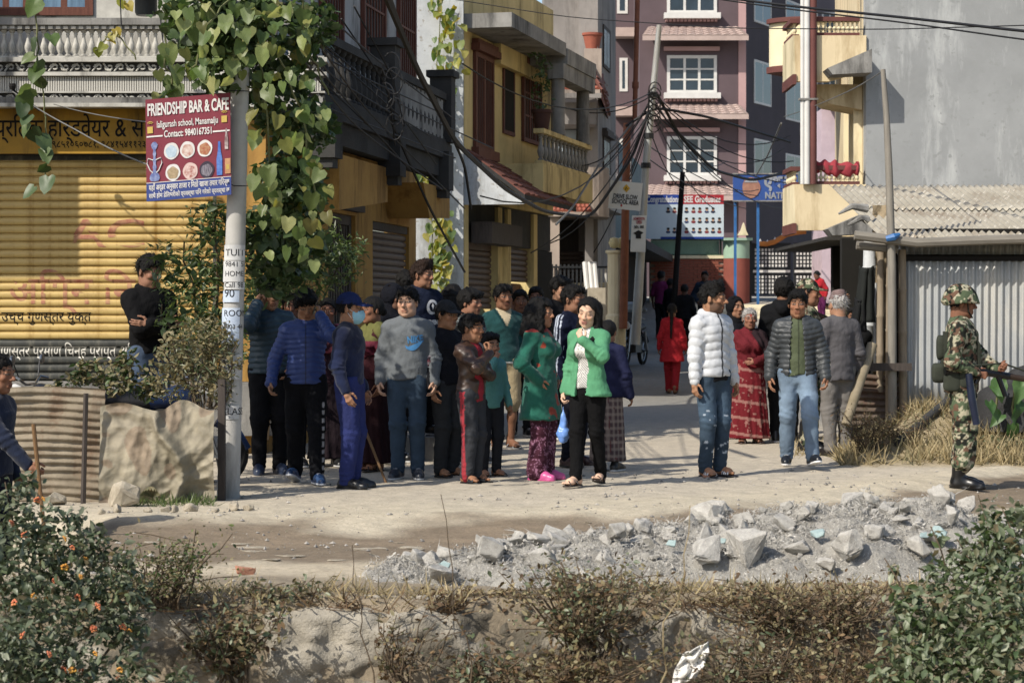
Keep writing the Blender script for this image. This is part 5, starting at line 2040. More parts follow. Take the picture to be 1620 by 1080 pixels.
	for sd in (1, -1):
		MB().tube([Ms(.1 + sd * .015, .40, .006), Ms(.1 + sd * .075, .42, .006), Ms(.1 + sd * .088, .37, .006), Ms(.1 + sd * .05, .30, .006), Ms(.1 + sd * .02, .275, .006)], .0045, 5).build('printed_hose', M_W, sroot)
	pr = [(0, .2), (.032, .2), (.034, .36), (.016, .45), (.013, .53), (0, .535)]
	for u, sc, m, v0 in ((.865, 1.0, surf('blue_bottle', '2c55b4', '5d86d0', 20), 0), (.95, .62, surf('brown_bottle', '5b1d22', 'c9c0c0', 18), .25)):
		vs = [Ms(u + w * sc, v0 + .2 + (v - .2) * sc, .006) for w, v in pr] + [Ms(u - w * sc, v0 + .2 + (v - .2) * sc, .006) for w, v in reversed(pr)]
		MB().add(vs, [tuple(range(len(vs)))]).build('printed_bottle', m, sroot)
	rect(.93, .21, .995, .36, surf('amber_glass', 'c28f62', 'a96b48', 20), 'printed_glass', .006)
	rect(.945, .25, .98, .30, M_Y, 'printed_glass', .007)
	for u, v in ((.055, .71), (.93, .76)):
		rect(u - .035, v - .045, u + .03, v + .02, M_Y, 'printed_cup', .006)
		for k in (1, 2):
			pts = [Ms(u + .018 * k * math.cos(a), v + .04 + .014 * k * math.sin(a), .006) for a in np.linspace(.5, 2.6, 6)]
			MB().tube(pts, .0035, 4).build('printed_wifi_arc', M_Y, sroot)
	for py in (300, 150):
		p = at(370, py - 6, 16.8)
		MB().tube([Ms(.97, (319 - py) / 165, .01), (p.x, 16.79, p.z), (p.x + .12, 16.82, p.z)], .004, 5).build('binding_wire', surf('wire', '1a1a1a'), sroot)


build_pole()
# ---------------------------------------------------------------- buildings along the lane
M_YELL = surf('faded_yellow_wall', 'd0b878', 'bca465', 1.6, 0.9, 50, 0.3, 0.006, stains='7d6a3c')
M_PLAST = surf('flaking_white_plaster', 'b9bdbf', '999da0', 1.8, 0.92, 45, 0.4, 0.01, stains='6a6a66', spots='8d8a83')
M_TILE = surf('brown_clay_tile', '7b4638', '5e342b', 6, 0.85, 40, 0.3, 0.005)
M_TILER = surf('orange_clay_tile', 'a4553e', '8a4534', 6, 0.85, 40, 0.3, 0.005)
M_BEIGE = surf('beige_render', 'a8988a', '94857a', 1.6, 0.9, 50, 0.25, 0.005, stains='6f655c')
M_GREYB = surf('greyish_render', '8b8580', '77726e', 1.6, 0.9, 50, 0.25, 0.005, stains='5d5955')
M_PURP = surf('plum_render', '5e4d52', '55464a', 1.2, 0.9, 40, 0.2, 0.005)
M_PINK = surf('pale_pink_render', 'b08a88', 'a37f7e', 1.2, 0.9, 40, 0.2, 0.005)
M_ROOFP = surf('pale_tile_roof', 'b39c92', 'a08a82', 3, 0.85, 40, 0.3, 0.01)
M_WFR = surf('white_window_paint', 'c9c7c2', 'b9b7b2', 3, 0.6)
M_CREAM = surf('cream_render', 'd4c096', 'c6b188', 1.4, 0.9, 50, 0.2, 0.004, stains='a58c62')
M_CREAML = surf('pale_cream_render', 'd9cba4', 'cbbc94', 1.4, 0.9, 50, 0.2, 0.004, stains='a39672')
M_MAROON = surf('maroon_trim', '6b3a34', '5a302c', 3, 0.75)
M_CEM = surf('bare_cement_wall', '929596', '818485', 0.9, 0.93, 30, 0.3, 0.008, stains='b2b5b4', spots='868989')
M_DKIN = surf('dark_interior', '14130f', '1d1b17', 2, 0.95)  # near-black colour stands in for the shade inside rooms
M_BRICKW = surf('red_brick_face', '96503e', '83432f', 14, 0.92, 60, 0.3, 0.006)
M_MORTAR = surf('mortar', '97897a', '857768', 8, 0.95)
M_BLUEP2 = surf('bright_blue_paint', '2a68b0', '24588f', 3, 0.5)
M_BLACKM = surf('black_metal', '16181b', '202327', 4, 0.5, spec=0.4)


def tile_roof(parent, p00, p10, p01, p11, rows, cols, mat, name='roof_tile', lift=.03):
	"""A pitched roof laid with courses of tiles: each tile a piece of its own (corners: eave-left, eave-right, ridge-left, ridge-right)."""
	p00, p10, p01, p11 = map(Vector, (p00, p10, p01, p11))
	nrm = (p10 - p00).cross(p01 - p00).normalized()
	if nrm.z < 0:
		nrm = -nrm
	for r in range(rows):
		for c in range(cols):
			u0, u1, v0, v1 = c / cols, (c + .94) / cols, r / rows, (r + 1.12) / rows
			q = []
			for u, v in ((u0, v0), (u1, v0), (u1, min(v1, 1)), (u0, min(v1, 1))):
				q.append((p00 * (1 - u) + p10 * u) * (1 - v) + (p01 * (1 - u) + p11 * u) * v)
			n2 = [nrm * (lift if i < 2 else .004) for i in range(4)]
			mid0, mid1 = (q[0] + q[1]) / 2 + nrm * (lift * 1.9), (q[2] + q[3]) / 2 + nrm * (lift * .8)
			top = [q[0] + n2[0], mid0, q[1] + n2[1], q[2] + n2[2], mid1, q[3] + n2[3]]
			bot = [q[0] - nrm * .004, q[1] - nrm * .004, q[2] - nrm * .004, q[3] - nrm * .004]
			mb = MB().add(top + bot, [(0, 1, 4, 5), (1, 2, 3, 4), (6, 7, 2, 1, 0), (9, 8, 7, 6), (7, 8, 3, 2), (6, 0, 5, 9), (3, 8, 9, 5, 4)])
			mb.build(name, mat, parent)


def roof_base(parent, p00, p10, p01, p11, mat, th=.06, name='roof_slab'):
	q = [Vector(p) for p in (p00, p10, p11, p01)]
	MB().add(q + [v - Vector((0, 0, th)) for v in q], [(0, 1, 2, 3), (7, 6, 5, 4), (0, 4, 5, 1), (1, 5, 6, 2), (2, 6, 7, 3), (3, 7, 4, 0)]).build(name, mat, parent)


def railing(parent, M, u0, u1, v, z0, z1, n, mat, rail_mat=None, r=.045):
	me = baluster_mesh('baluster', z1 - z0 - .12, r, mat, 8)
	for i in range(n):
		piece('baluster', me, parent, M @ Vector((u0 + (i + .5) * (u1 - u0) / n, v, z0 + .05)))
	MB(M).box((u0, v - .06, z0), (u1, v + .06, z0 + .048)).build('rail', rail_mat or mat, parent)
	MB(M).box((u0, v - .08, z1 - .068), (u1, v + .08, z1)).build('coping', rail_mat or mat, parent)


def build_yellow():
	A = (-0.66, 29.6)
	ux, uy = 0.239, 0.971
	root = empty('yellow_house', (-1.2, 30, 0), 'yellow house with pillared balcony and brown shuttered windows on the lane', 'building')
	M = frame2(A, (A[0] + ux, A[1] + uy))
	L = 5.6
	d = 29.6
	MB().box((-1.60, d - .25, -.05), (A[0] - .01, d + .35, 6.4)).build('gable_wall', M_PLAST, root)
	# ground floor: shop fronts set back under a tiled awning
	for a, b, z0, z1 in [(0, .22, 0, 3.0), (1.9, 2.15, 0, 3.0), (2.5, 2.7, 0, 3.0), (4.2, 4.45, 0, 3.0)]:
		MB(M).box((a, -.4, z0), (b, 0, z1)).build('shop_pier', M_YELL, root)
	MB(M).box((.225, -.40, 2.45), (L, -.05, 3.02)).build('shop_lintel', M_DARKC, root)
	sm = slat_mesh('shutter_slat', .23, 1.89, .085, surf('brown_shutter'), M=M @ Matrix.Scale(-1, 4, (0, 1, 0)) @ Matrix.Translation((0, .12, 0)))
	so = MB(M).box((.23, -.2, 2.35), (1.89, -.1, 2.44)).build('shop_shutter', surf('brown_shutter'), root)
	for k in range(10):
		piece('shutter_slat', sm, so, (0, 0, 1.5 + k * .085))
	MB(M).box((.23, -.32, 0), (.55, -.25, 1.5)).build('blue_door_post', M_BLUEP2, root)
	MB(M).box((.56, -.30, 0), (1.89, -.22, 1.5)).build('teal_door', surf('teal_door_paint', '1f5c66', '194c55', 3, .6), root)
	MB(M).box((2.71, -.30, 0), (4.19, -.22, 1.9)).build('red_door', surf('dark_red_door', '5a1a1c', '481416', 3, .6), root)
	sm2 = slat_mesh('shutter_slat', 2.71, 4.19, .085, surf('brown_shutter'), M=M @ Matrix.Scale(-1, 4, (0, 1, 0)) @ Matrix.Translation((0, .12, 0)))
	for k in range(6):
		piece('shutter_slat', sm2, so, (0, 0, 1.92 + k * .085))
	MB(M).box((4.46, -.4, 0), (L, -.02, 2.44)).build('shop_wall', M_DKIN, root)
	# first floor wall and windows
	z1 = 3.15
	MB(M).box((0, -.3, 3.03), (L, 0, 6.4)).build('street_wall', M_YELL, root)
	zt1, zb1 = zpx(84, 30.3), zpx(235, 30.3)
	window(root, M, .45, 1.5, zb1, zt1, M_BROWN, M_DARKC, 2, 1, bars=8, sill=.14, lintel=True, fw=.07, proud=.05)
	zt2, zb2 = zpx(115, 34), zpx(232, 34)
	window(root, M, 3.35, 4.6, zb2, zt2, M_BROWN, M_DARKC, 3, 3, bars=8, lintel=True, fw=.06, proud=.05)
	window(root, M, 2.15, 2.85, zb2 + .02, zt2 + .25, M_BROWN, M_DKIN, 1, 2, fw=.06, proud=.03, name='balcony_door')
	# top canopy slab with soffit, beam and two posts
	zc = zpx(45, 29.5)
	MB(M).box((-.1, .003, zc), (3.4, .70, zc + .2)).build('canopy_slab', M_GREYC, root)
	MB(M).box((3.41, .003, zc - .12), (L, .72, zc + .12)).build('canopy_slab', M_GREYC, root)
	MB(M).box((1.6, .004, zc - .30), (L - .2, .12, zc - .004)).build('canopy_beam', M_YELL, root)
	MB(M).box((3.2, .45, zc - .36), (L, .70, zc - .125)).build('canopy_beam', M_GREYC, root)
	bz0, bz1 = zpx(268, 32.8), zpx(215, 32.8)
	for u in (3.35, 5.2):
		MB(M).lathe([(.13, 0), (.11, .1), (.105, zc - .36 - bz1), (.13, zc - .36 - bz1)], (u, .58, bz1), 12).build('canopy_post', M_GREYC, root, smooth=True)
	# balcony
	MB(M).box((2.0, .004, bz0 - .42), (L, .66, bz0 - .002)).build('balcony_slab', M_YELL, root)
	railing(root, M, 2.05, L - .05, .58, bz0, bz1, 13, M_GREYC, M_YELL, .05)
	# tiled awning
	e0, e1 = M @ Vector((.05, .85, zpx(312, 30.2))), M @ Vector((3.9, .75, zpx(312, 30.2)))
	r0, r1 = M @ Vector((.05, .004, 3.72)), M @ Vector((3.9, .004, 3.55))
	roof_base(root, e0, e1, r0, r1, M_DARKC, .07, 'awning_slab')
	tile_roof(root, e0, e1, r0, r1, 5, 11, M_TILE, 'roof_tile', .022)
	q = [M @ Vector((-.02, 0, 3.72)), M @ Vector((-.02, .86, zpx(314, 30.2) - .12)), M @ Vector((-.02, 0, zpx(314, 30.2) - .12))]
	MB().add(q + [p + Vector((0, .06, 0)) for p in q], [(0, 1, 2), (5, 4, 3), (0, 3, 4, 1), (1, 4, 5, 2), (2, 5, 3, 0)]).build('awning_cheek', M_PLAST, root)
	MB(M).box((.3, .02, 2.42), (2.1, .32, 2.72)).build('shutter_box', M_DWOOD, root)
	# flowerpot with its plant on the balcony
	p = M @ Vector((2.25, .58, bz1))
	pot = empty('flowerpot', p, 'brown flowerpot with a leafy plant on the yellow house balcony rail', 'plant pot')
	MB().lathe([(.10, 0), (.14, .24), (.16, .245), (.16, .29), (.13, .29)], tuple(p), 12).build('pot', surf('dark_clay', '4d3028', '3d2520', 5), pot, smooth=True)
	leaf_cloud('foliage', pot, [(p + Vector((.05 * math.sin(k * 2.1), .04 * math.cos(k), .35 + .09 * k)), .13) for k in range(9)], 190, .07, LM['mid'], flat=.4)
	# the house stands across a side yard, about five metres behind the corner shop
	k = 1.166
	for o in (root, pot):
		o.scale = (k, k, k)
		o.location = (o.location.x * k, o.location.y * k, HC + (o.location.z - HC) * k)


def leaf_arrays(kind='oval'):
	if kind == 'oval':
		v = [(0, 0, 0), (.26, .35, .05), (0, .38, -.03), (-.26, .35, .05), (.2, .72, .0), (0, .75, -.06), (-.2, .72, .0), (0, 1.08, -.14)]
		f = [(0, 1, 2), (0, 2, 3), (1, 4, 5), (1, 5, 2), (3, 2, 5), (3, 5, 6), (4, 7, 5), (5, 7, 6)]
	elif kind == 'blade':
		v = [(-.03, 0, 0), (.03, 0, 0), (.025, .5, .06), (-.025, .5, .06), (0, 1, .0)]
		f = [(0, 1, 2), (0, 2, 3), (3, 2, 4)]
	elif kind == 'narrow':
		v = [(0, 0, 0), (.11, .4, .03), (0, .42, -.02), (-.11, .4, .03), (0, 1, -.1)]
		f = [(0, 1, 2), (0, 2, 3), (1, 4, 2), (3, 2, 4)]
	else:   # heart
		v = [(0, 0, 0), (.22, -.14, .03), (.48, .02, .09), (.5, .36, .05), (.28, .74, -.04), (0, 1.05, -.16), (-.28, .74, -.04), (-.5, .36, .05), (-.48, .02, .09), (-.22, -.14, .03), (0, .42, -.05)]
		f = [(10, i, i + 1) for i in range(0, 9)] + [(10, 9, 0)]
	return np.array(v, float), np.array(f, int)


def scatter_leaves(pos, size, kind, dirs=None, up=0.35, rg=rng):
	"""Leaf-sized faces set at points: returns vertices, triangles and a random value per vertex."""
	v, f = leaf_arrays(kind)
	n = len(pos)
	a = rg.normal(size=(n, 3)) if dirs is None else dirs + rg.normal(size=(n, 3)) * .45
	a[:, 2] = a[:, 2] * .7 - .15 if dirs is None else a[:, 2]
	a /= np.linalg.norm(a, axis=1)[:, None] + 1e-9
	nz = rg.normal(size=(n, 3)) + np.array((0, 0, up * 3))
	nz -= a * (nz * a).sum(1)[:, None]
	nz /= np.linalg.norm(nz, axis=1)[:, None] + 1e-9
	b = np.cross(a, nz)
	s = size * rg.uniform(.4, 1.4, n)
	cw = rg.uniform(.5, 1.6, n)
	V = (v[None, :, 0, None] * b[:, None] + v[None, :, 1, None] * a[:, None] + (v[None, :, 2] * cw[:, None])[..., None] * nz[:, None]) * s[:, None, None] + np.asarray(pos)[:, None]
	T = (f[None] + (np.arange(n) * len(v))[:, None, None]).reshape(-1, 3)
	return V.reshape(-1, 3), T, np.repeat(rg.random(n), len(v))


LM = {}


def leaf_mats():
	LM['mid'] = leafmat('mid_green_leaf', ['3a4d2a', '48603a', '556b3c', '3e5228'])
	LM['vine'] = leafmat('squash_vine_leaf', ['567038', '6a8444', '48602e', '8a9a58', 'a3a465', '5c7440', '7f9050'], .45)
	LM['vined'] = leafmat('old_vine_leaf', ['5f7032', '8a8a40', '6e6a34', '4a5f28'], .45)
	LM['bush'] = leafmat('dusty_bush_leaf', ['4e5f40', '60704c', '717d5e', '848b70', '58664a', '6b5f40'], .25)
	LM['lantana'] = leafmat('lantana_leaf', ['36442c', '465438', '5a654a', '727a62', '3b4a30'], .2)
	LM['dry'] = leafmat('dry_weed_leaf', ['7a6d48', '8a7e58', '6c6846', '9a8e6c', '5e6040'], .25, .8)
	LM['straw'] = leafmat('straw', ['ab9a70', '998660', 'bfae86', '857752'], .3, .8)
	LM['brown'] = leafmat('withered_leaf', ['5d4630', '6f5538', '4b3a28', '7d6444'], .2, .85)
	LM['shrub'] = leafmat('fine_green_leaf', ['3f5428', '516a30', '5f7438', '748348', '394c24'], .3)
	LM['yellow'] = leafmat('yellow_leaf', ['b09a38', '9a9a3c', '7f8a38', 'a8a050'], .45)
	LM['big'] = leafmat('bright_broad_leaf', ['4a7038', '567d40', '3e6432'], .45)


leaf_mats()


def leaf_cloud(name, parent, blobs, n, size, mat, kind='oval', flat=1.0, up=.35, kindtag=None, shell=.55):
	"""Foliage: leaves through clumps given as (centre, radius)."""
	P = []
	w = np.array([b[1] ** 2 for b in blobs])
	idx = rng.choice(len(blobs), n, p=w / w.sum())
	c = np.array([tuple(b[0]) for b in blobs])[idx]
	r = np.array([b[1] for b in blobs])[idx]
	u = rng.normal(size=(n, 3))
	u /= np.linalg.norm(u, axis=1)[:, None]
	rad = r * (shell + (1 - shell) * rng.random(n)) * np.where(rng.random(n) < .15, 1.25, 1)
	P = c + u * rad[:, None] * (1, 1, flat if flat != 1 else 1)
	V, T, q = scatter_leaves(P, size, kind, None, up)
	off = np.array(wloc(parent)) if parent is not None else 0
	o = link(name, mesh_np(name, V - off, T, None, True, rnd=q, mat=mat), parent)
	if kindtag:
		o['kind'] = kindtag
	return o


def build_beige():
	root = empty('beige_house', (2.6, 41, 0), 'beige house with small orange tiled roof and rounded balcony', 'building')
	d = 43.5
	X = lambda px: xpx(px, d)
	Z = lambda py: zpx(py, d)
	M = frame2((X(942), d), (X(942) + .163, d + .987))
	# blocks: front part facing the camera and a receding lane side
	MB().box((X(862), d + .9, 0), (X(942), d + 4, 9.2)).build('front_wall', M_GREYB, root)
	MB(M).box((.4, -.4, 0), (3.6, 0, 9.2)).build('lane_wall', M_GREYB, root)
	window(root, M, 1.2, 2.4, Z(95), Z(26), M_DWOOD, M_GLASS, 2, 1, fw=.07)
	window(root, M, 1.2, 2.4, Z(278), Z(208), M_DWOOD, M_GLASS, 2, 1, fw=.07, lintel=True)
	# upper balcony: pale parapet with balusters
	MB().box((X(925), d + .1, Z(128)), (X(952), d + .88, Z(76))).build('balcony_wall', M_BEIGE, root)
	Mf = frame2((X(880), d + .2), (0, d + .2))
	railing(root, Mf, 0, X(925) - X(880), 0, Z(122), Z(88), 6, M_WFR, M_BEIGE, .06)
	# tiled roof
	e0, e1 = (X(868), d - 1.0, Z(150)), (X(946), d - 1.0, Z(150))
	r0, r1 = (X(868), d + .09, Z(124)), (X(920), d + .09, Z(124))
	roof_base(root, e0, e1, r0, r1, M_BEIGE, .1)
	tile_roof(root, e0, e1, r0, r1, 4, 12, M_TILER, 'roof_tile', .035)
	MB().box((X(866), d - 1.02, Z(163)), (X(948), d - .9, Z(150) - .07)).build('fascia', M_GREYB, root)
	g0, g1 = (X(948), d - 1.0, Z(150)), (X(972), d + 2.5, Z(168))
	s0, s1 = (X(930), d + .1, Z(95)), (X(962), d + 2.0, Z(92))
	roof_base(root, g0, g1, s0, s1, M_TILE, .1)
	tile_roof(root, g0, g1, s0, s1, 5, 6, M_TILE, 'roof_tile', .035)
	# recess with a white panel door, dark above
	MB().box((X(866), d - .5, Z(200)), (X(942), d + .88, Z(166))).build('soffit', M_GREYB, root)
	MB().box((X(884), d + .80, Z(270)), (X(932), d + .89, Z(200) - .01)).build('panel_door', surf('bluish_white_sheet', 'a9b7c2', '97a6b2', 1, .6), root)
	MB().box((X(884) - .06, d + .78, Z(270)), (X(884) - .003, d + .9, Z(200) - .01)).build('door_frame', M_BLACKM, root)
	MB().box((X(932) + .003, d + .78, Z(270)), (X(932) + .06, d + .9, Z(200) - .01)).build('door_frame', M_BLACKM, root)
	# rounded lower balcony
	pts = [(X(866), d + .85)] + [(X(866), d - .7)] + [(X(928) + .45 * math.sin(a), d - .25 - .45 * math.cos(a)) for a in np.linspace(0, 1.57, 7)] + [(X(928) + .45, d + .85)]
	MB().prism(pts, Z(345), Z(268), 2).build('balcony_wall', M_BEIGE, root)
	MB(M).box((.45, .01, Z(330)), (3.2, .25, Z(275))).build('balcony_wall', surf('white_ply', '9c9a96'), root)
	e0, e1, r0, r1 = (X(872), d - 1.6, Z(341)), (X(932), d - 1.6, Z(341)), (X(872), d - .75, Z(322)), (X(928), d - .75, Z(322))
	roof_base(root, e0, e1, r0, r1, M_BEIGE, .08)
	tile_roof(root, e0, e1, r0, r1, 3, 9, M_TILER, 'roof_tile', .03)
	# ground floor: dim shop fronts, white counters
	MB().box((X(868), d - .6, 0), (X(884), d + .6, Z(346))).build('shop_pier', M_BEIGE, root)
	MB().box((X(925), d - .3, 0), (X(938), d + .6, Z(346))).build('shop_pier', M_GREYB, root)
	sm = slat_mesh('shutter_slat', X(885), X(924), .09, surf('brown_shutter'))
	so = MB().box((X(885), d + .5, 0), (X(924), d + .6, Z(346))).build('shop_shutter', M_DWOOD, root)
	for k in range(20):
		piece('shutter_slat', sm, so, (0, d + .45, .9 + k * .09))
	# clay pot on the upper ledge
	p = Vector((X(938), d + .5, Z(76)))
	MB().lathe([(.14, 0), (.2, .3), (.22, .31), (.22, .36), (.18, .36)], tuple(p), 12).top('clay_pot', M_TILER, 'orange clay pot on the beige house balcony wall', 'pot', smooth=True)
	# low gate piers and a picket gate in front of the next yard
	g = empty('yard_gate', (X(960), 45, .2), 'white picket gate and railing beside the lamp pier', 'gate')
	dg = 42.8
	for i in range(16):
		px = 872 + i * 6.5
		MB().box((xpx(px, dg), dg, .1), (xpx(px, dg) + .04, dg + .04, zpx(418 if i < 11 else 425, dg))).build('picket', M_BLACKM if i < 11 else M_WFR, g)
	MB().box((xpx(870, dg), dg - .03, zpx(424, dg)), (xpx(968, dg), dg - .005, zpx(421, dg))).build('rail', M_BLACKM, g)
	MB().box((xpx(870, dg), dg - .03, zpx(462, dg)), (xpx(968, dg), dg - .005, zpx(458, dg))).build('rail', M_BLACKM, g)
	for px in (929, 937, 944):
		MB().tube([at(px, 458, 42.5), at(px - 4, 415, 42.7)], .05, 8).build('white_pipe', M_WFR, g)
	# tan rubble wall behind it
	MB().box((xpx(868, 43), 43, .1), (xpx(985, 43), 43.2, zpx(447, 43))).top('garden_wall', M_CREAML, 'low sunlit cream wall behind the picket gate', 'wall')
	MB().box((xpx(930, 42.3), 42.3, .1), (xpx(962, 42.3), 42.5, zpx(455, 42.3))).top('stone_wall', M_STONE, 'low rough stone wall beside the fluted lamp pier', 'wall')
	# fluted lamp pier with globe lamps
	dp = 42.2
	lp = empty('lamp_pier', at(974, 545, dp), 'cream pier with two round globe lamps on top', 'lamp post')
	b = at(974, 500, dp)
	MB().lathe([(.2, -.6), (.2, .0), (.16, .05), (.16, zpx(402, dp) - b.z), (.2, zpx(400, dp) - b.z), (.2, zpx(396, dp) - b.z)], (b.x, dp, b.z), 14).build('pier', M_CREAML, lp)
	for dx in (-.03, .12):
		q = at(974, 384, dp)
		MB().lathe([(.02, -.115), (.08, -.09), (.115, 0), (.08, .09), (.0, .115)], (q.x + dx, dp + dx, q.z), 14).build('globe', surf('yellowed_globe', 'c9bb86', 'b5a874', 2, .4), lp, smooth=True)
	# dim ground-floor shops in the deep shade, up to the purple house
	s = empty('shop_row', (2.7, 50, .3), 'dim row of open shops under a low balcony in the lane', 'building')
	M2 = frame2((xpx(968, 49), 49), (xpx(968, 49) + .12, 49.993))
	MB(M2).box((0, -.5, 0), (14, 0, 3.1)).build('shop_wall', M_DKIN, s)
	MB(M2).box((0, -.5, 3.11), (14, -.05, 5.6)).build('upper_wall', surf('dim_teal_wall', '66797a', '55686a', 2), s)
	MB(M2).box((-.1, -.045, 2.9), (14, .8, 3.1)).build('balcony_slab', M_DARKC, s)
	MB(M2).box((3.0, .005, .2), (3.5, .1, 2.7)).build('teal_shutter', surf('teal_paint', '3c7c86', '33707a', 3, .6), s)
	MB(M2).box((9.0, .005, .2), (9.35, .1, 2.8)).build('teal_shutter', surf('teal_paint'), s)
	MB(M2).box((1.0, .005, .3), (2.4, .06, 2.6)).build('doorway_shade', M_DKIN, s)  # solid slab, coloured dark for the doorway's shade
	for a in (.6, 5.5):
		window(s, M2, a, a + 1.2, 4.2, 5.6, M_BROWN, M_GLASS, 2, 1, fw=.07)


build_yellow()
build_beige()


def face_print(parent, p, s, seed):
	"""Passport-size portrait print: shoulders, face and hair as flat shapes."""
	r = random.Random(seed)
	for name, cx, cz, rx, rz, c in (('printed_shirt', 0, -.30, .36, .22, r.choice(['2a3550', '8a2f3a', '3a4a70', '30303a'])), ('printed_face', 0, .05, .2, .26, r.choice(['b58a6a', 'a87a5a', 'c49a7c'])), ('printed_hair', 0, .22, .24, .17, '17130f')):
		vs = [(p.x + s * (cx + rx * math.cos(a)), p.y - (.002 if name == 'printed_shirt' else .004 if name == 'printed_face' else .006), p.z + s * (cz + rz * math.sin(a))) for a in np.linspace(0, 2 * math.pi, 9)[:-1]]
		MB().add(vs, [tuple(range(8))]).build(name, surf('ink_' + c, c), parent)


def build_purple():
	d = 76.0
	root = empty('purple_house', (6, 78, 1.9), 'tall plum coloured house with white gridded windows and tiled hoods', 'building')
	X = lambda px, dd=d: xpx(px, dd)
	Z = lambda py, dd=d: zpx(py, dd)
	z0, zt = 1.5, Z(-60)
	MB().box((X(1012), d, z0), (X(1168), d + 9, zt)).build('front_wall', M_PURP, root)
	MB().box((X(1168) + .003, d - .05, z0), (X(1180), d + 1, zt)).build('corner_pilaster', M_PINK, root)
	M = frame2((X(1180) + .004, d), (X(1180) + .45, d + .89))
	MB(M).box((0, -.5, z0), (7.6, 0, zt)).build('side_wall', surf('shaded_plum', '473f46', '3e373d', 1.2), root)  # side wall carries its shade in a darker plum
	Md = frame2((X(1180) + 3.6, d + 6.8), (X(1180) + 6, d + 6.8))
	for py in (-40, 90, 216):
		window(root, M, .8, 2.6, Z(py + 70), Z(py), M_WFR, M_GLASS, 2, 3, fw=.08)
		window(root, M, 4.2, 6.2, Z(py + 84), Z(py + 14), M_WFR, M_GLASS, 2, 3, fw=.08)
	Mf = frame2((X(1012), d), (X(1100), d))
	u = lambda px: X(px) - X(1012)
	for py0, py1, n in ((-45, 22, 0), (88, 148, 1), (216, 278, 2)):
		w = window(root, Mf, u(1055), u(1134), Z(py1), Z(py0), M_WFR, M_GLASS, 3, 3, fw=.11, proud=.06)
		MB(Mf).box((u(1050), .003, Z(py1 + 9)), (u(1139), .35, Z(py1) - .003)).build('sill', M_WFR, w)
		MB(Mf).box((u(1050), .003, Z(py0 - 7)), (u(1138), .2, Z(py0 - 13))).build('lintel', M_PINK, w)
		dm = MB(Mf).box((0, .003, 0), (.1, .16, .09)).mesh('dentil', M_PINK)
		for i in range(14):
			piece('dentil', dm, w, (0, 0, 0)).location = Vector((u(1052) + i * (u(1136) - u(1052)) / 14, 0, Z(py1 + 13))) - wloc(w)
	for py in (43, 166, 293):
		e0, e1 = (X(1014), d - .9, Z(py + 19)), (X(1180), d - .9, Z(py + 19))
		r0, r1 = (X(1026), d - .003, Z(py)), (X(1170), d - .003, Z(py))
		roof_base(root, e0, e1, r0, r1, M_ROOFP, .16)
		tile_roof(root, e0, e1, r0, r1, 5, 12, M_ROOFP, 'roof_tile', .04)
	# set-back left wing
	MB().box((X(972, 80), 80, z0), (X(1014, 80), 84, zt)).build('wing_wall', M_PURP, root)
	Mw = frame2((X(972, 80), 80), (X(1014, 80), 80))
	for a, b, c, e in ((980, 993, 145, 92), (980, 993, 270, 220), (976, 993, 22, -30)):
		window(root, Mw, X(a, 80) - X(972, 80), X(b, 80) - X(972, 80), Z(c, 80), Z(e, 80), M_WFR, M_GLASS, 1, 3, fw=.1)
	for py in (48, 172, 300):
		MB().box((X(972, 80), 79.2, Z(py + 14, 80)), (X(1013, 80), 79.99, Z(py, 80))).build('hood', M_ROOFP, root)
	# rusty soil pipe in front of it
	p = [at(1004, 190, 46), at(1009, -20, 46)]
	MB().tube(p, .055, 10).tube([at(1005.2, 140, 46), at(1005.4, 130, 46)], .075, 10).top('soil_pipe', surf('rust_paint', '8a5138', '74422e', 5), 'rusty orange vertical pipe running up beside the plum house', 'pipe', smooth=True)
	# house closing the view behind, dark side street
	b = empty('far_house', (12, 92, 1.9), 'shaded house far down the lane behind the blue sign', 'building')
	MB().box((X(1130, 92), 92, 1.5), (X(1420, 92), 96, 16)).build('wall', surf('far_wall', '6f6a72', '5e5a62', 1), b)
	Mb = frame2((X(1130, 92), 92), (X(1420, 92), 92))
	for px in (1268, 1300, 1335):
		for py in (20, 120, 220):
			uu = X(px, 92) - X(1130, 92)
			window(b, Mb, uu, uu + .7, Z(py + 60, 92), Z(py, 92), M_WFR, M_GLASS, 2, 2, fw=.08)
	for py in (95, 200, 330):
		MB().box((X(1250, 92), 91.2, Z(py, 92)), (X(1380, 92), 91.98, Z(py - 8, 92))).build('balcony', M_WFR, b)
	# filler house between, pale with teal
	c = empty('narrow_house', (7.5, 88, 1.9), 'tall narrow house in shade between the plum and cream houses', 'building')
	MB().box((X(1215, 86), 86, 1.5), (X(1262, 86), 90, 18)).build('wall', surf('shaded_lilac', '575166', '4a4558', 1), c)
	Mc = frame2((X(1215, 86), 86), (X(1262, 86), 86))
	for py in (-30, 100, 225):
		window(c, Mc, .25, 1.0, Z(py + 70, 86), Z(py, 86), M_WFR, M_GLASS, 1, 3, fw=.08)


build_purple()


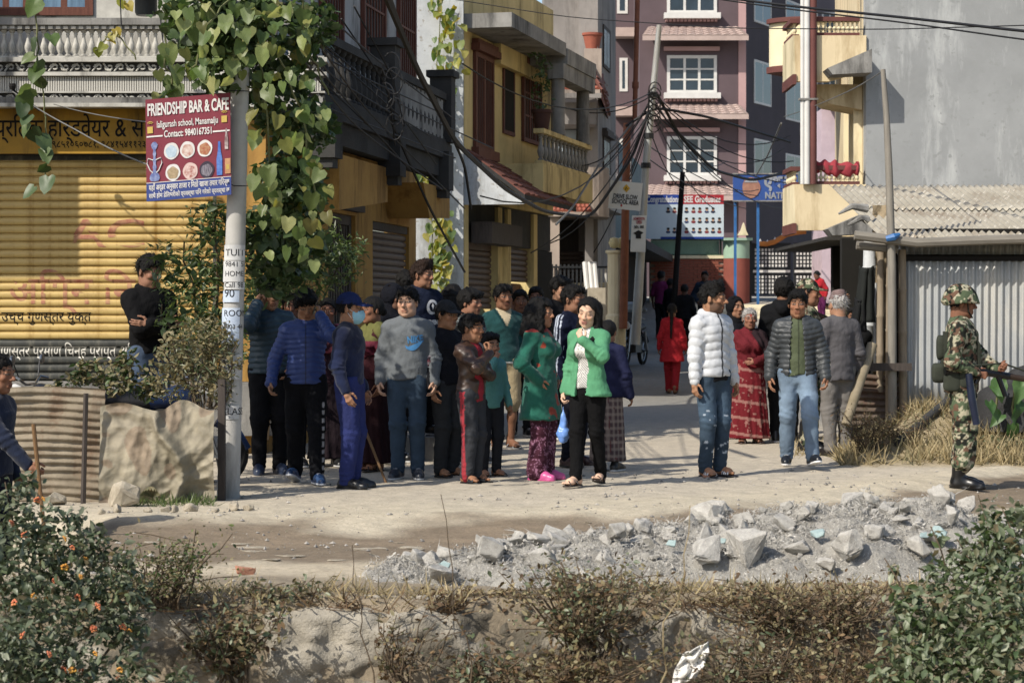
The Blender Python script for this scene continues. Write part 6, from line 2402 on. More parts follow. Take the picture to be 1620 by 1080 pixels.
def build_school():
	d = 62.0
	X = lambda px, dd=d: xpx(px, dd)
	Z = lambda py, dd=d: zpx(py, dd)
	root = empty('school_wall', (X(1100), d, 1.7), 'red brick school boundary wall with rounded green topped pier', 'wall')
	MB().box((X(1028), d + .06, 1.0), (X(1146), d + .3, Z(408))).build('wall_core', M_MORTAR, root)
	bw, bh = .235, .068
	bm = MB().box((0, 0, 0), (bw, .05, bh)).mesh('brick', M_BRICKW)
	k = 0
	z = Z(470)
	row = 0
	while z + bh < Z(409):
		x = X(1030) + (row % 2) * .12
		while x + bw < X(1146):
			if k < 296:
				piece('brick', bm, root, (x, d + .005 + random.uniform(0, .006), z))
				k += 1
			x += bw + .012
		z += bh + .012
		row += 1
	MB().box((X(1028), d + .0, 1.0), (X(1146), d + .055, Z(470))).build('wall_base', M_CREAML, root)
	MB().box((X(1026), d - .04, Z(409)), (X(1146), d + .34, Z(404))).build('coping', M_CREAML, root)
	# mesh screen in a green frame above
	M_GRN = surf('pale_green_paint', '93b39a', '84a58c', 3, .7)
	fr = MB().box((X(1030), d + .05, Z(404)), (X(1142), d + .09, Z(402))).box((X(1030), d + .05, Z(380)), (X(1142), d + .09, Z(377.5))).box((X(1139), d + .05, Z(402) + .001), (X(1142), d + .09, Z(380) - .001)).build('mesh_frame', surf('dark_green_paint', '3c5a44'), root)
	mb = MB()
	x0, x1, za, zb = X(1030), X(1139), Z(402), Z(380)
	n = 30
	for i in range(-8, n + 8):
		for sg in (1, -1):
			xa = x0 + (x1 - x0) * i / n
			xb = xa + sg * (zb - za)
			t0, t1 = 0.0, 1.0
			pa, pb = Vector((xa, d + .07, za)), Vector((xb, d + .07, zb))
			if min(pa.x, pb.x) < x0 or max(pa.x, pb.x) > x1:
				continue
			mb.tube([pa, pb], .008, 4)
	mb.build('wire_mesh', M_GRN, root)['kind'] = 'stuff'
	MB().box((X(1030), d + .2, Z(402)), (X(1139), d + .24, Z(380))).build('mesh_backing', M_GRN, root)
	# rounded pier, red below, pale green above
	for za, zb, m in ((1.2, Z(409), surf('red_painted_pier', '94493b', '864135', 2)), (Z(409) + .002, Z(381), M_GRN)):
		pts = [(X(1146), d + .5)] + [(X(1165) + .40 * math.sin(a) * 1.0, d + .1 - .42 * math.cos(a)) for a in np.linspace(-1.25, 1.25, 12)] + [(X(1186), d + .5)]
		MB().prism(pts, za, zb, 2).build('gate_pier', m, root, smooth=True)
	MB().box((X(1143), d - .4, Z(381) + .003), (X(1188), d + .55, Z(377))).build('pier_cap', M_GRN, root)
	MB().prism([(X(1167), Z(372)), (X(1184), Z(372)), (X(1181), Z(366)), (X(1177), Z(352)), (X(1172), Z(366))], d, d + .3, 1).build('finial', M_CREAML, root)
	# iron gate; rows of white dots stand for light through its holes
	g = empty('school_gate', (X(1255), d + .2, 1.7), 'black iron school gate with pierced holes and orange wavy top rail', 'gate')
	yb = d + .15
	for a, b in ((1190, 1252), (1256, 1320)):
		leaf = MB().box((X(a), yb, Z(466)), (X(b), yb + .05, Z(384))).build('gate_leaf', M_BLACKM, g)
		for zz in (466, 433, 425, 386):
			MB().box((X(a), yb - .03, Z(zz)), (X(b), yb - .002, Z(zz - 1.6))).build('rail', M_BLACKM, leaf)
		MB().box((X(a + 2), yb - .04, Z(431)), (X(b - 1), yb - .005, Z(427))).build('plate', M_WFR, leaf)
		dot = MB().box((0, 0, 0), (.055, .01, .075)).mesh('hole_light', M_WFR)
		n = 0
		for r_, py in enumerate((394, 400, 407, 413, 419, 437, 443, 449, 455, 461)):
			for i in range(10):
				px = a + 5 + i * (b - a - 8) / 10
				if n < 140:
					piece('hole_light_dot', dot, leaf, (X(px), yb - .012, Z(py + 3)))
					n += 1
	MB().box((X(1186), yb - .1, 1.2), (X(1190) - .01, yb + .15, Z(375))).build('gate_post', M_BLACKM, g)
	MB().box((X(1320) + .01, yb - .1, 1.2), (X(1326), yb + .15, Z(375))).build('gate_post', M_BLACKM, g)
	pts = [at(px, py, yb - .1) for px, py in ((1198, 385), (1212, 386), (1224, 383), (1235, 377), (1244, 371), (1258, 368), (1275, 366))]
	MB().tube(pts, .075, 8).build('wavy_top', surf('orange_paint', 'bb6f2a', 'a86022', 3), g, smooth=True)
	for px, py in ((1203, 380), (1214, 381), (1226, 377), (1238, 369), (1248, 363)):
		p = at(px, py + 4, yb - .1)
		MB().lathe([(.05, 0), (.035, .05), (.0, .12)], tuple(p), 6).build('spike', M_WFR, g)
	# blue sign over the gate on two posts
	s = empty('school_sign', (X(1205), d - 1, 1.7), 'large blue school sign board with emblem on blue posts', 'sign')
	ds = d - 1.0
	MB().box((X(1160, ds), ds, Z(318, ds)), (X(1262, ds), ds + .1, Z(275, ds))).build('board', surf('sign_blue', '25458c', '2b4f9a', 1.5, .5), s)
	for a in ((1159, 274), (1159, 317)):
		MB().box((X(1159, ds), ds - .03, Z(a[1] + 2, ds)), (X(1263, ds), ds - .002, Z(a[1], ds))).build('frame', M_GREYC, s)
	for px in (1162, 1198):
		MB().box((X(px, ds), ds + .11, 1.5), (X(px + 4, ds), ds + .19, Z(300, ds))).build('post', M_BLUEP2, s)
	M_SIL = surf('silver_lettering', 'a9acb2', '8d9096', 4, .35, metal=.4)
	sf = ds / F
	text_on('एभरे', 27 * sf, facing(X(1208, ds), ds - .01, Z(297, ds)), M_SIL, s, bold=.02, ext=.01, width=44 * sf)
	text_on('NATIONAL', 14 * sf, facing(X(1210, ds), ds - .01, Z(314, ds)), M_SIL, s, bold=.01, ext=.01, width=62 * sf)
	c = at(1188, 297, ds)
	MB().add([(c.x + .26 * math.cos(a) * (1 + .06 * math.cos(3 * a)), ds - .02, c.z + .30 * math.sin(a)) for a in np.linspace(0, 6.283, 17)[:-1]], [tuple(range(16))]).build('emblem', surf('emblem_brown', '8a5a4a', 'a5745c', 4), s)
	MB().add([(c.x + .2 * math.cos(a), ds - .03, c.z + .12 + .14 * math.sin(a)) for a in np.linspace(.2, 2.94, 9)], [tuple(range(9))]).build('emblem', M_SIL, s)
	# congratulation banner
	db = d - .3
	b = empty('banner', (X(1085, db), db, Z(380, db)), 'wide congratulations banner with rows of student portraits', 'banner')
	MB().box((X(1018, db), db, Z(378, db)), (X(1145, db), db + .02, Z(308, db))).build('sheet', surf('banner_sheet', 'b9c6cc', 'a9b8c0', 1, .5), b)
	MB().box((X(1018, db), db - .004, Z(323, db)), (X(1077, db), db - .001, Z(308, db))).build('heading_blue', surf('heading_blue', '1d3f9a'), b)
	MB().box((X(1077, db) + .002, db - .004, Z(323, db)), (X(1145, db), db - .001, Z(308, db))).build('heading_red', surf('heading_red', 'b01f2a'), b)
	MB().box((X(1045, db), db - .004, Z(378, db)), (X(1145, db), db - .001, Z(374.5, db))).build('footing_blue', surf('heading_blue'), b)
	sb = db / F
	text_on('Congratulations', 14 * sb, facing(X(1000, db) + .42, db - .006, Z(320, db)), M_WFR, b, bold=.008, width=52 * sb)
	text_on('SEE Graduates', 14 * sb, facing(X(1082, db), db - .006, Z(320, db)), M_WFR, b, bold=.008, width=58 * sb)
	k = 0
	for r_, py in enumerate((332, 348, 364)):
		for px in (1057, 1067, 1086, 1097, 1107, 1118, 1128, 1138):
			if r_ == 1 and px < 1070 or (r_ == 0 and px == 1138):
				continue
			face_print(b, Vector((X(px, db), db - .004, Z(py, db))), .19, k)
			k += 1
	# road-safety sign and college flyer on the thin steel pole
	dp = 41.0
	sp = empty('steel_pole', at(1007, 500, dp), 'thin leaning steel pole tangled with cables in the lane', 'pole')
	MB().tube([at(1005, 545, dp), at(1021, 270, dp), at(1043, 40, dp)], [.095, .075, .05], 12).build('shaft', M_TIN, sp, smooth=True)
	for py in (150, 215, 262):
		p = at(1021 + (270 - py) * .095, py, dp)
		MB().tube([p + Vector((0, 0, -.05)), p + Vector((0, 0, .05))], .10, 10).build('clamp', M_BLACKM, sp)
	for k in range(7):
		p = at(1036 - k * 2, 135 + k * 9, dp - .1)
		MB().tube([p + Vector((.12 * math.cos(a) + .02 * k, -.02 * k, .16 * math.sin(a) - .1)) for a in np.linspace(0, 6.0, 12)], .012, 5).build('cable_coil', M_BLACKP, sp)
	s1 = empty('road_sign', at(994, 334, dp - .15), 'white drive slow school area sign on the steel pole', 'sign')
	c = [at(966, 285, dp - .2), at(1017, 290, dp - .2), at(1013, 334, dp - .2), at(962, 329, dp - .2)]
	MB().add(c + [q + Vector((0, .03, 0)) for q in c], [(3, 2, 1, 0), (4, 5, 6, 7), (0, 1, 5, 4), (1, 2, 6, 5), (2, 3, 7, 6), (3, 0, 4, 7)]).build('board', surf('sign_white', 'c9cbc6', 'bbbdb8', 2, .6), s1)
	sf = dp / F
	for body, px, py, sz, w in (('DRIVE SLOW', 970, 313, 10, 38), ('SCHOOL AREA', 968, 321, 10, 42)):
		q = at(px, py, dp - .21)
		text_on(body, sz * sf, facing(*q) @ Matrix.Rotation(R(-5), 4, 'Z'), surf('bill_ink'), s1, width=w * sf, bold=.003)
	q = at(991, 298, dp - .21)
	MB().add([q + Vector((.07, 0, 0)), q + Vector((0, 0, .08)), q + Vector((-.07, 0, 0)), q + Vector((0, 0, -.08))], [(0, 1, 2, 3)]).build('warning_diamond', surf('warning_yellow', 'd0a024'), s1)
	q = at(991, 298, dp - .214)
	MB().tube([q + Vector((-.02, 0, -.03)), q + Vector((.0, 0, .03)), q + Vector((.02, 0, -.02))], .008, 4).build('warning_figure', surf('bill_ink'), s1)
	q = at(983, 325, dp - .21)
	MB().add([q + Vector((.02 * math.cos(a), 0, .025 * math.sin(a))) for a in np.linspace(0, 6.283, 9)[:-1]], [tuple(range(8))]).build('red_mark', surf('heading_red'), s1)
	s2 = empty('flyer_board', at(1011, 399, dp - .25), 'small white college admission flyer with a graduation cap on pole', 'sign')
	c = [at(1000, 341, dp - .3), at(1023, 341, dp - .3), at(1021, 399, dp - .3), at(997, 398, dp - .3)]
	MB().add(c + [q + Vector((0, .02, 0)) for q in c], [(3, 2, 1, 0), (4, 5, 6, 7), (0, 1, 5, 4), (1, 2, 6, 5), (2, 3, 7, 6), (3, 0, 4, 7)]).build('board', surf('sign_white'), s2)
	for body, py, sz, w, m in (('ADMISSION', 348, 6, 18, surf('heading_red')), ('OPEN', 354, 7, 9, surf('heading_red')), ('BBA, BBS', 361, 6, 15, surf('bill_ink'))):
		q = at(1011, py, dp - .31)
		text_on(body, sz * sf, facing(*q), m, s2, align='CENTER', width=w * sf, bold=.002)
	q = at(1010, 369, dp - .31)
	MB().add([q + Vector((.1, 0, .01)), q + Vector((.0, 0, .06)), q + Vector((-.1, 0, 0)), q + Vector((0, 0, -.06))], [(0, 1, 2, 3)]).add([q + Vector((.05, -.001, -.03)), q + Vector((.05, -.001, -.1)), q + Vector((-.05, -.001, -.1)), q + Vector((-.05, -.001, -.03))], [(0, 1, 2, 3)]).build('graduation_cap', surf('bill_ink'), s2)
	# dark leaning post and rusty post
	MB().tube([at(1064, 520, 50), at(1080, 272, 50)], [.075, .06], 10).top('timber_post', M_BLACKP, 'dark leaning post standing in front of the student banner', 'post', smooth=True)
	MB().tube([at(986, 520, 42), at(992, 195, 42)], [.085, .075], 10).top('rusty_post', surf('rust_paint'), 'rust coloured iron post beside the globe lamp pier', 'post', smooth=True)
	# pale ramp in front of the gate
	V = [at(1060, 500, 52), at(1240, 500, 52), at(1260, 468, 60), at(1150, 468, 60)]
	MB().add([(X(1100, 53), 53, .3), (X(1300, 53), 53, .3), (X(1320, 61), 61, 1.66), (X(1050, 61), 61, 1.66), (X(1100, 53), 53, -.3), (X(1300, 53), 53, -.3), (X(1320, 61), 61, -.3), (X(1050, 61), 61, -.3)],
			 [(0, 1, 2, 3), (0, 4, 5, 1), (1, 5, 6, 2), (3, 7, 4, 0)]).top('concrete_ramp', M_CREAML, 'pale concrete ramp climbing to the school gate', 'ramp', kind='structure')


build_school()
# ---------------------------------------------------------------- cream house and bare cement wall on the right
def build_cream():
	d = 34.0
	X = lambda px, dd=d: xpx(px, dd)
	Z = lambda py, dd=d: zpx(py, dd)
	root = empty('cream_house', (6.5, 36, .3), 'cream house with balconies and a large bare grey cement flank', 'building')
	x0 = X(1370)
	MB().box((x0, d, 0), (x0 + 12, d + .3, 9)).build('cement_flank', M_CEM, root)
	M = frame2((x0 - .004, d + .25), (x0 - .004 + .10, d + 1.24))        # lane side, faces left
	# u runs back along the lane; v = right-hand side is outward to the right, so the lane is at negative v
	zf = [Z(292), Z(57), 8.9]
	MB(M).box((0, .0, 0), (9, .35, zf[0] - .25)).build('lane_wall', M_CREAM, root)
	MB(M).box((0, .0, zf[0] - .2), (9, .35, 9)).build('lane_wall', M_CREAM, root)
	# openings of the upper room: columns, doors and windows in the lane wall
	for a, b in ((.5, 1.1), (1.7, 2.9), (3.6, 4.6)):
		w = window(root, M @ Matrix.Scale(-1, 4, (0, 1, 0)), a, b, zf[0] + .05, zf[0] + 2.0, M_DWOOD, M_DKIN, 1, 2, fw=.09, proud=.07)
	for u in (.2, 1.4, 3.2):
		MB(M).box((u, -.14, zf[0] + .003), (u + .2, -.003, zf[1] - .45)).build('pilaster', M_CREAML, root)
	# two balconies
	wb = X(1370) - X(1256)
	for z, nm in ((zf[0], 'lower'), (zf[1], 'upper')):
		bal = MB().prism([(x0 - wb, z), (x0 - .003, z), (x0 - .003, z - .55), (x0 - .6, z - .73), (x0 - wb + .02, z - .73)], d - .05, d + .12, 1).build('balcony_front', M_CREAM, root)
		MB().box((x0 - wb + .002, d + .13, z - .30), (x0 - .01, d + 1.25, z - .12)).build('balcony_floor', M_CREAML, root)
		MB().box((x0 - wb - .03, d - .08, z - .78), (x0 - wb + .03, d + 1.25, z - .62)).build('edge_trim', M_MAROON, root)
		MB().box((x0 - wb - .02, d - .049, z - .615), (x0 - wb + .06, d + 1.25, z + .0)).build('balcony_side', M_CREAML, root)
		Mf = frame2((x0 - wb + .25, d + .05), (x0, d + .05))
		railing(root, Mf, .08, wb - .35, 0, z + .002, z + .30, 10, M_CREAML, M_MAROON, .035)
		# deeper side rail
		Mside = frame2((x0 - wb + .05, d + .2), (x0 - wb + .05, d + 2))
		railing(root, Mside, 0, 1.0, 0, z + .002, z + .30, 6, M_CREAML, M_MAROON, .035)
	# sloping grey sunshade slabs below each balcony front
	for z in (zf[0] - .35, zf[1] - .2):
		e = [(x0 - .70, z - .38), (x0 - .005, z - .08), (x0 - .005, z - .45), (x0 - .62, z - .48)]
		MB().prism(e, d - .6, d - .055, 1).build('sunshade', M_GREYC, root)
	MB().prism([(x0 - .9, zf[1] - .74), (x0 - .01, zf[1] - .74), (x0 - .01, zf[1] - 1.15), (x0 - .55, zf[1] - 1.05)], d + .3, d + 1.2, 1).build('beam', M_CREAM, root)
	MB().cbox((x0 - .55, d + .2, zf[1] - .30), (.2, .2, .05)).build('ceiling_light', M_GREYC, root)
	# tall pipes / slender columns rising at the balcony corner
	for px, r, m in ((1268, .035, M_WFR), (1275, .05, M_WFR), (1285, .055, M_MAROON)):
		MB().tube([(X(px), d - .12, zf[0]), (X(px), d - .12, 9)], r, 12).build('drain_pipe', m, root, smooth=True)
	MB().box((X(1262), d - .18, Z(160)), (X(1292), d - .06, Z(157))).build('pipe_clamp', M_GREYC, root)
	# curved balcony further back
	dd = 41
	pts = [(X(1300, dd), dd + 1.5)] + [(X(1278, dd) + .75 * math.sin(a), dd - .55 * math.cos(a)) for a in np.linspace(-1.5, 0, 8)] + [(X(1300, dd), dd - .5)]
	MB().prism(pts, Z(108, dd), Z(40, dd), 2).build('round_balcony', M_CREAML, root, smooth=True)
	pts2 = [(p[0] - (.06 if i else 0), p[1] - .06) for i, p in enumerate(pts)]
	MB().prism(pts2, Z(118, dd), Z(108, dd) - .003, 2).build('round_trim', M_MAROON, root, smooth=True)
	MB().prism(pts2, Z(40, dd) + .003, Z(33, dd), 2).build('round_trim', M_MAROON, root, smooth=True)
	# ground floor on the lane: pale shutter, dark slab coloured as an opening's shade
	sm = slat_mesh('shutter_slat', X(1338, 38), X(1362, 38), .08, surf('pale_shutter', 'b0a684', 'a0967a', 4, .6))
	so = MB().box((X(1335, 38), 38.1, .2), (X(1366, 38), 38.2, 3.0)).build('lane_shutter', M_CREAM, root)
	for k in range(28):
		piece('shutter_slat', sm, so, (0, 38, .5 + k * .08))
	MB().box((X(1318, 40), 40, .2), (X(1336, 40), 40.3, 3.2)).build('opening_shade', M_DKIN, root)
	MB().box((X(1300, 37), 36.5, zf[0] - .8), (X(1372, 37), 44, zf[0] - .74)).build('soffit', M_DARKC, root)
	# red cloth drying over the lower rail
	g = Grid((X(1290), d - .2, zf[0] + .02), (X(1360), d + .3, zf[0] + .55), .014)
	for a_, b_, dz in ((1297, 1326, .02), (1322, 1352, -.02)):
		g.cap((X(a_), d + .05, zf[0] + .27 + dz), (X(b_), d + .05, zf[0] + .25), .10, .11, .75, .05, fx=1.0)
	P = g.P()
	g.f += (.02 * np.sin(P[..., 0] * 38 + 5 * fbm(P * 5, 3, 2))).astype(np.float32) + blend_noise(P, 9, 9, .025).astype(np.float32)
	V, Q, _, _ = g.mesh()
	o = link('cloth', mesh_np('cloth', V, Q, None, True, mat=surf('red_cloth', 'a8323c', '8c2832', 6, .9)))
	tag(o, 'red cloth drying over the cream balcony rail', 'cloth')
	# tile-roofed storey far behind the balcony
	t = empty('pink_house', (X(1310, 60), 60, 1.8), 'pale pink house with tiled eaves glimpsed behind the cream balcony', 'building')
	MB().box((X(1300, 60), 60, 1.7), (X(1345, 60), 62, Z(172, 60))).build('wall', surf('pale_lilac', 'b9a3ac', 'a8939c', 2), t)
	e0, e1, r0, r1 = (X(1298, 60), 59.2, Z(172, 60)), (X(1350, 60), 59.2, Z(172, 60)), (X(1303, 60), 60, Z(150, 60)), (X(1350, 60), 60, Z(150, 60))
	roof_base(t, e0, e1, r0, r1, M_MAROON, .1)
	tile_roof(t, e0, e1, r0, r1, 4, 7, M_TILE, 'roof_tile', .04)


build_cream()


# ---------------------------------------------------------------- the tin shed
def corr(name, fx, n, m, mat, parent=None):
	"""Corrugated sheet from a function of (s across the waves in metres is done by the caller, t along)."""
	V, Q = [], []
	for i in range(n + 1):
		for j in range(m + 1):
			V.append(fx(i / n, j / m))
	for i in range(n):
		for j in range(m):
			a = i * (m + 1) + j
			Q.append((a, a + m + 1, a + m + 2, a + 1))
	off = np.array(wloc(parent)) if parent is not None else 0
	me = mesh_np(name, np.array(V) - off, Q, None, True, mat=mat)
	o = link(name, me, parent)
	so = o.modifiers.new('thickness', 'SOLIDIFY')
	so.thickness = .004
	return o


def build_shed():
	root = empty('tin_shed', (4.8, 23, .45), 'shed of corrugated tin sheets with a sloping pale roof and bamboo posts', 'shed')
	M_ROOF = surf('pale_weathered_tin', 'a49d8c', '8f8877', 1.2, .7, 30, .2, .004, stains='7c6e5c', spots='b8b1a2', metal=.1)
	M_SHEET = surf('whitish_tin', '9da1a2', '8b8f91', 1.0, .6, 30, .15, .003, stains='b5b1a6', metal=.2)
	d = 22.36
	X = lambda px, dd=d: xpx(px, dd)
	Z = lambda py, dd=d: zpx(py, dd)
	# roof in two lapped courses, wavy edge
	e_y, r_y = 22.1, 26.0
	ze, zr = zpx(374, e_y), zpx(296, r_y)
	xa, xb = X(1368, 23), 7.6
	for k, (t0, t1, lift) in enumerate(((0, .56, 0), (.52, 1.0, .02))):
		def fx(u, v):
			t = t0 + (t1 - t0) * v
			x = xa + (xb - xa) * u + .06 * t
			y = e_y + (r_y - e_y) * t
			sag = -.05 * math.sin(u * 3.1) * (1 - t)
			rag = .05 * mnoise.noise(Vector((u * 14, k * 3.0, 0))) * (v < .01)
			return (x, y + rag, ze + (zr - ze) * t + lift + .016 * math.cos(u * (xb - xa) * 2 * math.pi / .078) + sag + .015 * mnoise.noise(Vector((u * 6, t * 3, 2))))
		corr('roof_sheet', fx, 420, 10, M_ROOF, root)
	# curled broken left edge of the roof
	for py, sx in ((330, .0), (348, .1)):
		p = at(1372, py, 23.2)
		MB().tube([p + Vector((0, 0, 0)), p + Vector((-.18 + sx, -.05, .02)), p + Vector((-.32 + sx, -.05, -.06))], [.05, .035, .012], 7).build('curled_edge', M_GREYC, root)
	# eave pole and beams
	MB().tube([at(1352, 372, 22.05), at(1450, 384, 22.05), at(1560, 380, 22.05), at(1700, 376, 22.05)], .05, 8).build('eave_pole', surf('old_bamboo', '7d776c', '6a645a', 6, .8, stretch=(.5, 4, 4)), root, smooth=True)
	MB().tube([at(1355, 388, 22.2), at(1420, 394, 22.2)], .045, 8).build('eave_pole', surf('old_bamboo'), root, smooth=True)
	# front sheet with vertical corrugations, dark gap and a strip of sheet above it
	x1 = X(1432)

	def fs(u, v):
		x = x1 + (7.6 - x1) * u
		z = Z(640) + (Z(408) - Z(640)) * v
		return (x, d + .016 * math.cos(u * (7.6 - x1) * 2 * math.pi / .075) + .01 * math.sin(v * 5), z + .01 * math.sin(u * 9))
	corr('front_sheet', fs, 420, 6, M_SHEET, root)

	def ft(u, v):
		x = x1 - .05 + (7.6 - x1) * u
		z = Z(402) + (Z(384) - Z(402)) * v
		return (x, d + .18 + .016 * math.cos(u * (7.6 - x1) * 2 * math.pi / .075), z)
	corr('gap_sheet', ft, 420, 2, M_SHEET, root)
	MB().box((x1 - .1, d + .25, .2), (7.6, d + .3, ze + .1)).build('inside_shade', M_DKIN, root)  # near-black sheet standing in for shade inside the shed
	MB().box((x1, d - .03, Z(413)), (7.6, d + .02, Z(405))).build('batten', M_BLACKP, root)
	MB().box((x1, d - .02, Z(660)), (7.6, d + .05, Z(641))).build('batten', M_DWOOD, root)
	# posts
	M_BAM = surf('bamboo_post', '8d7d66', '736552', 8, .75, stretch=(4, 4, .5))
	for px, py0, py1, r, dd in ((1429, 660, 395, .045, 22.3), (1408, 665, 385, .05, 22.25), (1392, 620, 385, .04, 22.4), (1374, 560, 380, .07, 23.3)):
		a, b = at(px, py0, dd), at(px + (2 if px < 1420 else -2), py1, dd)
		zs = [a + (b - a) * t for t in (0, .24, .25, .26, .5, .51, .52, .75, .76, .77, 1)]
		MB().tube(zs, [r, r, r * 1.15, r, r, r * 1.15, r, r, r * 1.15, r, r * .95], 9).build('post', M_BAM if px != 1374 else M_PLAST, root, smooth=True)
	MB().box((X(1423, 22.5), 22.42, Z(480, 22.5)), (X(1437, 22.5), 22.55, Z(466, 22.5))).build('joint_block', M_GREYC, root)
	# rough mud and stone wall panel, narrow tin strip, behind the posts
	V, Q = [], []
	for i in range(13):
		for j in range(41):
			x = xpx(1380 + i * 1.9, 23.6)
			z = .4 + j * .056
			V.append((x, 23.6 - .12 * abs(mnoise.noise(Vector((x * 6, 0, z * 6)))) - .05 * mnoise.noise(Vector((x * 14, 3, z * 14))), z))
	for i in range(12):
		for j in range(40):
			a = i * 41 + j
			Q.append((a, a + 41, a + 42, a + 1))
	link('mud_wall', mesh_np('mud_wall', np.array(V) - np.array(root.location), Q, None, True, mat=surf('mud_plaster', '9a8768', '7f6e54', 5, .95, 40, .6, .02)), root)

	def fn(u, v):
		x = xpx(1382 + 16 * u, 23.1)
		return (x, 23.1 + .012 * math.cos(u * 16), Z(590) + (Z(500) - Z(590)) * v * 1.6)
	corr('narrow_sheet', fn, 24, 4, M_SHEET, root)
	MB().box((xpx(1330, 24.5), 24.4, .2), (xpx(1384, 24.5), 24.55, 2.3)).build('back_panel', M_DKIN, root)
	# dark clothes hanging at the post
	for px, py, w, h, c, lab in ((1370, 420, 26, 90, '1a1e1c', 'dark green jacket hanging from the shed post'), (1360, 470, 20, 55, '101214', 'black cloth hanging under the shed eave')):
		V, Q = [], []
		for i in range(13):
			for j in range(15):
				u, v = i / 12, j / 14
				p = at(px - w / 2 + w * u + 4 * (v - .5) * (1 if u > .5 else -1), py + h * v + 5 * math.sin(u * 3.1) * (v < .1), 22.9)
				V.append((p.x, p.y - .06 * math.sin(u * 3.14) + .03 * math.sin(u * 14 + v * 2), p.z))
		for i in range(12):
			for j in range(14):
				a = i * 15 + j
				Q.append((a, a + 15, a + 16, a + 1))
		o = link('hanging_cloth', mesh_np('hanging_cloth', V, Q, None, True, mat=surf('cloth_' + c, c)))
		o.modifiers.new('thickness', 'SOLIDIFY').thickness = .02
		tag(o, lab, 'cloth')
	p = at(1402, 378, 22.0)
	MB().tube([p, p + Vector((.08, -.02, .02)), p + Vector((.14, 0, .05))], [.03, .04, .015], 7).top('plastic_rag', M_BLUEP2, 'bright blue plastic rag stuffed under the shed roof edge', 'rag')
	# tall bamboo pole in front of the shed with a wire from its tip
	a = at(1412, 640, 22.2)
	pts = [at(1412, 665, 22.2), at(1411, 420, 22.1), at(1407, 280, 22.1), at(1403, 190, 22.1), at(1397, 110, 22.1)]
	MB().tube(pts, [.048, .045, .04, .034, .026], 9).top('bamboo_pole', surf('grey_bamboo', '847e73', '6d685f', 6, .8, stretch=(4, 4, .5)), 'tall thin grey bamboo pole rising in front of the tin roof', 'pole', smooth=True)
	# leaning log, plank barrier and fallen sheet beside the shed
	MB().tube([at(1338, 672, 21.6), at(1358, 610, 21.7), at(1380, 545, 21.9)], [.05, .052, .055], 10).top('leaning_log', surf('pale_log', '8d8069', '75694f', 7, .85), 'pale peeled log leaning against the plank by the shed', 'log', smooth=True)
	MB().box((xpx(1330, 22.2), 22.1, zpx(586, 22.2)), (xpx(1440, 22.2), 22.16, zpx(574, 22.2)), None).top('plank', M_DWOOD, 'dark grey plank rail beside the shed posts', 'plank')

	def fc(u, v):
		x = xpx(1338, 22.4) + .60 * u
		z = .25 + (zpx(588, 22.4) - .25) * v
		return (x, 22.35 + .014 * math.cos(v * 50) + .05 * u, z - .06 * u * v)
	o = corr('fallen_sheet', fc, 8, 60, M_RUST)
	tag(o, 'brownish corrugated sheet standing under the plank rail', 'tin sheet')
	MB().tube([at(1420, 700, 20.9), at(1502, 632, 22.2)], .045, 10).top('drain_hose', surf('dark_pipe', '2b2c2e', '3a3b3c', 3, .6), 'dark pipe lying slanted on the grass bank', 'pipe', smooth=True)
	# covered dark heap under a black sheet on the far right
	V, Q = [], []
	for i in range(25):
		for j in range(21):
			a, b = math.pi * i / 24, math.pi * .5 * j / 20
			r = 1 + .12 * mnoise.noise(Vector((math.cos(a) * 2, j * .2, 1)))
			c = at(1632, 650, 21.4)
			V.append((c.x - .62 * math.cos(a) * math.cos(b) * r, c.y - .45 * math.sin(a) * math.cos(b) * r, .28 + .62 * math.sin(b) * r))
	for i in range(24):
		for j in range(20):
			a = i * 21 + j
			Q.append((a, a + 21, a + 22, a + 1))
	o = link('tarp_heap', mesh_np('tarp_heap', V, Q, None, True, mat=surf('black_tarp', '222222', '2f2f30', 5, .6, 30, .6, .02)))
	tag(o, 'heap under a dark tarpaulin at the right edge by the shed', 'tarpaulin')


build_shed()
# ---------------------------------------------------------------- vegetation
def heart_piece_meshes(kind, mat, n=5, seed=1):
	"""A few large leaves with a folded blade and a wavy rim, to be shared by many pieces."""
	out = []
	r = random.Random(seed)
	for k in range(n):
		v, f = leaf_arrays(kind)
		bm = bmesh.new()
		vs = [bm.verts.new((x * r.uniform(.85, 1.1), y, z * r.uniform(.3, 1.8) + r.uniform(-.05, .05))) for x, y, z in v]
		for q in f:
			bm.faces.new([vs[i] for i in q])
		bmesh.ops.subdivide_edges(bm, edges=bm.edges[:], cuts=1, use_grid_fill=True, smooth=.4)
		me = bpy.data.meshes.new('leaf')
		bm.to_mesh(me)
		bm.free()
		me.polygons.foreach_set('use_smooth', [True] * len(me.polygons))
		me.materials.append(mat)
		out.append(me)
	return out


def hang_rot(j=.7, face=(0, -1, 0)):
	z = (Vector(face) + Vector((random.gauss(0, j), random.gauss(0, j * .6), random.gauss(.25, j)))).normalized()
	y = Vector((random.gauss(0, j * .6), random.gauss(0, j * .4), -1))
	y = (y - z * y.dot(z)).normalized()
	x = y.cross(z)
	return Matrix((x, y, z)).transposed().to_euler()


def curve_pts(a, b, n, wob, sag=0.0):
	a, b = Vector(a), Vector(b)
	out = []
	for i in range(n + 1):
		t = i / n
		p = a.lerp(b, t)
		p += Vector((mnoise.noise(Vector((t * 4, a.x, a.z))), mnoise.noise(Vector((t * 4, a.x + 7, 3))), mnoise.noise(Vector((t * 4, 9, a.z))))) * wob
		p.z -= sag * 4 * t * (1 - t)
		out.append(p)
	return out


M_STEM = surf('green_stem', '5a6236', '6d6a44', 9, .8)
M_WOODY = surf('woody_stem', '5e4e3a', '4b3e2e', 9, .9)


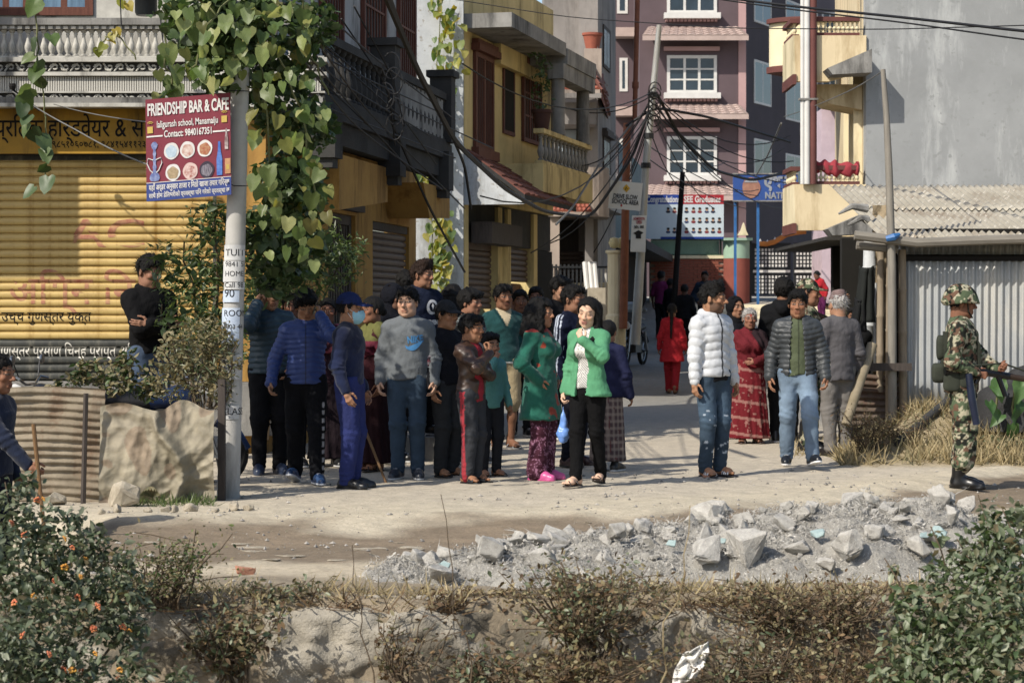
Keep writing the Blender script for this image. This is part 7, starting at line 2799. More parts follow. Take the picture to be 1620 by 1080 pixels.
def vine(label, strands, leaves, size, mats, group=None, extra=None, name='climbing_vine', face=(0, -1, 0), maxn=290):
	"""Stems along given polylines with large leaves, each leaf a piece."""
	base = strands[0][-1]
	root = empty(name, base, label, 'vine', group)
	for s in strands:
		st = []
		for a, b in zip(s[:-1], s[1:]):
			st += curve_pts(a, b, 6, .05)[:-1]
		st.append(Vector(s[-1]))
		MB().tube(st, .008, 5).build('stem', M_STEM, root)
	ms = sum([heart_piece_meshes('heart', m, 3, i) for i, m in enumerate(mats)], [])
	k = 0
	for pos, sc in leaves:
		if k >= maxn:
			break
		piece('leaf', random.choice(ms), root, pos, hang_rot(.55, face), (sc,) * 3)
		k += 1
	if extra:
		leaf_cloud('foliage', root, extra[0], extra[1], extra[2], LM['mid'], 'heart', kindtag='stuff')  # inner leaves coloured darker to put depth shade into the vine
	return root


def region_leaves(boxes, d0, d1, s0, s1):
	out = []
	for x0, y0, x1, y1, n in boxes:
		for _ in range(n):
			d = random.uniform(d0, d1)
			out.append((at(random.uniform(x0, x1), random.uniform(y0, y1), d), random.uniform(s0, s1)))
	random.shuffle(out)
	return out


# the big squash vine over the pole
P_ = lambda x, y, d=16.7: at(x, y, d)
vine('large leaved green squash vine draped over the pole top and cables', [
	[P_(395, -40), P_(330, 40, 16.4), P_(300, 110, 16.4)], [P_(395, -30), P_(440, 80, 16.9), P_(475, 180, 17), P_(500, 330, 17.1)],
	[P_(400, 10), P_(420, 150, 16.9), P_(430, 330, 17.2)], [P_(280, -30, 16.6), P_(380, 60, 16.5)], [P_(470, -30), P_(490, 80, 17.1), P_(520, 150, 17.2)]],
	region_leaves([(272, -30, 400, 40, 66), (290, 30, 400, 95, 66), (300, 85, 390, 128, 24), (395, -20, 500, 70, 46), (400, 60, 490, 170, 50), (400, 160, 520, 300, 58), (410, 290, 520, 420, 34)], 16.2, 17.4, .055, .14),
	.2, [LM['vine'], LM['vine'], LM['vined']], maxn=300, extra=([(P_(320, 20, 16.9), .35), (P_(350, 90, 16.9), .3), (P_(440, 60, 17.2), .35), (P_(450, 170, 17.3), .3), (P_(455, 280, 17.3), .28), (P_(465, 370, 17.4), .28), (P_(380, 20, 16.9), .3), (P_(500, 40, 17.3), .2), (P_(440, 430, 17.6), .25), (P_(400, 360, 17.6), .18), (P_(480, 300, 17.6), .22), (P_(500, 200, 17.6), .2)], 4200, .068))
# strand dangling in front of the carved balcony
vine('thin leafy strand hanging before the carved balcony and yellow sign', [[at(58, -20, 20.6), at(58, 60, 20.6), at(68, 150, 20.6), at(75, 230, 20.6), at(70, 305, 20.6)]],
	 [(at(56 + 14 * math.sin(y * .03) + random.uniform(-12, 12), y, 20.55), random.uniform(.12, .2)) for y in (0, 55, 62, 88, 96, 110, 122, 140, 150, 165, 182, 196, 205, 216, 235, 238, 262, 280, 296)],
	 .15, [LM['vine'], LM['mid']], group='hanging vine strands')
vine('leafy strand hanging beside the balustrade left of the pole', [[at(262, -20, 17.6), at(262, 90, 17.6), at(272, 150, 17.6)]],
	 [(at(265 + random.uniform(-18, 22), y, 17.6), random.uniform(.1, .18)) for y in (70, 90, 105, 112, 120, 128, 135, 142, 150)], .15, [LM['vine']], group='hanging vine strands')
vine('small green vine creeping over the balusters of the carved balcony', [[at(150, 80, 21.1), at(180, 50, 21.1), at(215, 95, 21.1)]],
	 [(at(x, y, 21.1), .1) for x, y in ((155, 76), (165, 70), (172, 64), (178, 52), (182, 46), (170, 58), (202, 5), (190, 0), (196, 2))], .1, [LM['yellow']], group='hanging vine strands')
# creepers on the flaking gable wall
lv = []
for y in range(-10, 470, 5):
	for _ in range(2 if y < 200 else 3):
		cx = 690 + 12 * math.sin(y * .02) + (-5 if y > 260 else 10)
		lv.append((at(cx + random.gauss(0, 11), y, 34.0), random.uniform(.09, .17)))
vine('yellow green creeper climbing the flaking white gable wall', [[at(700, -10, 34), at(690, 120, 34), at(700, 230, 34), at(680, 340, 34), at(690, 470, 34)]], lv, .14, [LM['yellow'], LM['vine']])

# bushy shrub behind the pole, over the fence
sh = empty('leafy_shrub', at(330, 640, 17.4), 'tall bushy green shrub behind the sacking fence and the pole', 'shrub')
for a, b, dd in (((330, 640), (300, 380), 17.4), ((345, 640), (350, 330), 17.4), ((400, 690), (430, 380), 20.3), ((420, 690), (500, 400), 20.5), ((300, 640), (265, 480), 17.3), ((440, 690), (540, 410), 20.7), ((400, 690), (470, 330), 20.5)):
	MB().tube(curve_pts(at(*a, dd), at(*b, dd), 8, .15), [.02, .018, .016, .014, .012, .011, .01, .009, .007], 6).build('stem', M_WOODY, sh)
bl = [(at(x, y, d), r) for x, y, d, r in [(325, 350, 17.4, .2), (345, 400, 17.4, .25), (300, 430, 17.3, .26), (330, 470, 17.3, .28), (290, 500, 17.2, .24), (345, 520, 17.4, .22), (310, 550, 17.2, .24),
	  (410, 400, 19.6, .28), (440, 350, 20.2, .3), (470, 400, 20.4, .32), (510, 390, 20.6, .28), (540, 420, 20.8, .24), (430, 450, 20.2, .3), (490, 450, 20.5, .28), (400, 470, 19.6, .24), (560, 390, 20.9, .14), (350, 350, 17.4, .18), (260, 400, 17.3, .12), (262, 440, 17.2, .14), (450, 500, 20.4, .3), (400, 540, 19.8, .25)]]
leaf_cloud('foliage', sh, bl, 5200, .075, LM['shrub'], 'narrow', kindtag='stuff')
leaf_cloud('foliage', sh, [(b[0], b[1] * .8) for b in bl], 1500, .08, LM['mid'], 'oval', kindtag='stuff')
ds = empty('dry_shrub', at(305, 640, 16.75), 'half withered brownish shrub leaning over the sacking fence', 'shrub')
for k in range(14):
	MB().tube(curve_pts(at(310 + k * 3, 645, 16.8), at(255 + k * 9 + random.uniform(-8, 8), 545 + random.uniform(-30, 40), 16.7), 6, .1), .006, 4).build('stem', M_WOODY, ds)
bl = [(at(x, y, 16.75), r) for x, y, r in [(270, 560, .15), (300, 540, .18), (335, 530, .18), (350, 570, .16), (310, 590, .2), (270, 610, .14), (345, 610, .14), (250, 590, .1), (355, 545, .1)]]
leaf_cloud('foliage', ds, bl, 1500, .045, LM['dry'], 'oval', kindtag='stuff')
leaf_cloud('foliage', ds, bl, 900, .05, LM['bush'], 'narrow', kindtag='stuff')
ws = empty('yard_weeds', at(170, 625, 16.9), 'low green weeds growing along the top of the tin fence', 'weeds')
bl = [(at(x, y, 16.9), r) for x, y, r in [(90, 615, .07), (120, 600, .08), (150, 590, .11), (185, 600, .13), (220, 605, .12), (200, 570, .08), (240, 615, .1), (130, 580, .06)]]
leaf_cloud('foliage', ws, bl, 700, .05, LM['dry'], 'oval', kindtag='stuff')
leaf_cloud('foliage', ws, bl, 500, .05, LM['mid'], 'oval', kindtag='stuff')
# agave-like rosette and small weeds at the foot of the fence
ag = empty('agave_plant', at(240, 792, 16.3), 'small striped agave rosette below the sacking fence', 'plant')
for k in range(11):
	a = math.pi * (k + .5) / 11
	c = at(240, 785, 16.3)
	dx, dz = math.cos(a), .25 + .55 * math.sin(a)
	side = Vector((-.018 * math.sin(a), 0, .018 * math.cos(a)))
	p1 = c + Vector((dx * .05, -.05, dz * .10))
	p2 = c + Vector((dx * .085, -.08, dz * .085 - .02))
	MB().add([c - side * .4, c + side * .4, p1 + side, p1 - side, p2], [(0, 1, 2, 3), (3, 2, 4)]).build('leaf', LM['dry'], ag)


def blades(name, pts, h, mat, label=None, cat=None, group=None, kind='stuff', spread=.5, parent=None, wid=1.0):
	pts = np.asarray(pts, float)
	d = rng.normal(size=(len(pts), 3)) * spread
	d[:, 2] = 1.0
	v, f = leaf_arrays('blade')
	V, T, q = scatter_leaves(pts, h, 'blade', d / np.linalg.norm(d, axis=1)[:, None] * .8, 0)
	off = np.array(wloc(parent)) if parent is not None else 0
	o = link(name, mesh_np(name, V - off, T, None, True, rnd=q, mat=mat), parent)
	o['kind'] = kind
	if label:
		o['label'] = label
	return o


def gpts(n, px0, px1, d0, d1, clump=None, h=0.0):
	out = []
	while len(out) < n:
		d = rng.uniform(d0, d1)
		px = rng.uniform(px0, px1)
		x = xpx(px, d)
		if clump is not None and fbm(np.array([[x * clump, d * clump, 3.0]]), 5, 2)[0] < .5:
			continue
		out.append((x, d, float(gz(x, d)) - .01))
	return out


blades('verge_grass', gpts(700, 190, 340, 16.1, 16.5), .09, LM['shrub'], 'short green grass along the foot of the fence')
blades('bank_grass', gpts(3400, 1325, 1625, 20.3, 22.2, 1.5), .19, LM['straw'], 'dry straw coloured grass on the bank below the tin shed')
blades('bank_grass', gpts(1600, 1325, 1625, 20.3, 22.9), .16, LM['dry'], 'dull green dry grass on the bank below the tin shed')
blades('bank_grass', gpts(900, 1235, 1340, 21.3, 25.5, 2), .1, LM['straw'], 'thin dry grass behind the man in jeans')
# dry edge grass along the lip of the bank wall
ep = []
for k in range(3600):
	px = rng.uniform(150, 1640)
	d = 10.95 + rng.normal(0, .10)
	x = xpx(px, d)
	if fbm(np.array([[x * 2.6, 1.0, 3.0]]), 6, 2)[0] < .46:
		continue
	ep.append((x, d, float(gz(x, max(d, 10.96))) - .02))
blades('edge_grass', ep, .12, LM['straw'], 'matted dry grass along the lip of the bank wall', spread=1.6)
ep2 = [(x, y - .12, z - .03) for x, y, z in ep[::2]]
blades('edge_grass', ep2, .13, LM['brown'], 'withered brown grass hanging over the bank wall', spread=2.2)


def weed(label, px, py, d, w, h, n, size, mats, stems=10, group=None, name='dry_weed', leaf='oval', flat=1.0, cat='weeds', lean=0):
	"""A weed clump: branching stems with leaves through its volume; (px, py) is its foot."""
	b = at(px, py, d)
	root = empty(name, b, label, cat, group)
	mb = MB()
	tips = []
	n, stems = int(n * .62), int(stems * 1.1)
	for k in range(stems):
		t = b + Vector((random.gauss(0, w * .42) + lean, random.gauss(0, w * .25), h * random.uniform(.55, 1.05)))
		cp = curve_pts(b + Vector((random.gauss(0, w * .12), random.gauss(0, .04), -.03)), t, 6, .06)
		mb.tube(cp, [.006, .006, .005, .005, .004, .003, .002], 4)
		tips += cp[2:]
		for j in range(2):
			q = random.choice(cp[2:6])
			e = q + Vector((random.gauss(0, w * .2), random.gauss(0, w * .12), random.uniform(0, h * .25)))
			mb.tube(curve_pts(q, e, 3, .02), .0025, 4)
			tips += [q.lerp(e, .6), e]
	mb.build('stems', M_WOODY, root)['kind'] = 'stuff'
	for i, m in enumerate(mats):
		leaf_cloud('foliage', root, [(t, w * .14) for t in tips], n // len(mats), size, m, leaf, kindtag='stuff')
	return root


weed('fine leaved olive weed bush at the road edge left of the wall', 255, 950, 10.7, .5, .34, 2600, .022, [LM['dry'], LM['shrub']], 26)
weed('dry brown weed with grey green leaves climbing the wall by the lantana', 360, 1090, 10.45, .40, .46, 2200, .035, [LM['bush'], LM['dry'], LM['brown']], 22)
weed('dry stalky weed over the left end of the wall', 430, 960, 10.85, .35, .16, 700, .03, [LM['bush'], LM['dry']], 14)
weed('dense mixed green weed bush in the middle of the wall', 930, 1040, 10.5, .55, .46, 2600, .030, [LM['dry'], LM['bush'], LM['brown']], 36)
weed('olive weed clump topping the rubble heap front', 935, 960, 10.85, .40, .20, 1000, .024, [LM['dry'], LM['straw']], 22)
weed('withered brown brush at the foot of the wall centre', 900, 1110, 10.35, .5, .28, 1800, .035, [LM['brown'], LM['dry']], 24)
weed('tangled brown brush right of the white bag', 1180, 1110, 10.3, .7, .36, 1800, .030, [LM['brown'], LM['dry'], LM['bush']], 34)
weed('olive fine leaved bush hanging over the wall below the rubble', 1230, 1000, 10.6, .5, .26, 1900, .022, [LM['dry'], LM['brown']], 28)
weed('dry olive bush against the right shrub', 1330, 1010, 10.5, .5, .30, 1800, .025, [LM['dry'], LM['brown']], 28)
weed('brown stalks at the lower right of the wall', 1320, 1120, 10.2, .5, .34, 1500, .03, [LM['brown'], LM['dry']], 26)
weed('small dry tuft on the wall left of centre', 690, 975, 10.75, .22, .10, 420, .03, [LM['brown']], 10)
weed('reddish dry tuft at the left tip of the rubble', 790, 960, 10.9, .35, .10, 900, .03, [LM['brown'], LM['straw']], 16)
weed('grey stalks growing against the middle of the wall', 630, 1100, 10.45, .35, .40, 500, .03, [LM['brown'], LM['dry']], 12)
weed('weedy tuft clinging low on the wall', 770, 1100, 10.4, .35, .25, 800, .03, [LM['bush'], LM['brown']], 14)
weed('dry grey shrub behind the road by the jeans man', 1375, 722, 20.8, .55, .48, 1700, .045, [LM['dry'], LM['brown']], 26, leaf='narrow')
weed('low dry shrub on the bank beside the soldier', 1435, 705, 21.0, .5, .25, 900, .05, [LM['brown'], LM['dry']], 16, leaf='narrow')
weed('grey green weed left of the soldier boots', 1590, 720, 20.9, .4, .2, 500, .05, [LM['dry'], LM['bush']], 10)


def big_bush(name, label, blobs, stems, n, size, mats, npieces, flowers=0):
	root = empty(name, blobs[0][0] - Vector((0, 0, blobs[0][1])), label, 'bush')
	mb = MB()
	for a, b in stems:
		mb.tube(curve_pts(a, b, 8, .08), [.011, .01, .009, .008, .007, .006, .005, .004, .003], 5)
	mb.build('stems', M_WOODY, root)['kind'] = 'stuff'
	for i, m in enumerate(mats):
		leaf_cloud('foliage', root, blobs, n // len(mats), size, m, 'oval', kindtag='stuff', shell=.35)
	# nearest leaves as pieces of their own
	ms = heart_piece_meshes('oval', mats[0], 4, 3)
	w = np.array([b[1] ** 2 for b in blobs])
	for k in range(npieces):
		c, r = blobs[rng.choice(len(blobs), p=w / w.sum())]
		u = Vector(rng.normal(size=3)).normalized()
		if u.y > .2:
			u.y *= -1
		piece('leaf', random.choice(ms), root, c + u * r * rng.uniform(.85, 1.15), hang_rot(.9, (-.3, -.6, .7)), (size * rng.uniform(.9, 1.5),) * 3)
	if flowers:
		M_O = surf('orange_petal', 'd07a24', 'd6a030', 20, .6)
		M_P = surf('coral_petal', 'c85a44', 'd6803a', 20, .6)
		fm = []
		for mm in (M_O, M_P):
			mb = MB()
			for i in range(9):
				a = i * 2.4
				rr = .0 if i == 0 else .013 if i < 5 else .017
				c = Vector((rr * math.cos(a), rr * math.sin(a), .012 - rr * .6))
				mb.lathe([(.0035, -.004), (.0075, .002), (.005, .006)], tuple(c), 6)
			fm.append(mb.mesh('flower', mm, smooth=True))
		for k in range(flowers):
			c, r = blobs[rng.choice(len(blobs), p=w / w.sum())]
			u = Vector((rng.normal() * .8, -abs(rng.normal()) - .3, rng.normal() * .8)).normalized()
			o = piece('flower', fm[k % 2], root, c + u * r * 1.12, (R(60), 0, rng.uniform(0, 6)), (rng.uniform(.55, .95),) * 3)
	return root


B = lambda x, y, d, r: (at(x, y, d), r)
big_bush('leafy_bush', 'dense dusty green bush with oval leaves filling the lower right corner',
		 [B(1540, 1060, 9.7, .22), B(1480, 1000, 9.8, .17), B(1560, 960, 9.8, .2), B(1600, 900, 9.9, .18), B(1500, 920, 10, .15), B(1440, 960, 9.9, .12), B(1450, 1050, 9.7, .16), B(1610, 1010, 9.6, .2), B(1570, 860, 10, .13), B(1610, 830, 10.1, .11),
		  B(1530, 880, 10, .1), B(1420, 1010, 9.9, .08), B(1563, 805, 10.1, .05), B(1565, 830, 10.1, .07), B(1485, 850, 10.1, .03), B(1412, 900, 10.1, .03), B(1410, 1075, 9.8, .1)],
		 [(at(1540, 1150, 9.9), at(1563, 780, 10.1)), (at(1600, 1150, 9.9), at(1600, 800, 10)), (at(1500, 1150, 9.9), at(1487, 830, 10.1)), (at(1470, 1150, 9.9), at(1412, 880, 10.1)), (at(1560, 1150, 9.9), at(1530, 850, 10))],
		 4000, .044, [LM['bush'], LM['bush'], LM['bush'], LM['mid']], 300)
big_bush('lantana_bush', 'dark lantana bush with small orange flower heads in the lower left corner',
		 [B(60, 1000, 9.7, .26), B(20, 900, 9.9, .22), B(110, 900, 10, .2), B(160, 960, 9.9, .17), B(60, 830, 10.1, .13), B(10, 800, 10.2, .12), B(190, 900, 10, .1), B(150, 860, 10.1, .09), B(200, 1000, 9.9, .12), B(20, 1060, 9.6, .22),
		  B(45, 770, 10.3, .07), B(120, 820, 10.1, .06), B(225, 945, 10, .07), B(130, 1070, 9.6, .16), B(215, 1065, 9.7, .10), B(285, 1075, 9.8, .07)],
		 [(at(40, 1150, 9.9), at(20, 760, 10.2)), (at(60, 1150, 9.9), at(160, 850, 10.1)), (at(100, 1150, 9.9), at(230, 920, 10)), (at(0, 1150, 9.9), at(0, 780, 10.2))],
		 5600, .040, [LM['lantana'], LM['lantana'], LM['bush']], 300, flowers=46)
# bare blurred stalks close to the camera
for a, b, lab in (((1040, 1100), (1100, 800), 'pale bare stalk rising out of focus before the rubble'), ((590, 1100), (545, 860), 'thin bare stalk in front of the road edge'), ((745, 1100), (690, 780), 'slender dry stem in front of the wall centre')):
	dd = 8.6 if lab.startswith('pale') else 10.3
	cp = curve_pts(at(*a, dd), at(*b, dd), 8, .06)
	MB().tube(cp, [.004, .004, .0035, .0035, .003, .003, .0025, .002, .002], 5).top('bare_stalk', LM['straw'] if dd < 9 else M_WOODY, lab, 'stalk')
# broad bright leaves at the right edge
bp = empty('broad_leaf_plant', at(1600, 700, 21.0), 'plant with broad bright green leaves at the right edge before the tarpaulin', 'plant')
bms = heart_piece_meshes('heart', LM['big'], 3, 8)
for px, py, s, a in ((1580, 600, .28, .2), (1608, 635, .28, -.3), (1565, 635, .2, .3), (1600, 672, .24, .1), (1585, 655, .2, -.2), (1618, 600, .3, .1), (1575, 610, .22, .6)):
	piece('leaf', bms[int(px) % 3], bp, at(px, py, 20.9), hang_rot(.5), (s * .6, s * .8, s * 1.6))
for px in (1580, 1605):
	MB().tube(curve_pts(at(px, 720, 21), at(px, 600, 20.95), 5, .05), .012, 6).build('stem', M_STEM, bp)
# white crumpled bag caught on the wall
V, Q = [], []
for i in range(19):
	for j in range(19):
		u, v = i / 18 - .5, j / 18 - .5
		c = at(1092, 1050, 10.25)
		n1 = abs(mnoise.noise(Vector((u * 2.6, v * 2.6, 2)))) + .25 * abs(mnoise.noise(Vector((u * 6, v * 6, 5))))
		w = .5 + .5 * math.cos(v * 2)
		V.append((c.x + .15 * u * w + .06 * v, c.y - .09 * n1, c.z + .17 * v + .05 * u))
for i in range(18):
	for j in range(18):
		a = i * 19 + j
		Q.append((a, a + 19, a + 20, a + 1))
o = link('crumpled_bag', mesh_np('crumpled_bag', V, Q, None, True, mat=surf('white_plastic', 'd8d6d0', 'c4c0b8', 9, .6, 40, .4, .01)))
o.modifiers.new('thickness', 'SOLIDIFY').thickness = .004
tag(o, 'crumpled white plastic bag caught in the weeds on the wall', 'bag')


# ---------------------------------------------------------------- overhead cables
M_CAB = surf('cable_rubber', '141416', '1d1d1f', 3, .6)
M_CABG = surf('grey_cable', '6a6a68', '5a5a58', 3, .6)


def cable(pts, r, label, group=None, sag=0.0, mat=None):
	out = []
	for a, b in zip(pts[:-1], pts[1:]):
		a, b = at(*a), at(*b)
		n = 10
		for i in range(n):
			t = i / n
			p = a.lerp(b, t)
			p.z -= sag * 4 * t * (1 - t)
			out.append(p)
	out.append(at(*pts[-1]))
	if len(pts) > 2:           # soften the joints of a multi-point cable
		for _ in range(4):
			out = [out[0]] + [(out[i - 1] + out[i] * 2 + out[i + 1]) / 4 for i in range(1, len(out) - 1)] + [out[-1]]
	return MB().tube(out, r, 5).top('overhead_cable', mat or M_CAB, label, 'cable', group, smooth=True)


cable([(600, -30, 18), (660, 110, 20), (720, 225, 23), (800, 300, 28), (860, 335, 34), (935, 345, 40), (1000, 250, 41), (1030, 165, 41)], .030, 'thick black cable sagging across the lane from the corner balcony to the steel pole')
cable([(608, -30, 18), (650, 90, 20), (690, 160, 22), (735, 260, 24), (745, 330, 25)], .016, 'black cable dropping down past the flaking gable wall')
cable([(620, 195, 24), (680, 330, 26), (735, 430, 29)], .016, 'black cable drooping from the balcony to the teal door')
G1 = 'tangled cables along the corner balcony'
for k, (a, b, c, dd) in enumerate([((420, 10, 17), (540, 150, 21.2), (640, 260, 25), 0), ((430, 30, 17), (560, 200, 21.5), (700, 300, 27), 0), ((450, 5, 17), (520, 120, 21.2), (680, 215, 26), 0), ((395, 60, 17), (500, 165, 21), (720, 250, 27), 0),
								   ((470, -20, 17), (590, 90, 22), (720, 190, 27), 0), ((500, 60, 21), (620, 160, 23), (780, 235, 29), 0), ((480, 100, 21), (600, 215, 23), (650, 270, 25), 0), ((520, 95, 21.2), (590, 130, 22), (700, 180, 26), 0),
								   ((505, 70, 21), (640, 190, 23), (690, 260, 25), 0), ((540, 30, 21.5), (615, 140, 22.6), (625, 230, 23), 0), ((560, 10, 21.5), (620, 120, 22.8), (640, 200, 23), 0), ((440, -20, 17), (575, 170, 21.6), (735, 330, 27), 0)]):
	cable([a, b, c], .009, 'thin black cable in the tangle over the corner shop balcony', G1)
for k in range(5):
	x, y = 622 + random.uniform(-14, 14), 105 + k * 24
	c = at(x, y, 22.2)
	ph = random.uniform(0, 6)
	pts = [c + Vector((.09 * math.cos(a + ph), -.05 + .02 * k * .1, .14 * math.sin(a + ph))) for a in np.linspace(0, 5.6, 14)]
	MB().tube(pts, .008, 5).top('cable_coil', M_CAB, 'loose coil of black cable on the balcony corner post', 'cable', G1 + ' coiled')
G2 = 'cables fanning out from the steel pole'
for (a, b, s) in [((1033, 150, 41), (905, 262, 40), .4), ((1033, 155, 41), (890, 310, 40), .3), ((1030, 170, 41), (870, 385, 37), .5), ((1030, 175, 41), (840, 400, 36), .4), ((1028, 180, 41), (960, 330, 44), .3), ((1026, 200, 41), (985, 300, 43), .2),
				  ((1036, 150, 41), (1250, 215, 45), .5), ((1036, 155, 41), (1255, 255, 45), .4), ((1036, 160, 41), (1200, 300, 60), .6), ((1036, 165, 41), (1245, 330, 52), .5), ((1034, 175, 41), (1150, 255, 60), .5), ((1034, 178, 41), (1250, 290, 48), .3),
				  ((1034, 180, 41), (1130, 330, 60), .3), ((1034, 150, 41), (880, 165, 40), .25), ((1034, 145, 41), (730, 100, 31), .5), ((1030, 185, 41), (925, 420, 44), .3), ((1028, 205, 41), (1080, 300, 50), .2), ((1030, 160, 41), (1240, 235, 46), .7),
				  ((1032, 170, 41), (760, 310, 30), .7), ((1025, 230, 41), (1200, 310, 60), .2), ((1024, 250, 41), (1180, 330, 60), .15)]:
	cable([a, b], .012, 'thin black cable fanning out from the leaning steel pole', G2, s)
cable([(1040, 150, 41), (1075, 215, 42), (1130, 270, 44), (1190, 286, 46), (1255, 270, 48)], .032, 'thick looping black cable from the steel pole towards the blue sign')
cable([(990, 200, 41), (1035, 170, 41), (1120, 185, 42), (1250, 225, 45)], .028, 'thick black cable bowed across the plum house front')
cable([(880, 355, 34), (905, 330, 36), (945, 265, 40), (1000, 195, 41)], .02, 'pale weathered cable rising from the lane to the pole', None, 0, M_CABG)
cable([(950, -30, 26), (1240, 9, 24), (1430, 28, 22), (1640, 52, 20), (2200, 95, 17)], .015, 'upper black cable crossing in front of the cement flank')
cable([(950, -28, 26), (1240, 14, 24), (1430, 36, 22), (1640, 66, 20), (2200, 120, 17)], .009, 'lower black cable crossing in front of the cement flank')
cable([(690, -5, 28), (900, 28, 27), (1150, 45, 25), (1400, 47, 23), (1640, 40, 21), (2200, 20, 18)], .006, 'long thin cable spanning from the white gable to the cement flank')
cable([(1397, 112, 22.1), (1330, 150, 30), (1240, 185, 40)], .008, 'thin wire from the tip of the bamboo pole to the cream house', None, .02, M_CABG)
cable([(1236, 195, 41), (1215, 245, 50), (1195, 280, 58)], .02, 'grey stay wire slanting down to the blue school sign', None, 0, M_CABG)
cable([(20, 145, 21.4), (120, 205, 19.5), (232, 260, 16.9)], .007, 'pale wire running down from the carved balcony to the pub sign', None, .02, M_CABG)
cable([(85, 165, 21.4), (232, 193, 16.9)], .005, 'thin pale wire from the carved balcony to the pole', None, .02, M_CABG)
cable([(190, -10, 20), (192, 40, 20)], .006, 'short black wire hanging by the balcony window')
cable([(250, -10, 19), (258, 70, 19), (265, 100, 19)], .006, 'black wire hanging left of the vine')


# ---------------------------------------------------------------- motorcycles
def motorcycle(p, rz, label, colour, group=None, wrapped=False):
	root = empty('motorcycle', p, label, 'motorcycle', group, rz)
	T = Matrix.Identity(4)
	M_T = surf('tyre_rubber', '121212', '1c1b1a', 5, .9)
	M_CH = surf('chrome', '9a9c9e', '85878a', 3, .3, metal=.9)
	M_E = surf('engine_metal', '3a3a3a', '4a4846', 5, .5, metal=.6)

	def b(mb, name, mat, par=None, smooth=True):
		me = mb.mesh(name, mat, Vector((0, 0, 0)), smooth)
		return link(name, me, par or root)
	for x in (-.64, .64):
		ring = [Vector((x + .265 * math.cos(a), 0, .30 + .265 * math.sin(a))) for a in np.linspace(0, 2 * math.pi, 25)]
		w = b(MB().tube(ring, .045, 8, caps=False), 'wheel', M_T)
		b(MB().tube([Vector((x + .22 * math.cos(a), 0, .30 + .22 * math.sin(a))) for a in np.linspace(0, 2 * math.pi, 21)], .012, 6, caps=False), 'rim', M_CH, w)
		sp = MB()
		for k in range(9):
			a = k * 2 * math.pi / 9
			sp.tube([(x, 0, .30), (x + .22 * math.cos(a), 0, .30 + .22 * math.sin(a))], .008, 4)
		sp.tube([(x, -.06, .3), (x, .06, .3)], .04, 8)
		b(sp, 'spokes', M_CH, w)['kind'] = 'stuff'
	for sd in (1, -1):
		b(MB().tube([(.64, sd * .07, .3), (.52, sd * .07, .68), (.46, sd * .07, .88)], .02, 7), 'fork', M_CH)
	b(MB().tube([(.40, .36, 1.0), (.46, .30, 1.02), (.44, .12, .95), (.44, -.12, .95), (.46, -.30, 1.02), (.40, -.36, 1.0)], .013, 7), 'handlebar', M_CH)
	for sd in (1, -1):
		g = b(MB().tube([(.46, sd * .25, 1.02), (.48, sd * .34, 1.16)], .006, 5), 'mirror_stem', M_BLACKM)
		b(MB().lathe([(.0, -.012), (.045, -.01), (.05, 0), (.045, .012), (0, .014)], (0, 0, 0), 12, Matrix.Translation((.47, sd * .38, 1.18)) @ Matrix.Rotation(R(90), 4, 'Y')), 'mirror', M_CH, g)
	b(MB().lathe([(.0, -.05), (.07, -.03), (.095, .03), (.09, .05), (0, .055)], (0, 0, 0), 14, Matrix.Translation((.56, 0, .86)) @ Matrix.Rotation(R(90), 4, 'Y')), 'headlight', M_WFR)
	tank = Grid((-.2, -.2, .6), (.5, .2, 1.02), .018)
	tank.cap((.34, 0, .84), (.0, 0, .80), .12, .09, 1, .03)
	V, Q, i_, t_ = tank.mesh()
	link('fuel_tank', mesh_np('fuel_tank', V, Q, None, True, mat=surf('bike_paint_' + colour, colour, None, 1, .25, spec=.6)), root)
	seat = Grid((-.75, -.2, .6), (.1, .2, .95), .02)
	seat.cap((-.02, 0, .78), (-.6, 0, .83), .08, .075, 1.3, .03)
	V, Q, i_, t_ = seat.mesh()
	link('seat', mesh_np('seat', V, Q, None, True, mat=surf('seat_vinyl', '17171a', '222226', 4, .6)), root)
	b(MB().box((-.12, -.13, .28), (.30, .13, .62)).lathe([(.11, 0), (.12, .05), (.12, .16), (.09, .18)], (.16, 0, .55), 10), 'engine', M_E)
	b(MB().tube([(.64, 0, .60), (.85, 0, .48), (.93, 0, .34)], .05, 6), 'front_fender', surf('bike_paint_' + colour))
	b(MB().tube([(-.45, 0, .70), (-.8, 0, .62), (-.95, 0, .5)], .06, 6), 'rear_fender', surf('bike_paint_' + colour))
	b(MB().tube([(.3, -.14, .32), (.0, -.15, .24), (-.5, -.16, .30), (-.78, -.17, .36)], [.02, .022, .04, .045], 9), 'exhaust', M_CH)
	b(MB().tube([(-.64, .08, .3), (-.1, .08, .36)], .02, 6).tube([(-.64, -.08, .3), (-.1, -.08, .36)], .02, 6).tube([(.42, 0, .86), (.2, 0, .62), (-.3, 0, .60), (-.62, 0, .74)], .022, 6), 'frame', M_BLACKM)
	for sd in (1, -1):
		b(MB().tube([(-.5, sd * .09, .72), (-.64, sd * .1, .32)], .03, 8), 'shock', M_CH)
	return root


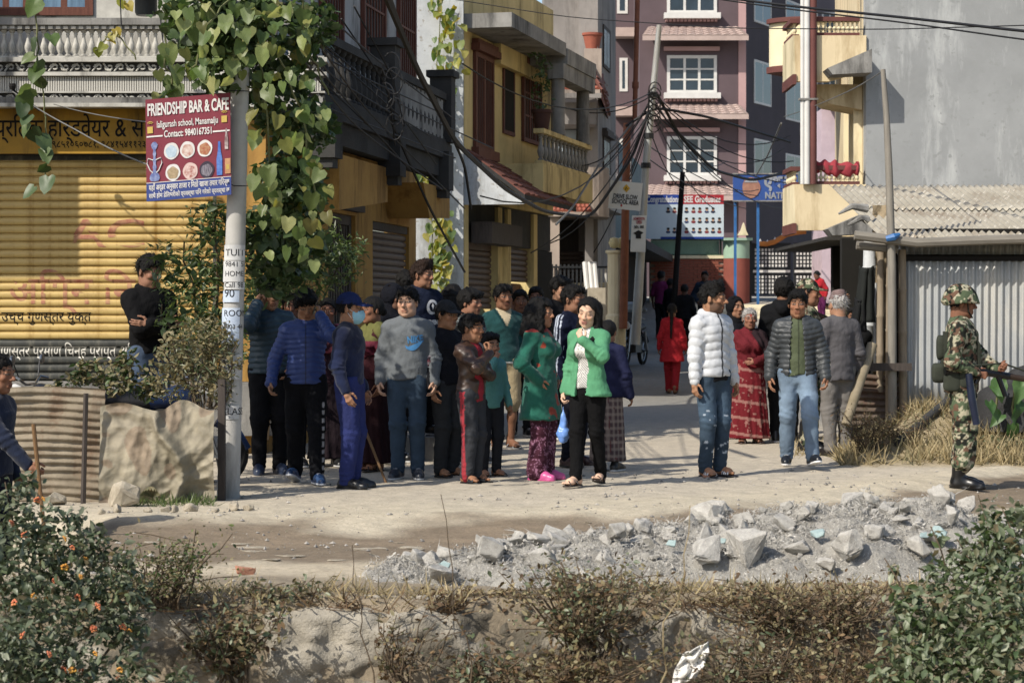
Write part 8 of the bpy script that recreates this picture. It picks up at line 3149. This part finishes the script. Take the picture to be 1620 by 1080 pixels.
for mc in (motorcycle((xpx(120, 17.9), 17.9, 0), R(172), 'dark motorcycle with chrome handlebar parked behind the tin fence', '161c2a'),
		   motorcycle((xpx(232, 17.8), 17.8, 0), R(15), 'navy blue motorcycle parked behind the sacking fence', '1c2f58')):
	mc.scale = (.9,) * 3
motorcycle((xpx(1003, 46), 46, .3), R(-110), 'black motorcycle with a wrapped load parked by the steel pole', '22242a')
p = at(990, 492, 45.7)
MB().box((p.x - .1, p.y - .15, p.z - .02), (p.x + .3, p.y + .2, p.z + .2)).top('plastic_bundle', surf('wrapped_plastic', '8fa0b0', '5d7690', 12, .3), 'bluish plastic wrapped bundle on the motorcycle by the pole', 'bundle', bevel=.05)
motorcycle((xpx(1210, 36), 36, 0), R(100), 'grey motorcycle behind the old woman in red', '3a3c3e')

# unseen tree placed just off the left edge to shade the crowd
tr_ = empty('shade_tree', (-5.3, 15.9, 0), 'unseen leafy tree outside the left edge shading the crowd', 'tree')
MB().tube([(-5.4, 15.9, -.6), (-5.3, 15.9, 1.5), (-5.15, 15.9, 3.2), (-4.9, 15.9, 4.6)], [.12, .1, .08, .04], 10).tube([(-5.25, 15.9, 2.2), (-5.6, 16.1, 3.6), (-5.7, 16.0, 4.4)], [.06, .045, .03], 8).build('trunk', M_WOODY, tr_, smooth=True)
leaf_cloud('crown', tr_, [(Vector(c), r) for c, r in (((-4.85, 15.9, 4.4), .7), ((-5.2, 15.7, 4.9), .7), ((-4.75, 15.6, 3.8), .5), ((-5.4, 16.2, 4.2), .6), ((-4.6, 16.1, 4.9), .45))], 2600, .13, LM['mid'], kindtag='stuff', shell=.2)
# ---------------------------------------------------------------- people
from mathutils.bvhtree import BVHTree
D = dict


def W(label, px, top, fy=None, d=None, z=None, hat=1.02, yaw=0, **k):
	"""A person standing with the feet at photo row fy (or d metres away) and the crown at row top."""
	d = d or 4961 / (fy - HY)
	x = xpx(px, d)
	z = float(gz(x, d, d < 30)) if z is None else z
	return person(label, x, d, z, (zpx(top, d) - z) / hat, yaw, **k)


def tr(col, t=.012, mat='cloth', **k):
	return D(kind='trousers', col=col, t=t, mat=mat, **k)


def jk(col, t=.018, hem=.9, mat='cloth', name='jacket', **k):
	return D(kind='top', col=col, t=t, hem=hem, mat=mat, name=name, **k)


def puff(col, t=.024, hem=.9, **k):
	return D(kind='puffer', col=col, t=t, hem=hem, mat='nylon', name='puffer_jacket', **k)


def garment(fig, name):
	return [c for c in fig.root.children if c.name.split('.')[0] == name][-1]


def print_on(fig, name, items, mat):
	"""Flat print laid on a garment: meshes in the figure's frame (x, z), pushed on to the cloth from the front."""
	g = garment(fig, name)
	bv = BVHTree.FromPolygons([v.co for v in g.data.vertices], [tuple(p.vertices) for p in g.data.polygons])
	for me in items:
		bm = bmesh.new()
		bm.from_mesh(me)
		bmesh.ops.triangulate(bm, faces=bm.faces)
		bmesh.ops.subdivide_edges(bm, edges=[e for e in bm.edges if e.calc_length() > .02], cuts=1)
		for v in bm.verts:
			h = bv.ray_cast(Vector((v.co.x, -1, v.co.z)), Vector((0, 1, 0)))
			v.co.y = (h[0].y if h[0] else -.15) - .004
		bm.to_mesh(me)
		bm.free()
		me.materials.append(mat)
		link('chest_print', me, fig.root)


def outline(pts, name='print'):
	me = bpy.data.meshes.new(name)
	me.from_pydata([(x, 0, z) for x, z in pts], [], [tuple(range(len(pts)))])
	return me


def txt(s, x, z, size, bold=.002, w=None, tilt=0):
	me = text_mesh(s, size, bold=bold)
	if w:
		xs = [v.co.x for v in me.vertices]
		me.transform(Matrix.Diagonal((w / (max(xs) - min(xs)), 1, 1, 1)))
	me.transform(facing(x, 0, z) @ Matrix.Rotation(tilt, 4, 'Z'))
	return me


def held(fig, i, label, name, cat, mb_fn, mat, off=.09):
	M, sd, c = fig.hand[i]
	p = to_world(fig, fig.wri[i] + M @ np.array((0, off, -.025)))
	mb = MB()
	mb_fn(mb, p)
	return mb.top(name, mat, label, cat, smooth=True)


M_PHONE = surf('phone_black', '0e0f12', '16171a', 3, .2)
M_STICK = surf('bamboo_stick', '7d5a34', '694a2a', 9, .7)
ph = lambda mb, p: mb.cbox((0, 0, 0), (.010, .07, .145), Matrix.Translation(p) @ Matrix.Rotation(.3, 4, 'Y'))
FUZZ = ('short', 'dark')
# --- the row in front
f = W('person at the left edge in a navy sweater leaning on a stick behind the lantana', -15, 556, d=14, z=-.45, yaw=72, skin='8a5c42', hair='crop', bow=.08,
	  arms=('down', ((.12, -.38, 1.0), (.5, 1, 0), (-1, 0, 0), (0, -.7, -.5), .9)), clothes=[tr('181c2c'), jk('1b2338', mat='knit', name='sweater')], shoes=('boot', '101010', '0a0a0a'))
p = to_world(f, f.wri[1] + np.array((0, -.07, -.03)))
MB().tube([p + Vector((-.03, 0, .30)), p, p + Vector((.07, -.02, -.62))], [.014, .014, .012], 8).top('stick', M_STICK, 'bamboo stick upright in the hand of the man at the left edge', 'stick')
W('person in a black hooded top and jeans standing against the yellow shutter', 236, 401, d=20.6, yaw=35, skin='8a5f48', head=(15, 15, 0), arms=('fold', 'fold'),
  clothes=[tr('3a4a62', mat='denim'), jk('0d0d0f', .026, .93, collar=.06, hood=True)])
f = W('person in a dark teal quilted jacket on the phone beside the pole', 426, 440, fy=752, yaw=15, skin='8f654a', arms=('pocket', 'phone'), head=(15, 5, 0),
	  clothes=[tr('0f1014', .018), puff('1d3442', .022, pitch=.05)], shoes=('shoe', '26324a', '303a50'))
held(f, 1, 'phone at the ear of the man in the teal jacket', 'phone', 'phone', ph, M_PHONE)
f = W('person in a shiny royal blue quilted jacket walking with a phone', 484, 457, fy=765, yaw=5, skin='9a6c4f', arms=('phone', ((.31, -.1, .90), (.5, 1, 0), (-.8, -.3, 0), None, .4)), head=(8, 22, -6),
	  hair='mop', feet=((.10, -.16, 14), (-.10, .18, -14, .02, 15)),
	  clothes=[tr(lambda V, i, t: np.where(((np.abs(V[:, 0] - .155) < .012) & (V[:, 1] < .02) & (V[:, 2] < .75) & (np.sin(V[:, 2] * 90) > -.2))[:, None], rgb('9a9a9e'), rgb('101116')), .022), puff(zip_col('2a3f80', '141c3c'), .017, .9, pitch=.045, collar=.04)],
	  shoes=('shoe', '1d3a66', 'c8ccd4'))
held(f, 0, 'phone at the ear of the man in the royal blue jacket', 'phone', 'phone', ph, M_PHONE)
W('person in navy police uniform with cap and pale blue face mask in profile', 553, 459, fy=772, yaw=76, hat=1.03, skin='9a6b4e', hair='crop', arms=('down', 'down'),
  clothes=[tr(lambda V, i, t: np.where(((np.abs(V[:, 2] - .66) < .10) & (V[:, 1] < .06) & (V[:, 1] > -.07) & (np.abs(V[:, 0]) > .14))[:, None], rgb('222a5c'), rgb('252e66')), .022), jk(lambda V, i, t: np.where(((V[:, 2] > 1.25))[:, None], rgb('151c36'), rgb('1a2342')), .020, .93, 'knit', 'sweater', collar=.03)],
  extras=[cap_hat('1b2858'), face_mask], shoes=('shoe', '141416', '0c0c0c'))
f = W('person in a grey sweatshirt with a light blue chest logo and blue jeans', 645, 452, fy=754, yaw=-3, fat=1.08, skin='bd8f72', head=(-14, 2, 0), face=D(jaw=1.12),
	  arms=(((.25, -.05, .87), (.35, 1, 0), (-1, .1, 0), None, .4), ((.25, -.05, .87), (.35, 1, 0), (-1, .1, 0), None, .4)),
	  clothes=[tr('33465a', .014, 'denim'), jk('5f6468', .020, .90, name='sweatshirt', collar=.012, collar_r=.07)], shoes=('shoe', '2b2f38', 'd8d8d8'))
t_ = [.0, .12, .25, .4, .55, .7, .85, 1]
sw = [(.0 + .155 * a, 1.155 - .035 * math.sin(a * 3.1) + .085 * a * a) for a in t_] + [(.155 * a - .004, 1.165 + .0 + .065 * a * a + .012 * math.sin(a * 3)) for a in t_[::-1]] + [(-.012, 1.185)]
print_on(f, 'sweatshirt', [txt('NIKE', .012, 1.20, .085, .003, .135, .12), outline(sw)], surf('light_blue_print', '3f86c4', '3a7ab4', 9, .8))
f = W('person in black cap and dark jacket with a plaid sleeve beside the grey sweatshirt', 706, 473, fy=752, yaw=48, hat=1.03, skin='9a6a4a', hair='crop', headsize=1.16,
	  clothes=[tr('2e3033', .02), jk(lambda V, i, t: np.where(((i == 3) | (i == 2))[:, None] & (t < .3)[:, None] & (t > .06)[:, None], plaid('5a2a34', '8a8a90', '2a2028')(V, i, t), rgb('15161c')), .02, .92)],
	  extras=[cap_hat('26272a')], shoes=('sandal', '1c1a18'))
f = W('person, a boy in a brown leather jacket and grey track pants with red stripes', 745, 497, fy=765, yaw=62, skin='8f6043', headsize=1.22, arms=('fold', 'chest'), hair='short',
	  clothes=[tr(lambda V, i, t: np.where(((np.abs(V[:, 1] - .0) < .03) & (np.abs(V[:, 0]) > .12) & (np.sin(V[:, 1] * 260 + 1.5) > -.35) & (V[:, 2] < .95))[:, None], rgb('a02a34'), rgb('33353a')), .022), jk('9a2430', .008, .85, sleeve=0, name='shirt'),
			   jk(lambda V, i, t: np.where((V[:, 2] < .93)[:, None], rgb('1d1815'), rgb('3a2519')), .022, .88, 'leather', open=(.06, .07), collar=.035, fold=.02)], shoes=('slide', '17171a'))
W('person, a small child peeping out behind the leather jacket boy', 775, 528, d=18.9, yaw=30, skin='9c6c50', headsize=1.35, arms=('down', 'mouth'), clothes=[tr('24262c'), jk('4c8a86', .014, .84, name='shirt')], shoes=('sandal', '222222'), lod=1, res=.016)
W('person with moustache in a dark teal V-neck pullover and khaki shorts', 796, 448, fy=710, yaw=18, skin='7a5038', hair='short', face=D(tache=.9), head=(8, 0, 0),
  clothes=[tr('8f7f5e', .024, upto=.56), jk('c0b090', .006, .92, name='shirt', sleeve=0, collar=.035), jk(lambda V, i, t: np.where((V[:, 2] < .925)[:, None], rgb('b9b9b4'), np.where(((np.abs(V[:, 0]) < (V[:, 2] - 1.29) * .45) & (V[:, 1] < 0) & (V[:, 2] > 1.29))[:, None], rgb('a89878'), rgb('163f40'))), .016, .90, 'knit', 'pullover')], shoes=('sandal', '6a6a6c'))
W('person with curly shoulder length hair in a long green cardigan and purple trousers', 855, 471, fy=760, yaw=66, fem=True, fat=1.12, skin='9c6a4c', hair='curly', arms=('pocket', 'pocket'), face=D(brow=.004),
  clothes=[tr(t=.026, flare=.025, fold=.014, col=lambda V, i, t: np.where((np.abs(fbm(V * 34, 3, 2) - .5) < .035)[:, None], rgb('8a5a74'), rgb('46202f'))),
		   jk(lambda V, i, t: np.where((V[:, 2] > 1.425)[:, None], rgb('8f2a24'), np.where(((fbm(V * 9, 8, 2) > .66) & (i == 1) & (V[:, 1] < -.03))[:, None], rgb('8f3424'), rgb('1a5a4a'))), .026, .58, 'knit', 'cardigan', flare=.08, collar=.03)], shoes=('shoe', 'c8488a', 'c04080'))
f = W('person with long dark hair in a bright green jacket holding her collar', 931, 469, fy=772, yaw=-28, fem=True, fat=.9, skin='c99f82', hair='long', head=(8, 12, 8), face=D(lips='8a3038', shut=1, brow=.004), arms=('chest', ((.22, -.06, .86), (.35, 1, 0), (-1, .1, 0), None, .7)),
	  feet=((.05, .16, 10, .02, 10), (-.05, -.16, -8)), clothes=[tr('0b0b0d', .009), jk(lambda V, i, t: np.where((np.sin(V[:, 0] * 260) * np.sin(V[:, 2] * 260) > .35)[:, None], rgb('6a6a6a'), rgb('c9c7c2')), .006, .9, sleeve=0, name='blouse'),
	  jk('468a60', .020, .84, open=(.055, .05), openx=-.01, collar=.04, flare=.06)], shoes=('sandal', '2a1c16'))
c = to_world(f, f.wri[1] + np.array((0, -.02, -.17)))
mb = Grid(tuple(c - Vector((.1, .1, .3))), tuple(c + Vector((.1, .1, .06))), .008)
mb.ell((c.x, c.y, c.z - .19), (.055, .04, .075), 0)
mb.cap((c.x, c.y, c.z - .12), (c.x, c.y, c.z + .03), .03, .009, 1, .03)
mb.f += blend_noise(mb.P(), 5, 22, .014).astype(np.float32)
V, Q, _, _ = mb.mesh()
tag(link('plastic_bag', mesh_np('plastic_bag', V, Q, None, True, mat=surf('blue_plastic', '4f7fd0', '6a96dc', 6, .35, spec=.5))), 'small blue plastic bag hanging from the hand of the girl in green', 'bag')
W('person in a plaid skirt standing hidden behind the girl in green', 962, 505, d=19.7, yaw=160, fem=True, skin='8a5c42', hair='bun', clothes=[D(kind='skirt', waist=.95, hem=.12, r=(.16, .21), mat='cloth', col=plaid('4a3a3c', '8d7f74', '5a2a2c', 26)), jk('1c2040', .03, .86)], lod=1, res=.016)
f = W('person in a white quilted hooded jacket and ripped blue jeans', 1127, 446, fy=754, yaw=38, skin='9a6b4c', hair='quiff', face=D(beard=.75, brow=.0065), head=(32, 2, 0),
	  arms=(((.25, -.03, .84), (.35, 1, 0), (-1, .1, 0), None, .4),) * 2,
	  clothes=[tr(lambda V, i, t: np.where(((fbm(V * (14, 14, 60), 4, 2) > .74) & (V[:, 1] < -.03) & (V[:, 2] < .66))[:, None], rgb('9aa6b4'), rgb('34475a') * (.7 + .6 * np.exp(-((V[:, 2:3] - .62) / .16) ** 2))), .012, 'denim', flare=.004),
			   jk('15161a', .001, .86, name='undershirt', sleeve=0), puff(zip_col('b4b7bb', '2a2a2e'), .017, .90, pitch=.075, collar=.05, hood=True)], shoes=('slide', '1a1c26', 'd8d8da'))
W('person, an old woman with white hair in a dark red patterned sari', 1186, 486, fy=700, yaw=2, fem=True, fat=1.12, skin='8a5a44', hair='bun', haircol='grey', face=D(old=1, grey=1, tika=1), arms=('belly', 'down'),
  clothes=[D(kind='skirt', name='sari', waist=1.08, hem=.06, r=(.17, .26), pleats=9, fold=.022, col=lambda V, i, t: np.where((np.abs(np.sin(V[:, 2] * 15 + V[:, 0] * 2)) > .96)[:, None] | ((fbm(V * 26, 5, 2) > .68))[:, None], rgb('8a5a52'), rgb('6a141c'))),
		   jk('5a141a', .02, .98, name='blouse'), D(kind='shawl', t=.02, hem=1.08, slant=.9, col=lambda V, i, t: np.where((V[:, 0] + V[:, 2] * .6 > .86)[:, None], rgb('2a1c20'), rgb('641820')))], shoes=('sandal', '3a2620'))
f = W('person in a dark grey quilted jacket over an olive shirt and pale jeans', 1262, 457, fy=740, yaw=-4, skin='8f6044', hair='short', head=(-6, 4, 0), face=D(tache=.3), feet=((.13, -.22, 14, .015, 12), (-.10, .16, -6, .0, 0)),
	  arms=(((.27, -.08, .87), (.35, 1, 0), (-1, .1, 0), None, .5), ((.27, .0, .87), (.35, 1, 0), (-1, .1, 0), None, .3)),
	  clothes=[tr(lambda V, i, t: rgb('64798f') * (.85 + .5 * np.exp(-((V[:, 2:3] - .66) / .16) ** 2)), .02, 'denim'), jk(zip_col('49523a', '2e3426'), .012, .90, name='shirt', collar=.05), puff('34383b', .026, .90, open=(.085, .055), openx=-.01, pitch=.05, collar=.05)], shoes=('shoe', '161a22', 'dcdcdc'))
f = W('person, a soldier in camouflage with helmet and rifle in profile', 1520, 440, fy=768, yaw=80, hat=1.06, skin='7a4e38', hair='crop', headsize=1.08, fat=1.22, arms=(((-.08, -.30, 1.04), (.8, .3, -.6), (-.5, .3, .6), (-.4, -.9, 0), .95), ((.16, -.13, 1.0), (.6, 1, -.2), (-1, 0, 0), (0, -.9, -.2), .95)), head=(5, 4, 0),
	  clothes=[tr(camo_col, .034, upto=.82, flare=.02, fold=.02), jk(camo_col, .022, .84, collar=.03, fold=.016)], shoes=('boot', '0e0e10', '0a0a0a'), extras=[helmet])
M_WEB = surf('webbing_green', '30352a', '23271f', 6, .9)


def kit(name, fn, mat):
	mb = MB()
	fn(mb)
	V = np.array([tuple(v) for v in mb.v]) * f.s
	me = bpy.data.meshes.new(name)
	me.from_pydata([tuple(v) for v in V], [], mb.f)
	me.materials.append(mat)
	link(name, me, f.root)


for q, (x, y, z_, a, b, e) in enumerate([(-.08, .19, 1.0, .16, .12, .17), (.09, .19, 1.0, .15, .12, .17), (-.19, .08, .93, .08, .15, .17), (0, .17, 1.22, .2, .08, .22), (-.20, -.04, .95, .07, .12, .15)]):
	g = Grid((x - a, y - b, z_ - e), (x + a, y + b, z_ + e), .012)
	X, Y, Z = np.meshgrid(*g.ax, indexing='ij')
	g.f = (((np.abs((X - x) / a * 2) ** 4 + np.abs((Y - y) / b * 2) ** 4 + np.abs((Z - z_) / e * 2) ** 4) ** .25 - 1) * min(a, b) * .5).astype(np.float32)
	V, Q, _, _ = g.mesh()
	link('pouch', mesh_np('pouch', V * f.s, Q, None, True, mat=M_WEB), f.root)
kit('belt', lambda m: m.tube([(.178 * math.cos(a), .02 + .145 * math.sin(a), 1.0) for a in np.linspace(0, 6.283, 22)], .022, 6), M_WEB)
for sd in (1, -1):
	kit('harness_strap', lambda m: m.tube([(sd * .09, -.155, 1.02), (sd * .10, -.15, 1.25), (sd * .11, -.04, 1.45), (sd * .10, .09, 1.40), (sd * .07, .15, 1.2), (sd * .06, .165, 1.02)], .017, 5), M_WEB)
kit('chest_vest', lambda m: m.box((-.15, .115, 1.1), (.15, .15, 1.36)), M_WEB)
g = empty('rifle', to_world(f, f.wri[1]), 'black assault rifle held low and forward by the camouflaged soldier', 'rifle')
a, b = to_world(f, f.wri[1] + np.array((.02, -.02, .02))), to_world(f, np.array((.0, -.66, .93)))
u = (b - a).normalized()
s = a - u * .30
n = Vector((0, 0, 1))
for nm, pts, r, m in (('stock', [s + n * -.05, s + u * .26], [.035, .022], M_PHONE), ('receiver', [s + u * .26, s + u * .56], [.032, .030], M_PHONE), ('handguard', [s + u * .56, s + u * .78], [.026, .024], surf('dark_wood', '33241a', None, 6, .6)),
					  ('barrel', [s + u * .78, s + u * 1.12], [.012, .012], M_PHONE), ('magazine', [s + u * .46, s + u * .53 - n * .17], [.024, .022], M_PHONE), ('pistol_grip', [s + u * .32, s + u * .27 - n * .11], [.022, .02], M_PHONE), ('front_sight', [s + u * 1.08, s + u * 1.08 + n * .06], [.009, .006], M_PHONE), ('sling', [s + u * .1, s + u * .5 + n * .10, s + u * .95 + n * .03], [.008, .008, .008], M_WEB)):
	MB().tube(pts, r, 8).build(nm, m, g, smooth=True)
a = to_world(f, np.array((-.23, -.06, 1.0)))
MB().tube([a, a + Vector((.02, -.02, -.2)), a + Vector((.06, -.02, -.42))], [.03, .034, .03], 10).top('baton', surf('navy_baton', '141a2c', '1d2640', 4, .3), 'dark blue baton hanging at the hip of the soldier', 'baton', smooth=True)
# --- the group by the shed
W('person in a grey suit and patterned topi seen from behind', 1326, 452, d=21.7, yaw=200, hat=1.05, skin='9a6c50', hair='crop', haircol='grey', extras=[topi_hat('6e5a58')], clothes=[tr('6b6763', .022), jk('4f4d50', .024, .80, flare=.02, collar=.03)], shoes=('shoe', '1a1614', '111111'))
W('person in a camouflage cap raising a hand behind the man in jeans', 1278, 438, d=22.6, yaw=70, hat=1.03, skin='8a5c42', hair='crop', extras=[cap_hat('7a745c', camo=True)], arms=(((.12, -.34, 1.46), (.6, -.2, -1), (-.5, -.8, 0), (0, -.1, 1), .3), 'down'), clothes=[tr(camo_col, .02), jk(camo_col, .02, .86)], shoes=('boot', '111111', '0a0a0a'), lod=1)
W('person with black hair and black coat partly hidden left of the camouflage cap', 1240, 438, d=24, yaw=170, skin='7a5038', hair='mop', clothes=[tr('16171a'), jk('0f1013', .03, .7, collar=.06, hood=True)], lod=1, res=.016)
W('person in a black jacket waiting in the shade of the tin shed', 1356, 484, d=23.4, yaw=-70, fat=1.2, skin='7a5038', arms=('fold', 'fold'), clothes=[tr('15171a'), jk('0c0d10', .03, .88)], lod=1, res=.014)
W('person in a black headscarf behind the white quilted jacket', 1163, 467, d=24.8, yaw=28, fem=True, skin='8f6248', hair=None, clothes=[tr('1d2430'), jk('11131a', .025, .8), D(kind='hood', col='0e0e12')], lod=1, res=.014)
# --- the crowd behind the front row
W('person with a tall fringe in a navy hooded top with a white emblem', 668, 412, d=21.2, z=.24, yaw=38, skin='8a5d44', hair='quiff', haircol='brown', head=(20, 0, 0), clothes=[tr('14151a'), jk('121a30', .026, .9, name='hooded_top', collar=.05, hood=True)])
f = [o for o in bpy.data.objects if o.name.startswith('hooded_top')][-1]
fg = D(root=f.parent)


class _F:
	root = f.parent


ring = [(.03 + .075 * math.cos(a), 1.27 + .075 * math.sin(a)) for a in np.linspace(0, 6.283, 17)[:-1]]
inner = [(.03 + .045 * math.cos(a), 1.27 + .045 * math.sin(a)) for a in np.linspace(6.283, 0, 17)[:-1]]
me = bpy.data.meshes.new('emblem')
me.from_pydata([(x, 0, z) for x, z in ring + inner], [], [(i, (i + 1) % 16, 16 + (15 - i) % 16 if False else 31 - (i + 1) % 16 if i < 15 else 31, 31 - i) for i in range(15)])
print_on(_F, 'hooded_top', [me, outline([(.03, 1.24), (.045, 1.28), (.03, 1.31), (.015, 1.28)]), txt('ELEMENT', -.08, 1.10, .06, .003, .23)], surf('white_print'))
MB().box((xpx(630, 21.5), 20.9, -.02), (xpx(700, 21.5), 21.9, .235)).top('doorstep', M_GREYC, 'low cement doorstep beside the corner shop under the tall man', 'step')
W('person in a dark hood standing behind the grey sweatshirt', 622, 438, d=20.7, yaw=55, hat=1.05, skin='6a4634', hair=None, clothes=[tr('111216'), jk('10121a', .026, .9), D(kind='hood', col='0f111a')], lod=1)
W('person with dark hair almost hidden behind the navy hooded top', 643, 426, d=22.6, z=.1, yaw=150, skin='7a5038', clothes=[tr('15161a'), jk('14161c', .02, .9)], lod=1, res=.016)
f = W('person in an olive scarf and maroon shawl holding a stick behind the policeman', 590, 467, d=19.8, yaw=-58, fem=True, skin='8a5a40', hair='bun', arms=('down', ((.12, -.3, .98), (.6, 1, 0), (-1, 0, 0), (0, -.9, -.3), .95)), clothes=[D(kind='skirt', waist=.98, hem=.08, r=(.16, .22), pleats=7, col='2a1418'), jk('3a161c', .02, .92), D(kind='shawl', t=.02, hem=1.12, slant=.6, col=lambda V, i, t: np.where((V[:, 2] > 1.3)[:, None], rgb('5c5c2c'), rgb('6a2434')))], shoes=('sandal', '2a2220'), lod=1)
p = at(572, 655, 18.6)
MB().tube([at(566, 625, 18.7), at(574, 670, 18.6), at(611, 764, 18.4)], [.013, .013, .011], 8).top('stick', M_STICK, 'light brown stick slanting to the ground behind the policeman', 'stick')
W('person in a red flowered scarf between the two phone callers', 518, 470, d=20.3, yaw=5, fem=True, skin='7a4e3a', hair='bun', clothes=[D(kind='skirt', waist=.98, hem=.08, r=(.16, .2), col='241a20'), jk('2c1a24', .02, .85), D(kind='shawl', t=.02, hem=1.15, col=lambda V, i, t: np.where((fbm(V * 22, 3, 2) > .6)[:, None], rgb('a04a5c'), rgb('3a1a24')))], lod=1, res=.016)
W('person with a red cap of flowers in dark clothes behind the blue jacket', 460, 462, d=20.2, yaw=12, fem=True, skin='7a4e3a', hair='bun', clothes=[tr('17181c'), jk('24161a', .02, .85)], lod=1, res=.016)
W('person with round curly hair seen from behind above the black cap', 716, 451, d=21.6, yaw=175, skin='6a4634', hair='curly', clothes=[tr('17181c'), jk('17191e', .024, .9)], lod=1, res=.016)
W('person with a bowl haircut in grey camouflage behind the leather jacket boy', 743, 455, d=20.6, yaw=58, skin='8a5c44', hair='mop', clothes=[tr('202226'), jk(lambda V, i, t: camo_col(V, i, t).mean(1, keepdims=True) * np.array((.5, .55, .55)), .024, .9)], lod=1)
W('person with striped white shoulder in the crowd right of the pullover man', 823, 457, d=25, yaw=5, skin='6e4834', clothes=[tr('17181c'), jk(lambda V, i, t: np.where((np.sin(V[:, 0] * 90) > .5)[:, None], rgb('2a2a2e'), rgb('8a8a8c')), .018, .9)], lod=1, res=.016)
W('person with light collar looking out between two heads in the lane', 848, 452, d=26.5, yaw=-5, skin='7a5240', clothes=[tr('17181c'), jk('23262c', .02, .9)], lod=1, res=.016)
W('person with a long fringe in black behind the striped tracksuit', 886, 436, d=24.6, yaw=35, skin='9a6e54', hair='mop', clothes=[tr('101114'), jk('0d0e12', .024, .9, collar=.06)], lod=1)
W('person in a navy tracksuit top with three white sleeve stripes', 906, 449, fy=736, yaw=55, skin='84583f', hair='short', clothes=[tr('121420', .016), jk(lambda V, i, t: np.where(((i >= 2) & (i <= 3) & (np.sin((V[:, 1] + .02) * 230) > .35) & (np.abs(V[:, 1] - .015) < .045) & (np.abs(V[:, 0]) > .16))[:, None], rgb('b4bccb'), rgb('10162c')), .02, .9, collar=.05)], shoes=('shoe', '3a2224', '222222'))
# --- further up the lane
L2 = D(lod=2, res=.022)
W('person, a woman in a red kurta and trousers walking away up the lane', 1063, 479, fy=623, yaw=172, fem=True, skin='7a5038', hair='braid', feet=((.07, -.18, 8), (-.07, .18, -8, .03, 25)), arms=('down', 'down'), lod=1, res=.016,
  clothes=[tr('8f141c', .02), jk('a0161e', .022, .62, name='kurta', flare=.07), ], shoes=('sandal', '2a1a16'))
W('person wrapped in a white shawl and skirt beside the wrapped motorcycle', 968, 465, d=45.2, yaw=15, fem=True, fat=1.15, skin='3f2a20', hair='bun', clothes=[D(kind='skirt', waist=1.0, hem=.06, r=(.17, .22), pleats=8, col='b9b3b0'), jk('b4aeac', .03, .9), D(kind='shawl', t=.03, hem=.9, col='aaa5a4')], **L2)
W('person in a magenta shirt standing in the shade up the lane', 1046, 428, d=54, yaw=150, skin='5a3a2a', clothes=[tr('1d1d22'), jk('7a2456', .02, .9, sleeve=.4)], **L2)
W('person in dark clothes beside the magenta shirt in the lane', 1061, 440, d=53, yaw=120, skin='4a3024', clothes=[tr('131316'), jk('1a1a1f', .02, .9)], **L2)
W('person in black with back turned near the dark leaning post', 1083, 449, d=50, yaw=178, skin='4a3024', clothes=[tr('111114'), jk('101216', .024, .85)], **L2)
W('person in a dark blue jacket in front of the red school wall', 1115, 428, d=54, yaw=-8, skin='6a4634', clothes=[tr('16181e'), jk('1c2a3c', .03, .85)], arms=('pocket', 'pocket'), **L2)
W('person in a bright red jacket leaning at the school gate', 1301, 426, d=58, yaw=-60, fem=True, skin='7a5240', hair='bun', bow=.35, clothes=[tr('5a1a4a'), jk('b01c26', .03, .85)], **L2)
